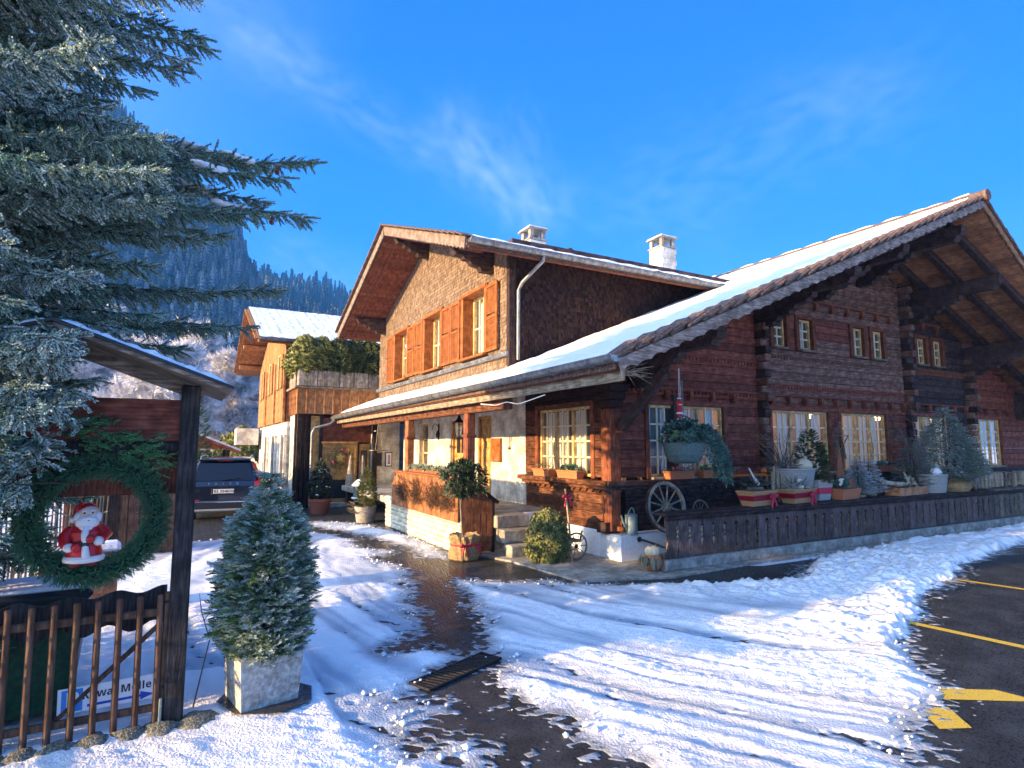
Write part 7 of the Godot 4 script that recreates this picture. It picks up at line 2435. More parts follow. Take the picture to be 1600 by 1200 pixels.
	bx(ct, "handle", Vector3(0.14, 0.42, 0.1), Vector3(0.03, 0.2, 0.03), W.darky[0], 0.006, Vector3(0, 0, -0.3))
	var rm := MB.new()
	var rp := []
	for i in 33: rp.append(Vector3(cos(TAU * i / 32.0), sin(TAU * i / 32.0), 0) * 0.235 + Vector3(0, 0.245, 0.14))
	rm.tube(rp, [0.018], 6, false)
	part(ct, "wheel_rim", rm.mesh(), W.old[3])
	for i in 10:
		var a := TAU * i / 10.0
		var s := MB.new()
		s.tube([Vector3(0, 0.245, 0.14), Vector3(cos(a) * 0.235, 0.245 + sin(a) * 0.235, 0.14)], [0.010], 5)
		part(ct, "spoke", s.mesh(), W.old[2])
	var hb := MB.new()
	hb.ball(Vector3(0, 0.245, 0.15), Vector3(0.035, 0.035, 0.03), 8, 6)
	part(ct, "hub", hb.mesh(), W.darky[0])
	# copper kettle on a chain
	var kt := thing("copper_kettle", "old green copper kettle hanging from the eave before the first front window", "kettle", Vector3(7.62, 1.80, -7.62))
	var kb := MB.new()
	kb.lathe([Vector2(0, 0.0), Vector2(0.16, 0.0), Vector2(0.27, 0.04), Vector2(0.33, 0.15), Vector2(0.365, 0.34), Vector2(0.38, 0.345), Vector2(0.38, 0.36), Vector2(0.345, 0.35), Vector2(0.0, 0.30)], 32)
	part(kt, "body", kb.mesh(), P.copper)
	var kh := MB.new()
	var kp := []
	for i in 21: kp.append(Vector3(cos(PI * i / 20.0) * 0.36, 0.36 + 0.47 * sin(PI * i / 20.0), 0))
	kh.tube(kp, [0.011], 6)
	part(kt, "handle", kh.mesh(), P.iron)
	for s in [-1, 1]:
		var ear := MB.new()
		ear.tube([Vector3(s * 0.38, 0.35, 0), Vector3(s * 0.385, 0.47, 0), Vector3(s * 0.40, 0.51, 0), Vector3(s * 0.52, 0.53, 0)], [0.014, 0.012, 0.011, 0.009], 6)
		part(kt, "ear", ear.mesh(), P.iron)
	var chn := MB.new()
	var yy := 0.83
	var q := 0
	while yy < 1.42:
		var lp := []
		for i in 9:
			var a := TAU * i / 8.0
			lp.append(Vector3(cos(a) * 0.012 * (1 if q % 2 else 0), yy + 0.025 + sin(a) * 0.028, cos(a) * 0.012 * (0 if q % 2 else 1)))
		chn.tube(lp, [0.004], 4, false)
		yy += 0.042
		q += 1
	part(kt, "chain", chn.mesh(), P.galv)
	var kg := thing("kettle_plant", "frosted trailing ivy and fir twigs spilling from the copper kettle on its right", "plant", Vector3(7.62, 2.15, -7.62))
	var iv := leaf_mesh(0.10, 8, 0.016, Color(0.035, 0.10, 0.07), Color(0.24, 0.36, 0.32))
	greens(kg, Vector3(0.04, 0.08, 0), Vector3(0.37, 0.30, 0.33), 420, iv, fr)
	var xs := []
	var cs := []
	for i in 760:
		var u := rng.randf()
		var a := rf(-0.2, 1.9)
		var p := Vector3(0.12 + 0.62 * u + rf(-0.12, 0.12), 0.20 - 0.62 * u * u - rf(0, 0.22) * u + rf(-0.1, 0.1), 0.1 + 0.28 * sin(a) * (1 - 0.3 * u))
		xs.append(Transform3D(aim(Vector3(0.6, -0.6 * u - 0.2, rf(-0.2, 0.6)) + Vector3(rf(-0.5, 0.5), rf(-0.5, 0.5), rf(-0.4, 0.4)), rf(0, 6)).scaled(Vector3.ONE * rf(0.7, 1.1)), p))
		cs.append(fr[rng.randi() % 3])
	multi(kg, "trailing_shoots", iv, P.leaf, xs, cs)
	xs = []
	cs = []
	for i in 130:
		var u := rng.randf()
		xs.append(Transform3D(aim(Vector3(0.5, -0.9, 0.3) + Vector3(rf(-0.4, 0.4), rf(-0.3, 0.3), rf(-0.3, 0.3)), rf(0, 6)), Vector3(-0.02 + 0.72 * u + rf(-0.05, 0.05), 0.12 - 0.5 * u * u - rf(0, 0.25), 0.33 - 0.1 * u)))
		cs.append(Color(1.5, 1.6, 1.6))
	multi(kg, "frosted_tendrils", twig_mesh(0.14, 18, 0.018, Color(0.20, 0.28, 0.26), Color(0.62, 0.68, 0.68)), P.leaf, xs, cs)
	# hanging ornament
	var orn := thing("hanging_ornament", "small red and white climbing figure ornament hanging above the kettle", "ornament", Vector3(7.52, 2.62, -7.60))
	var ob := MB.new()
	ob.ball(Vector3(0, 0.10, 0), Vector3(0.055, 0.10, 0.045), 12, 8)
	ob.ball(Vector3(0.01, 0.24, 0), Vector3(0.04, 0.045, 0.035), 10, 8)
	for s in [-1, 1]:
		ob.tube([Vector3(s * 0.03, 0.16, 0), Vector3(s * 0.055, 0.24, 0.0), Vector3(s * 0.03, 0.30, 0.0)], [0.02, 0.018, 0.014], 7)
		ob.tube([Vector3(s * 0.025, 0.03, 0), Vector3(s * 0.045, -0.05, 0.0)], [0.024, 0.02], 7)
	part(orn, "suit", ob.mesh(), P.red)
	var ow := MB.new()
	ow.lathe([Vector2(0.05, 0.035), Vector2(0.058, 0.045), Vector2(0.058, 0.06), Vector2(0.05, 0.07)], 14)
	ow.ball(Vector3(0.01, 0.205, 0.0), Vector3(0.042, 0.016, 0.04), 10, 6)
	for s in [-1, 1]:
		ow.ball(Vector3(s * 0.03, 0.31, 0), Vector3(0.018, 0.014, 0.018), 8, 6)
		ow.ball(Vector3(s * 0.045, -0.05, 0), Vector3(0.026, 0.014, 0.024), 8, 6)
	part(orn, "white_trim", ow.mesh(), flat(Color(0.8, 0.8, 0.8)))
	var oc := MB.new()
	oc.tube([Vector3(-0.01, 0.3, 0.01), Vector3(0.0, 0.85, 0.0)], [0.006], 5)
	oc.tube([Vector3(0.03, 0.2, 0.01), Vector3(0.02, 0.85, 0.0)], [0.004], 5)
	part(orn, "cord", oc.mesh(), flat(Color(0.75, 0.75, 0.75)))
	# terracotta window boxes
	var boxes := [[Vector3(8.55, 1.455, -8.70), 0.62, 0.0, "left terracotta window box with pink flowers under the kettle"], [Vector3(9.45, 1.455, -8.70), 0.62, 0.0, "right terracotta window box under the trailing kettle plant"], [Vector3(14.75, 1.455, -8.70), 0.7, 0.0, "left window box of the third front window, with a red ball"], [Vector3(15.65, 1.455, -8.70), 0.7, 0.0, "right window box of the third front window, with a silver ball"], [Vector3(6.80, 1.455, -10.95), 0.62, PI / 2, "left terracotta window box on the side window ledge"], [Vector3(6.80, 1.455, -9.95), 0.68, PI / 2, "right terracotta window box on the side window ledge"]]
	for i in boxes.size():
		var bq = boxes[i]
		var t := thing("window_box", bq[3], "flower box", bq[0], bq[2], "terracotta window boxes")
		box_pot(t, bq[1], 0.15, 0.16, 0.02, P.terra if i != 2 and i != 3 else P.terra_dark)
		greens(t, Vector3(0, 0.17, 0), Vector3(bq[1] * 0.45, 0.06, 0.06), 40, iv if i % 2 else fir, fr)
		if i == 0:
			var pk := MB.new()
			for k in 9: pk.ball(Vector3(rf(-0.28, 0.0), 0.19 + rf(0, 0.05), 0.06 + rf(-0.03, 0.03)), Vector3(0.022, 0.018, 0.022), 7, 5)
			part(t, "blossom", pk.mesh(), flat(Color(0.62, 0.14, 0.2)))
		if i == 2 or i == 3:
			var bl := MB.new()
			bl.ball(Vector3(-0.08 if i == 2 else 0.02, 0.22, 0.03), Vector3(0.06, 0.055, 0.06), 14, 10)
			part(t, "glass_ball", bl.mesh(), flat(Color(0.5, 0.01, 0.02), 0.1) if i == 2 else flat(Color(0.5, 0.45, 0.42), 0.12, 0.6))
	# pots along the railing
	var z := -7.66
	var y0 := 0.985
	var ribb := [["ribboned_box", "light wooden flower box with red ribbon, holding twigs and a white candle", 9.50, 0.62, P.clay], ["ribboned_box", "light wooden flower box with red ribbon and bow in front of the wicker basket", 10.68, 0.66, P.clay]]
	for i in 2:
		var bq = ribb[i]
		var t := thing(bq[0], bq[1], "flower box", Vector3(bq[2], y0, z), 0.12, "ribboned boxes on the railing")
		box_pot(t, bq[3], 0.24, 0.28, 0.07, bq[4])
		var rb := MB.new()
		for s in 2:
			var hw: float = bq[3] / 2 + 0.033
			rb.quad(Vector3(-hw - 0.0, 0.10, 0.148), Vector3(hw, 0.10, 0.148), Vector3(hw + 0.022, 0.21, 0.18), Vector3(-hw - 0.022, 0.21, 0.18))
			rb.quad(Vector3(-hw, 0.10, -0.148), Vector3(-hw, 0.10, 0.148), Vector3(-hw - 0.025, 0.21, 0.18), Vector3(-hw - 0.025, 0.21, -0.18))
		part(t, "ribbon", rb.mesh(), P.ribbon)
		bow(t, Vector3(0.20, 0.17, 0.20), 1.1)
		if i == 0:
			greens(t, Vector3(0, 0.33, 0), Vector3(0.30, 0.16, 0.13), 110, fir, fr)
			var nest := MB.new()
			for k in 16:
				var a := rf(0, 6)
				var np := []
				for m in 9: np.append(Vector3(-0.05 + cos(a + m * 0.6) * (0.2 + 0.02 * sin(k)), 0.30 + rf(0, 0.04), sin(a + m * 0.6) * 0.11))
				nest.tube(np, [0.007], 4, false)
			part(t, "twig_nest", nest.mesh(), W.old[2])
			var cd := MB.new()
			cd.tube([Vector3(-0.02, 0.40, 0.05), Vector3(-0.18, 0.55, 0.05), Vector3(-0.30, 0.70, 0.05)], [0.035, 0.018, 0.014], 8)
			part(t, "candle", cd.mesh(), flat(Color(0.72, 0.70, 0.62)))
		else:
			greens(t, Vector3(-0.05, 0.30, 0), Vector3(0.28, 0.10, 0.12), 60, green, fr)
			var bb := MB.new()
			bb.ball(Vector3(-0.02, 0.31, 0.10), Vector3(0.055, 0.05, 0.05), 10, 8)
			bb.ball(Vector3(0.10, 0.42, 0.0), Vector3(0.06, 0.055, 0.055), 10, 8)
			part(t, "pale_ball", bb.mesh(), flat(Color(0.66, 0.60, 0.50)))
			bx(t, "wood_block", Vector3(0.2, 0.31, 0.08), Vector3(0.16, 0.08, 0.1), W.oldpale[0], 0.01)
	var wb := wicker_basket("wicker_basket", "big whitish wicker basket on the railing behind the second ribboned box", Vector3(10.98, 1.08, -7.95), 0.36, 0.50, 0.55, 0.72)
	greens(wb, Vector3(-0.32, 0.62, 0), Vector3(0.36, 0.22, 0.2), 110, fir, fr)
	greens(wb, Vector3(0.1, 0.58, -0.1), Vector3(0.3, 0.12, 0.2), 60, green, fr)
	var wf := MB.new()
	wf.ball(Vector3(0.18, 0.62, 0.12), Vector3(0.19, 0.15, 0.16), 16, 10)
	part(wb, "pale_gourd", wf.mesh(), flat(Color(0.66, 0.58, 0.38), 0.6))
	var br := thing("branch_bundle", "bare curved branches rising from the wicker basket before the second window", "branches", Vector3(10.75, 1.5, -7.98))
	var bbm := MB.new()
	for i in 11:
		var a := rf(-1.15, 0.7)
		var l := rf(0.7, 1.5)
		var pts := []
		for k in 6:
			var t := k / 5.0
			pts.append(Vector3(sin(a * (0.5 + t * 0.8)) * l * t + rf(-0.02, 0.02), l * t * cos(a * 0.7), rf(-0.04, 0.04) * k * 0.4))
		bbm.tube(pts, [0.013, 0.011, 0.010, 0.008, 0.006, 0.003], 5)
		for k in 3:
			var p: Vector3 = pts[2 + k]
			bbm.tube([p, p + Vector3(rf(-0.25, 0.25), rf(0.05, 0.25), rf(-0.1, 0.1))], [0.006, 0.002], 4)
	part(br, "branch", bbm.mesh(), P.twig)
	var wl := thing("log_bundle", "upright split logs with snowy fir twigs left of the wicker basket", "logs", Vector3(10.42, 0.985, -7.9))
	for i in 5:
		var lg := MB.new()
		lg.tube([Vector3(-0.12 + i * 0.06, 0, rf(-0.06, 0.06)), Vector3(-0.16 + i * 0.06, rf(0.5, 0.72), 0)], [0.028, 0.024], 6)
		part(wl, "log", lg.mesh(), W.oldpale[i % 3])
	# conifer with a dry half in a ribboned pot
	var pt2 := thing("ribboned_pot", "pale square pot with wide red ribbon under the half brown conifer", "pot", Vector3(11.62, 0.985, -7.86))
	box_pot(pt2, 0.36, 0.32, 0.42, 0.05, P.wicker)
	bx(pt2, "ribbon", Vector3(0, 0.20, 0), Vector3(0.43, 0.13, 0.39), P.ribbon, 0.006)
	var cd2 := thing("dry_conifer", "slim conifer, green on the left and dry brown on the right, in the ribboned pot", "conifer", Vector3(11.55, 1.35, -7.92))
	var cp := [Vector2(0.05, 0.0), Vector2(0.24, 0.1), Vector2(0.30, 0.35), Vector2(0.26, 0.65), Vector2(0.16, 0.92), Vector2(0.03, 1.08)]
	crown(cd2, fan_mesh(0.11, 17, Color(0.03, 0.06, 0.02), Color(0.09, 0.14, 0.05)), cp, 420, 0.5, [Color(1, 1, 1), Color(0.8, 0.9, 0.8)], "foliage", 0.4, 0.1)
	var dx := []
	var dc := []
	for i in 260:
		var y := rf(0.0, 0.8)
		var r := 0.30 * (1.05 - y * 0.75)
		var a := rf(-0.2, 2.1)
		dx.append(Transform3D(aim(Vector3(cos(a), -0.2, sin(a)) + Vector3(rf(-0.4, 0.4), rf(-0.4, 0.6), 0), rf(0, 6)), Vector3(0.04 + cos(a) * r, y, sin(a) * r * 0.9)))
		dc.append(Color(1, 1, 1).lerp(Color(0.7, 0.7, 0.7), rng.randf()))
	multi(cd2, "dry_foliage", fan_mesh(0.11, 15, Color(0.12, 0.10, 0.05), Color(0.26, 0.23, 0.14)), P.leaf, dx, dc)
	# terracotta box with rusty metal tree
	var tb := thing("terracotta_box", "terracotta box on the railing with white blossoms and rusty metal trees", "flower box", Vector3(12.28, 0.985, z), 0.1)
	box_pot(tb, 0.68, 0.22, 0.22, 0.03, P.terra)
	greens(tb, Vector3(-0.22, 0.30, 0), Vector3(0.12, 0.12, 0.1), 40, iv, fr)
	var rt := MB.new()
	rt.xf = Transform3D(Basis(), Vector3(-0.06, 0.22, -0.06))
	var sil := PackedVector2Array([Vector2(0.03, 0), Vector2(0.03, 0.10)])
	var wds := [[0.22, 0.12, 0.12, 0.30], [0.19, 0.28, 0.09, 0.46], [0.15, 0.43, 0.06, 0.60], [0.11, 0.57, 0.035, 0.72], [0.07, 0.69, 0.0, 0.92]]
	for w in wds:
		sil.append(Vector2(w[0], w[1]))
		sil.append(Vector2(w[2], w[3]))
	for i in range(wds.size() - 1, -1, -1):
		if wds[i][2] > 0: sil.append(Vector2(-wds[i][2], wds[i][3]))
		sil.append(Vector2(-wds[i][0], wds[i][1]))
	sil.append(Vector2(-0.03, 0.10))
	sil.append(Vector2(-0.03, 0))
	rt.prism(sil, 0.012)
	part(tb, "rusty_tree", rt.mesh(), P.rust)
	var rh := MB.new()
	rh.xf = Transform3D(Basis(), Vector3(0.16, 0.2, 0.03))
	rh.prism(poly([-0.12, 0, 0.16, 0, 0.16, 0.14, 0.02, 0.26, -0.12, 0.14]), 0.015)
	part(tb, "rusty_house", rh.mesh(), P.rust)
	var bls := MB.new()
	for k in 12: bls.ball(Vector3(-0.28 + rf(-0.07, 0.07), 0.36 + rf(-0.06, 0.06), 0.06), Vector3(0.035, 0.03, 0.03), 7, 5, fn, 0.3, 9.0)
	part(tb, "blossom", bls.mesh(), flat(Color(0.7, 0.68, 0.55)))
	# two little snowy firs
	for i in 2:
		var ft := thing("snowy_fir", ["left one of the two small white flocked firs on the railing", "right one of the two small white flocked firs on the railing, the taller"][i], "conifer", Vector3(12.98 + i * 0.52, 0.985, -7.80 - i * 0.06), 0.0, "flocked firs on the railing")
		crown(ft, twig_mesh(0.12, 34, 0.02, Color(0.22, 0.27, 0.27), Color(0.86, 0.88, 0.90), 1.0, 0.005), [Vector2(0.05, 0.08), Vector2(0.28, 0.12), Vector2(0.24, 0.32), Vector2(0.15, 0.55), Vector2(0.03, 0.78)], 520, 0.1, [Color(1, 1, 1), Color(1.1, 1.1, 1.1), Color(0.6, 0.7, 0.7)], "foliage", 0.5, 0.2)
		var fb := MB.new()
		fb.tube([Vector3(0, 0, 0), Vector3(0, 0.7, 0)], [0.02, 0.008], 6)
		part(ft, "trunk", fb.mesh(), P.bark)
		bx(ft, "foot", Vector3(0, 0.03, 0), Vector3(0.2, 0.06, 0.2), W.oldpale[1], 0.01)
	# crate with driftwood and stars
	var ck := thing("wooden_crate", "low light wooden crate with driftwood and paper stars on the railing", "crate", Vector3(14.6, 0.985, z), 0.05)
	for s in [-1, 1]:
		bx(ck, "board", Vector3(0, 0.09, s * 0.15), Vector3(1.3, 0.18, 0.02), W.soffit[0 if s > 0 else 1], 0.005)
		bx(ck, "end", Vector3(s * 0.64, 0.09, 0), Vector3(0.02, 0.18, 0.28), W.soffit[1], 0.005)
	var dr := MB.new()
	dr.tube([Vector3(-1.0, 0.32, 0), Vector3(-0.5, 0.25, 0.05), Vector3(0.1, 0.24, 0), Vector3(0.4, 0.19, 0)], [0.05, 0.06, 0.055, 0.03], 8)
	part(ck, "driftwood", dr.mesh(), W.oldpale[0])
	greens(ck, Vector3(0.1, 0.2, 0), Vector3(0.5, 0.08, 0.12), 50, green, fr)
	for i in 2:
		var sr := MB.new()
		var sp2 := PackedVector2Array()
		for k in 10: sp2.append(Vector2(cos(TAU * k / 10.0 + 0.3), sin(TAU * k / 10.0 + 0.3)) * (0.20 if k % 2 == 0 else 0.085))
		sr.prism(sp2, 0.03)
		part(ck, "star", sr.mesh(), W.oldpale[i], Vector3(0.0 + i * 0.30, 0.34 - i * 0.08, 0.04), Vector3(-0.4, 0.2, i * 0.4))
	var wk2 := wicker_basket("tall_basket", "tall greyish wicker basket with a white ball before the fourth front window", Vector3(15.85, 0.985, -7.72), 0.36, 0.44, 0.42, 0.6)
	greens(wk2, Vector3(-0.15, 0.45, 0), Vector3(0.25, 0.1, 0.15), 40, fir, fr)
	var sn := MB.new()
	sn.ball(Vector3(0.02, 0.48, 0.08), Vector3(0.13, 0.11, 0.12), 14, 10)
	part(wk2, "white_ball", sn.mesh(), flat(Color(0.8, 0.8, 0.8)))
	var cn2 := MB.new()
	cn2.lathe([Vector2(0.13, 0.40), Vector2(0.12, 0.46), Vector2(0.03, 0.68), Vector2(0, 0.74)], 14)
	cn2.xf = Transform3D(Basis(), Vector3(0.24, 0, 0.02))
	part(wk2, "little_cone", cn2.mesh(), flat(Color(0.42, 0.45, 0.36)), Vector3(0.26, 0, 0))
	var sf := thing("frosted_fir", "small bluish fir with snow standing left of the tall conifer", "conifer", Vector3(15.45, 1.0, -7.95))
	crown(sf, fir, [Vector2(0.1, 0.1), Vector2(0.40, 0.2), Vector2(0.30, 0.6), Vector2(0.16, 1.0), Vector2(0.03, 1.3)], 520, 0.1, [Color(1.2, 1.3, 1.4), Color(1.6, 1.6, 1.7), Color(0.8, 0.9, 0.9)], "foliage", 0.5, 0.2)
	var sfb := MB.new()
	sfb.tube([Vector3(0, -0.02, 0), Vector3(0, 1.2, 0)], [0.025, 0.008], 6)
	part(sf, "trunk", sfb.mesh(), P.bark)
	# big fir in burlap
	var bs := thing("burlap_sack", "knotted burlap sack on the railing holding the big frosted fir", "sack", Vector3(16.85, 0.985, -7.80))
	var bsb := MB.new()
	bsb.lathe([Vector2(0, 0), Vector2(0.36, 0.0), Vector2(0.42, 0.10), Vector2(0.40, 0.20), Vector2(0.33, 0.26), Vector2(0.40, 0.33), Vector2(0.38, 0.36), Vector2(0, 0.34)], 26, 0.07)
	bsb.tube([Vector3(0.2, 0.26, 0.3), Vector3(0.5, 0.15, 0.28), Vector3(0.72, 0.04, 0.2)], [0.06, 0.05, 0.06], 7)
	part(bs, "sack", bsb.mesh(), P.burlap)
	var bf := thing("christmas_fir", "big frosted fir with small lights standing before the fourth front window", "conifer", Vector3(16.85, 1.28, -7.84))
	var bp := [Vector2(0.25, 0.0), Vector2(0.72, 0.14), Vector2(0.76, 0.35), Vector2(0.62, 0.68), Vector2(0.45, 1.0), Vector2(0.27, 1.32), Vector2(0.12, 1.58), Vector2(0.02, 1.78)]
	crown(bf, twig_mesh(0.19, 50, 0.024, Color(0.06, 0.11, 0.08), Color(0.62, 0.70, 0.66), 1.0, 0.005), bp, 2600, -0.05, [Color(1, 1, 1), Color(0.7, 0.8, 0.75), Color(1.3, 1.35, 1.35)], "foliage", 0.4, 0.15)
	var bt := MB.new()
	bt.tube([Vector3(0, -0.1, 0), Vector3(0, 1.7, 0)], [0.04, 0.01], 7)
	part(bf, "trunk", bt.mesh(), P.bark)
	for i in 7:
		var b := MB.new()
		var y: float = [0.3, 0.75, 0.5, 1.1, 0.2, 1.35, 0.65][i]
		var r := 0.72 * (1.0 - y / 1.8) + 0.06
		var a: float = [0.8, 1.9, 1.2, 1.5, 2.3, 1.1, 2.5][i]
		b.ball(Vector3(cos(a) * r, y, sin(a) * r), Vector3(0.026, 0.026, 0.026), 8, 6)
		part(bf, "light_bulb", b.mesh(), flat(Color(0.85, 0.82, 0.6), 0.2))
	# firewood crates behind the far end
	for i in 2:
		var fw := thing("firewood_crate", ["wire crate of upright split firewood on the lighter part of the railing", "second crate of split firewood at the right edge"][i], "firewood", Vector3(18.55 + i * 2.35, 0.985, -7.84), 0.0, "firewood crates on the railing")
		for k in 17:
			var l := bx(fw, "split_log", Vector3(-0.88 + k * 0.11, 0.21 + rf(-0.02, 0.01), rf(-0.1, 0.1)), Vector3(rf(0.08, 0.115), rf(0.36, 0.41), 0.16), pick(W.oldpale if k > 3 else W.old), 0.02, Vector3(0, rf(-0.3, 0.3), rf(-0.03, 0.03)))
			l.scale.z = 1.0
		var fm := MB.new()
		for s in [-1, 1]: fm.box(Vector3(s * 0.97, 0.21, 0.16), Vector3(0.03, 0.44, 0.03))
		fm.box(Vector3(0, 0.425, 0.16), Vector3(1.97, 0.025, 0.032))
		fm.box(Vector3(0, 0.23, 0.20), Vector3(1.93, 0.012, 0.012))
		part(fw, "frame", fm.mesh(), W.old[3])
	# twiggy star decoration between windows, and the twigs before the fourth window
	var ts := thing("twig_star", "star of dry twigs hanging between the second and third front windows", "decoration", Vector3(13.86, 2.2, -8.72))
	var tm := MB.new()
	for k in 5:
		var a := TAU * k * 2 / 5.0 + PI / 2
		var e := TAU * (k + 1) * 2 / 5.0 + PI / 2
		for m in 3: tm.tube([Vector3(cos(a) * 0.34 + rf(-0.02, 0.02), sin(a) * 0.5, rf(-0.02, 0.02)), Vector3(cos(e) * 0.34 + rf(-0.02, 0.02), sin(e) * 0.5, rf(-0.02, 0.02))], [0.012, 0.009], 5)
	part(ts, "twigs", tm.mesh(), W.oldx[1])
	var ob2 := thing("branch_bundle", "pinkish bare branches standing between third and fourth front windows", "branches", Vector3(15.9, 1.35, -7.98))
	var o2 := MB.new()
	for i in 8:
		var a := rf(-0.75, 0.5)
		var l := rf(0.8, 1.7)
		o2.tube([Vector3.ZERO, Vector3(sin(a) * l * 0.5, l * 0.5, rf(-0.05, 0.05)), Vector3(sin(a) * l * 1.1, l, rf(-0.08, 0.08))], [0.012, 0.009, 0.003], 5)
		for k in 4: o2.tube([Vector3(sin(a) * l * (0.3 + 0.2 * k), l * (0.3 + 0.2 * k), 0), Vector3(sin(a) * l * (0.3 + 0.2 * k) + rf(-0.25, 0.2), l * (0.4 + 0.2 * k), rf(-0.1, 0.1))], [0.006, 0.002], 4)
	part(ob2, "branch", o2.mesh(), flat(Color(0.22, 0.13, 0.12), 0.9))
	# ceiling lamps that light the dining rooms behind the front windows
	for x in [12.6, 15.1, 18.3, 21.5]:
		var lm := thing("ceiling_lamp", "warm ceiling lamp glowing in the dining room behind the %s front window" % ["second", "third", "fourth", "rightmost"][[12.6, 15.1, 18.3, 21.5].find(x)], "lamp", Vector3(x, 2.95, -10.3), 0.0, "ceiling lamps in the dining rooms")
		var gb2 := MB.new()
		gb2.ball(Vector3.ZERO, Vector3(0.09, 0.09, 0.09), 12, 8)
		var gm := flat(Color(0.9, 0.8, 0.6))
		gm.emission_enabled = true
		gm.emission = Color(1.0, 0.80, 0.50)
		gm.emission_energy_multiplier = 1.2
		part(lm, "bulb", gb2.mesh(), gm)
		var ol := OmniLight3D.new()
		ol.name = "glow"
		ol.light_color = Color(1.0, 0.80, 0.52)
		ol.light_energy = 0.12
		ol.omni_range = 8
		ol.omni_attenuation = 2.0
		ol.light_size = 0.09
		ol.shadow_enabled = true
		lm.add_child(ol)
	# lamps and pictures under the porch
	var la := thing("hanging_lantern", "black iron porch lantern with glass sides on a bracket near the front door", "lantern", Vector3(5.55, 2.30, -12.7))
	var lb := MB.new()
	lb.lathe([Vector2(0.02, 0.52), Vector2(0.05, 0.44), Vector2(0.13, 0.36), Vector2(0.14, 0.35), Vector2(0, 0.35)], 6)
	lb.lathe([Vector2(0, 0.0), Vector2(0.09, 0.0), Vector2(0.09, 0.02), Vector2(0, 0.02)], 6)
	for k in 6:
		var a := TAU * k / 6.0
		lb.tube([Vector3(cos(a) * 0.085, 0.01, sin(a) * 0.085), Vector3(cos(a) * 0.125, 0.36, sin(a) * 0.125)], [0.009], 4)
	var lp := []
	for i in 11: lp.append(Vector3(0.22 + 0.2 * cos(PI * i / 10.0 + 0.0) - 0.02, 0.52 + 0.12 * sin(PI * i / 10.0), 0))
	lb.tube(lp, [0.014], 6)
	lb.tube([Vector3(0.40, 0.52, 0), Vector3(0.40, 0.1, 0)], [0.014], 6)
	part(la, "frame", lb.mesh(), P.iron)
	var lg2 := MB.new()
	lg2.lathe([Vector2(0.082, 0.03), Vector2(0.118, 0.34)], 6)
	part(la, "glass", lg2.mesh(), P.glass)
	var wl2 := thing("wall_lantern", "small black lantern bracket on the white porch wall left of the glazed door", "lantern", Vector3(6.90, 2.35, -17.45))
	var wm := MB.new()
	wm.box(Vector3(0.02, 0.2, 0), Vector3(0.02, 0.5, 0.07))
	wm.tube([Vector3(0.01, 0.36, 0), Vector3(-0.10, 0.46, 0), Vector3(-0.18, 0.36, 0), Vector3(-0.17, 0.26, 0)], [0.012], 6)
	wm.lathe([Vector2(0.0, 0.0), Vector2(0.06, 0.02), Vector2(0.075, 0.12), Vector2(0.03, 0.22), Vector2(0.01, 0.26)], 8)
	part(wl2, "frame", wm.mesh(), P.iron)
	var nb := thing("notice_board", "brown wooden notice board on the white wall beside the yellow door", "notice board", Vector3(6.91, 2.0, -13.42))
	bx(nb, "case", Vector3(0, 0, 0), Vector3(0.09, 0.60, 0.52), W.porch[2], 0.012)
	bx(nb, "sheet", Vector3(-0.048, 0.03, 0), Vector3(0.006, 0.42, 0.38), W.shutter[0], 0.002)
	for i in 2:
		var pc := thing("framed_picture", ["plain metal plaque on the white wall right of the wreath door", "black framed picture with pink and blue print on the white wall"][i], "picture", Vector3(6.10 + i * 0.36, 1.62 - i * 0.0, -21.17))
		bx(pc, "frame", Vector3(0, 0, 0), Vector3(0.26, 0.52, 0.03), P.black if i else P.metal, 0.006)
		bx(pc, "sheet", Vector3(0, 0, 0.014), Vector3(0.20, 0.46, 0.012), flat(Color(0.78, 0.78, 0.78)) if i else P.iron, 0.002)
		if i:
			bx(pc, "print", Vector3(0.01, 0.02, 0.021), Vector3(0.08, 0.28, 0.004), flat(Color(0.55, 0.25, 0.35)), 0.001)
			bx(pc, "print", Vector3(0.01, -0.14, 0.021), Vector3(0.09, 0.06, 0.004), flat(Color(0.1, 0.2, 0.45)), 0.001)
	# bird feeder and hanging frame before the end wall
	var bfd := thing("bird_feeder", "grey round bird feeder with snow on its roof behind the slim thuja", "bird feeder", Vector3(4.85, -0.48, -18.9))
	var fb2 := MB.new()
	fb2.lathe([Vector2(0, 0.9), Vector2(0.24, 0.9), Vector2(0.24, 0.93), Vector2(0.2, 0.95), Vector2(0.2, 1.32), Vector2(0.25, 1.33), Vector2(0.0, 1.36)], 20)
	part(bfd, "body", fb2.mesh(), P.feeder)
	var fs := MB.new()
	fs.lathe([Vector2(0.27, 1.33), Vector2(0.26, 1.37), Vector2(0.08, 1.52), Vector2(0, 1.54)], 20)
	fs.lathe([Vector2(0.2, 0.955), Vector2(0.26, 0.94), Vector2(0.255, 0.97), Vector2(0.2, 0.975)], 20)
	part(bfd, "snow", fs.mesh(), P.snow_flat)
	var fp := MB.new()
	fp.tube([Vector3(0, 0, 0), Vector3(0, 0.9, 0)], [0.035], 8)
	part(bfd, "pole", fp.mesh(), P.iron)
	var hf := thing("hanging_feeder", "tall narrow hanging feeder of glass and wood under the porch eave", "feeder", Vector3(4.72, 2.0, -16.4))
	var hm := MB.new()
	for s in [-1, 1]:
		hm.tube([Vector3(s * 0.10, 0.0, 0), Vector3(s * 0.03, 0.75, 0)], [0.010], 5)
	hm.box(Vector3(0, 0.52, 0), Vector3(0.26, 0.02, 0.2))
	hm.box(Vector3(0, -0.02, 0), Vector3(0.44, 0.025, 0.36))
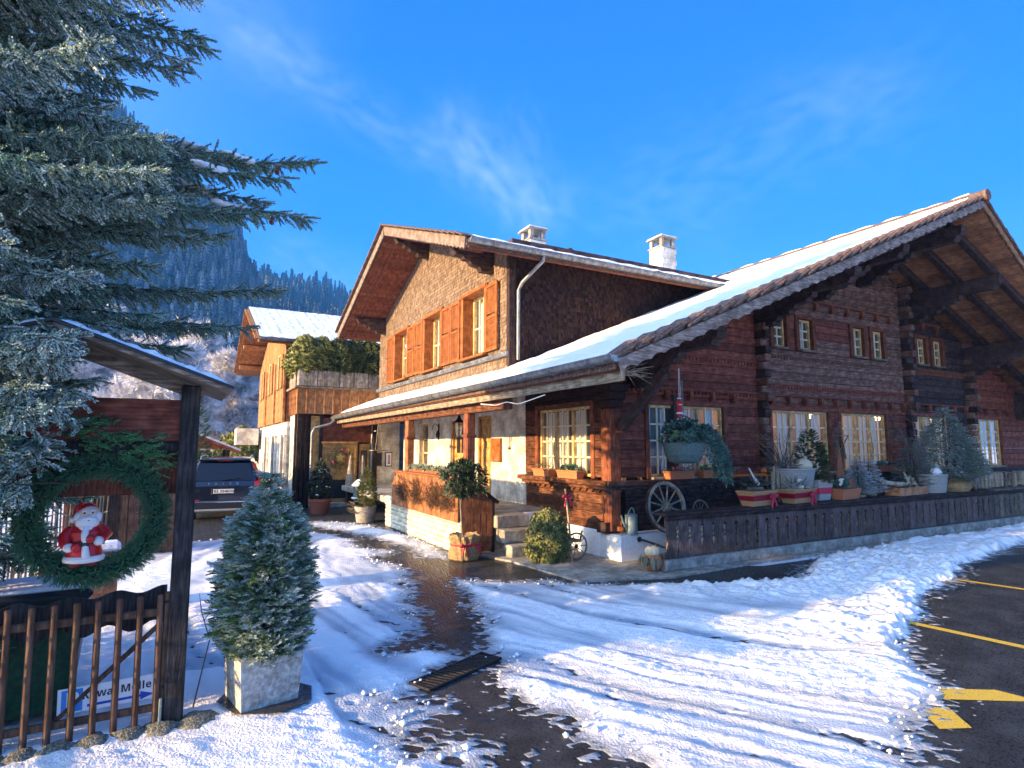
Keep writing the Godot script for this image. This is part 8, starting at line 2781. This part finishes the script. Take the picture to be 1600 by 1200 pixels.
	hm.tube([Vector3(0, 0.75, 0), Vector3(0, 1.0, 0)], [0.006], 5)
	part(hf, "frame", hm.mesh(), W.oldpale[2])
	for i in 2:
		var pn := thing("cone_ornament", ["left grey twisted cone ornament standing behind the bird feeder", "right grey twisted cone ornament standing behind the slim thuja"][i], "ornament", Vector3(4.95 + i * 0.42, 0.16, -20.6), 0.0, "cone ornaments by the wreath door")
		var pm := MB.new()
		pm.lathe([Vector2(0.0, 0.5), Vector2(0.16, 0.55), Vector2(0.15, 0.75), Vector2(0.10, 1.1), Vector2(0.03, 1.6), Vector2(0, 1.65)], 12, 0.15)
		part(pn, "cone", pm.mesh(), W.old[1])
		bx(pn, "stand", Vector3(0, 0.26, 0), Vector3(0.26, 0.52, 0.26), W.darky[0], 0.02)
	var dw := thing("door_wreath", "dark fir wreath with pink balls and yellow star on the wooden door", "wreath", Vector3(4.72, 1.68, -21.17))
	xs = []
	cs = []
	for i in 420:
		var a := rng.randf() * TAU
		var th := rng.randf() * TAU
		var p := Vector3(cos(a) * (0.30 + 0.06 * cos(th)), sin(a) * (0.30 + 0.06 * cos(th)), 0.06 + 0.05 * sin(th))
		xs.append(Transform3D(aim(Vector3(cos(a) * cos(th), sin(a) * cos(th), sin(th)) + Vector3(-sin(a), cos(a), 0) * 0.7, rf(0, 6)).scaled(Vector3.ONE * rf(0.55, 0.85)), p))
		cs.append(Color(1, 1, 1).lerp(Color(0.6, 0.7, 0.7), rng.randf()))
	multi(dw, "needles", twig_mesh(0.15, 54, 0.022, Color(0.012, 0.055, 0.024), Color(0.09, 0.22, 0.11)), P.leaf, xs, cs)
	for a in [1.15, 3.5, 5.8]:
		var b := MB.new()
		for k in 3: b.ball(Vector3(cos(a + k * 0.14) * 0.30, sin(a + k * 0.14) * 0.30, 0.13), Vector3(0.035, 0.035, 0.03), 8, 6)
		part(dw, "pink_ball", b.mesh(), flat(Color(0.5, 0.02, 0.12), 0.2))
	var sb2 := MB.new()
	var spp := PackedVector2Array()
	for k in 10: spp.append(Vector2(cos(TAU * k / 10.0 + PI / 2), sin(TAU * k / 10.0 + PI / 2)) * (0.17 if k % 2 == 0 else 0.08))
	sb2.prism(spp, 0.02)
	part(dw, "star", sb2.mesh(), flat(Color(0.72, 0.50, 0.12)), Vector3(-0.02, 0.02, 0.05))
	# a string of fairy lights under the gutter
	var fl2 := thing("light_cable", "pale cable sagging below the gutter near the chalet corner", "cable", Vector3(4.62, 2.86, -8.0))
	var fcm := MB.new()
	fcm.tube([Vector3(0, 0.0, -1.6), Vector3(0, -0.06, -1.0), Vector3(0, -0.03, -0.6), Vector3(0.0, -0.09, -0.2), Vector3(0, 0.0, 0.6)], [0.008], 5)
	part(fl2, "cable", fcm.mesh(), flat(Color(0.8, 0.8, 0.8)))
	# straw poking out at the corner of the eave
	var str := thing("straw_tuft", "tuft of dry straw poking out below the corner of the eave", "straw", Vector3(4.75, 3.0, -5.75))
	var sx := MB.new()
	for i in 26: sx.tube([Vector3(rf(-0.1, 0.15), rf(-0.02, 0.06), rf(-0.05, 0.05)), Vector3(rf(-0.12, 0.4), rf(-0.15, 0.18), rf(0.02, 0.2))], [0.005, 0.002], 4)
	part(str, "straw", sx.mesh(), W.oldpale[0])

func _ready() -> void:
	rng.seed = 20240107
	make_light()
	make_materials()
	W.oldpale = wood(Color(0.38, 0.30, 0.20), Color(0.60, 0.51, 0.37), 1, {"vary": 0.25})
	P.clay = surf(Color(0.42, 0.22, 0.10), Color(0.56, 0.32, 0.16), Vector3.ONE * 2.5, 0.75, 0.1, {})
	P.moss = surf(Color(0.10, 0.10, 0.07), Color(0.30, 0.30, 0.26), Vector3.ONE * 3.0, 0.95, 1.0, {})
	P.rust = surf(Color(0.20, 0.07, 0.03), Color(0.34, 0.13, 0.06), Vector3.ONE * 5.0, 0.85, 0.1, {})
	P.feeder = flat(Color(0.10, 0.14, 0.15), 0.6)
	make_ground()
	make_hills()
	make_chalet()
	make_upper_house()
	make_annex()
	make_left_house()
	make_railing()
	make_gate()
	make_spruce()
	make_plants()
	make_car()
	make_front_things()
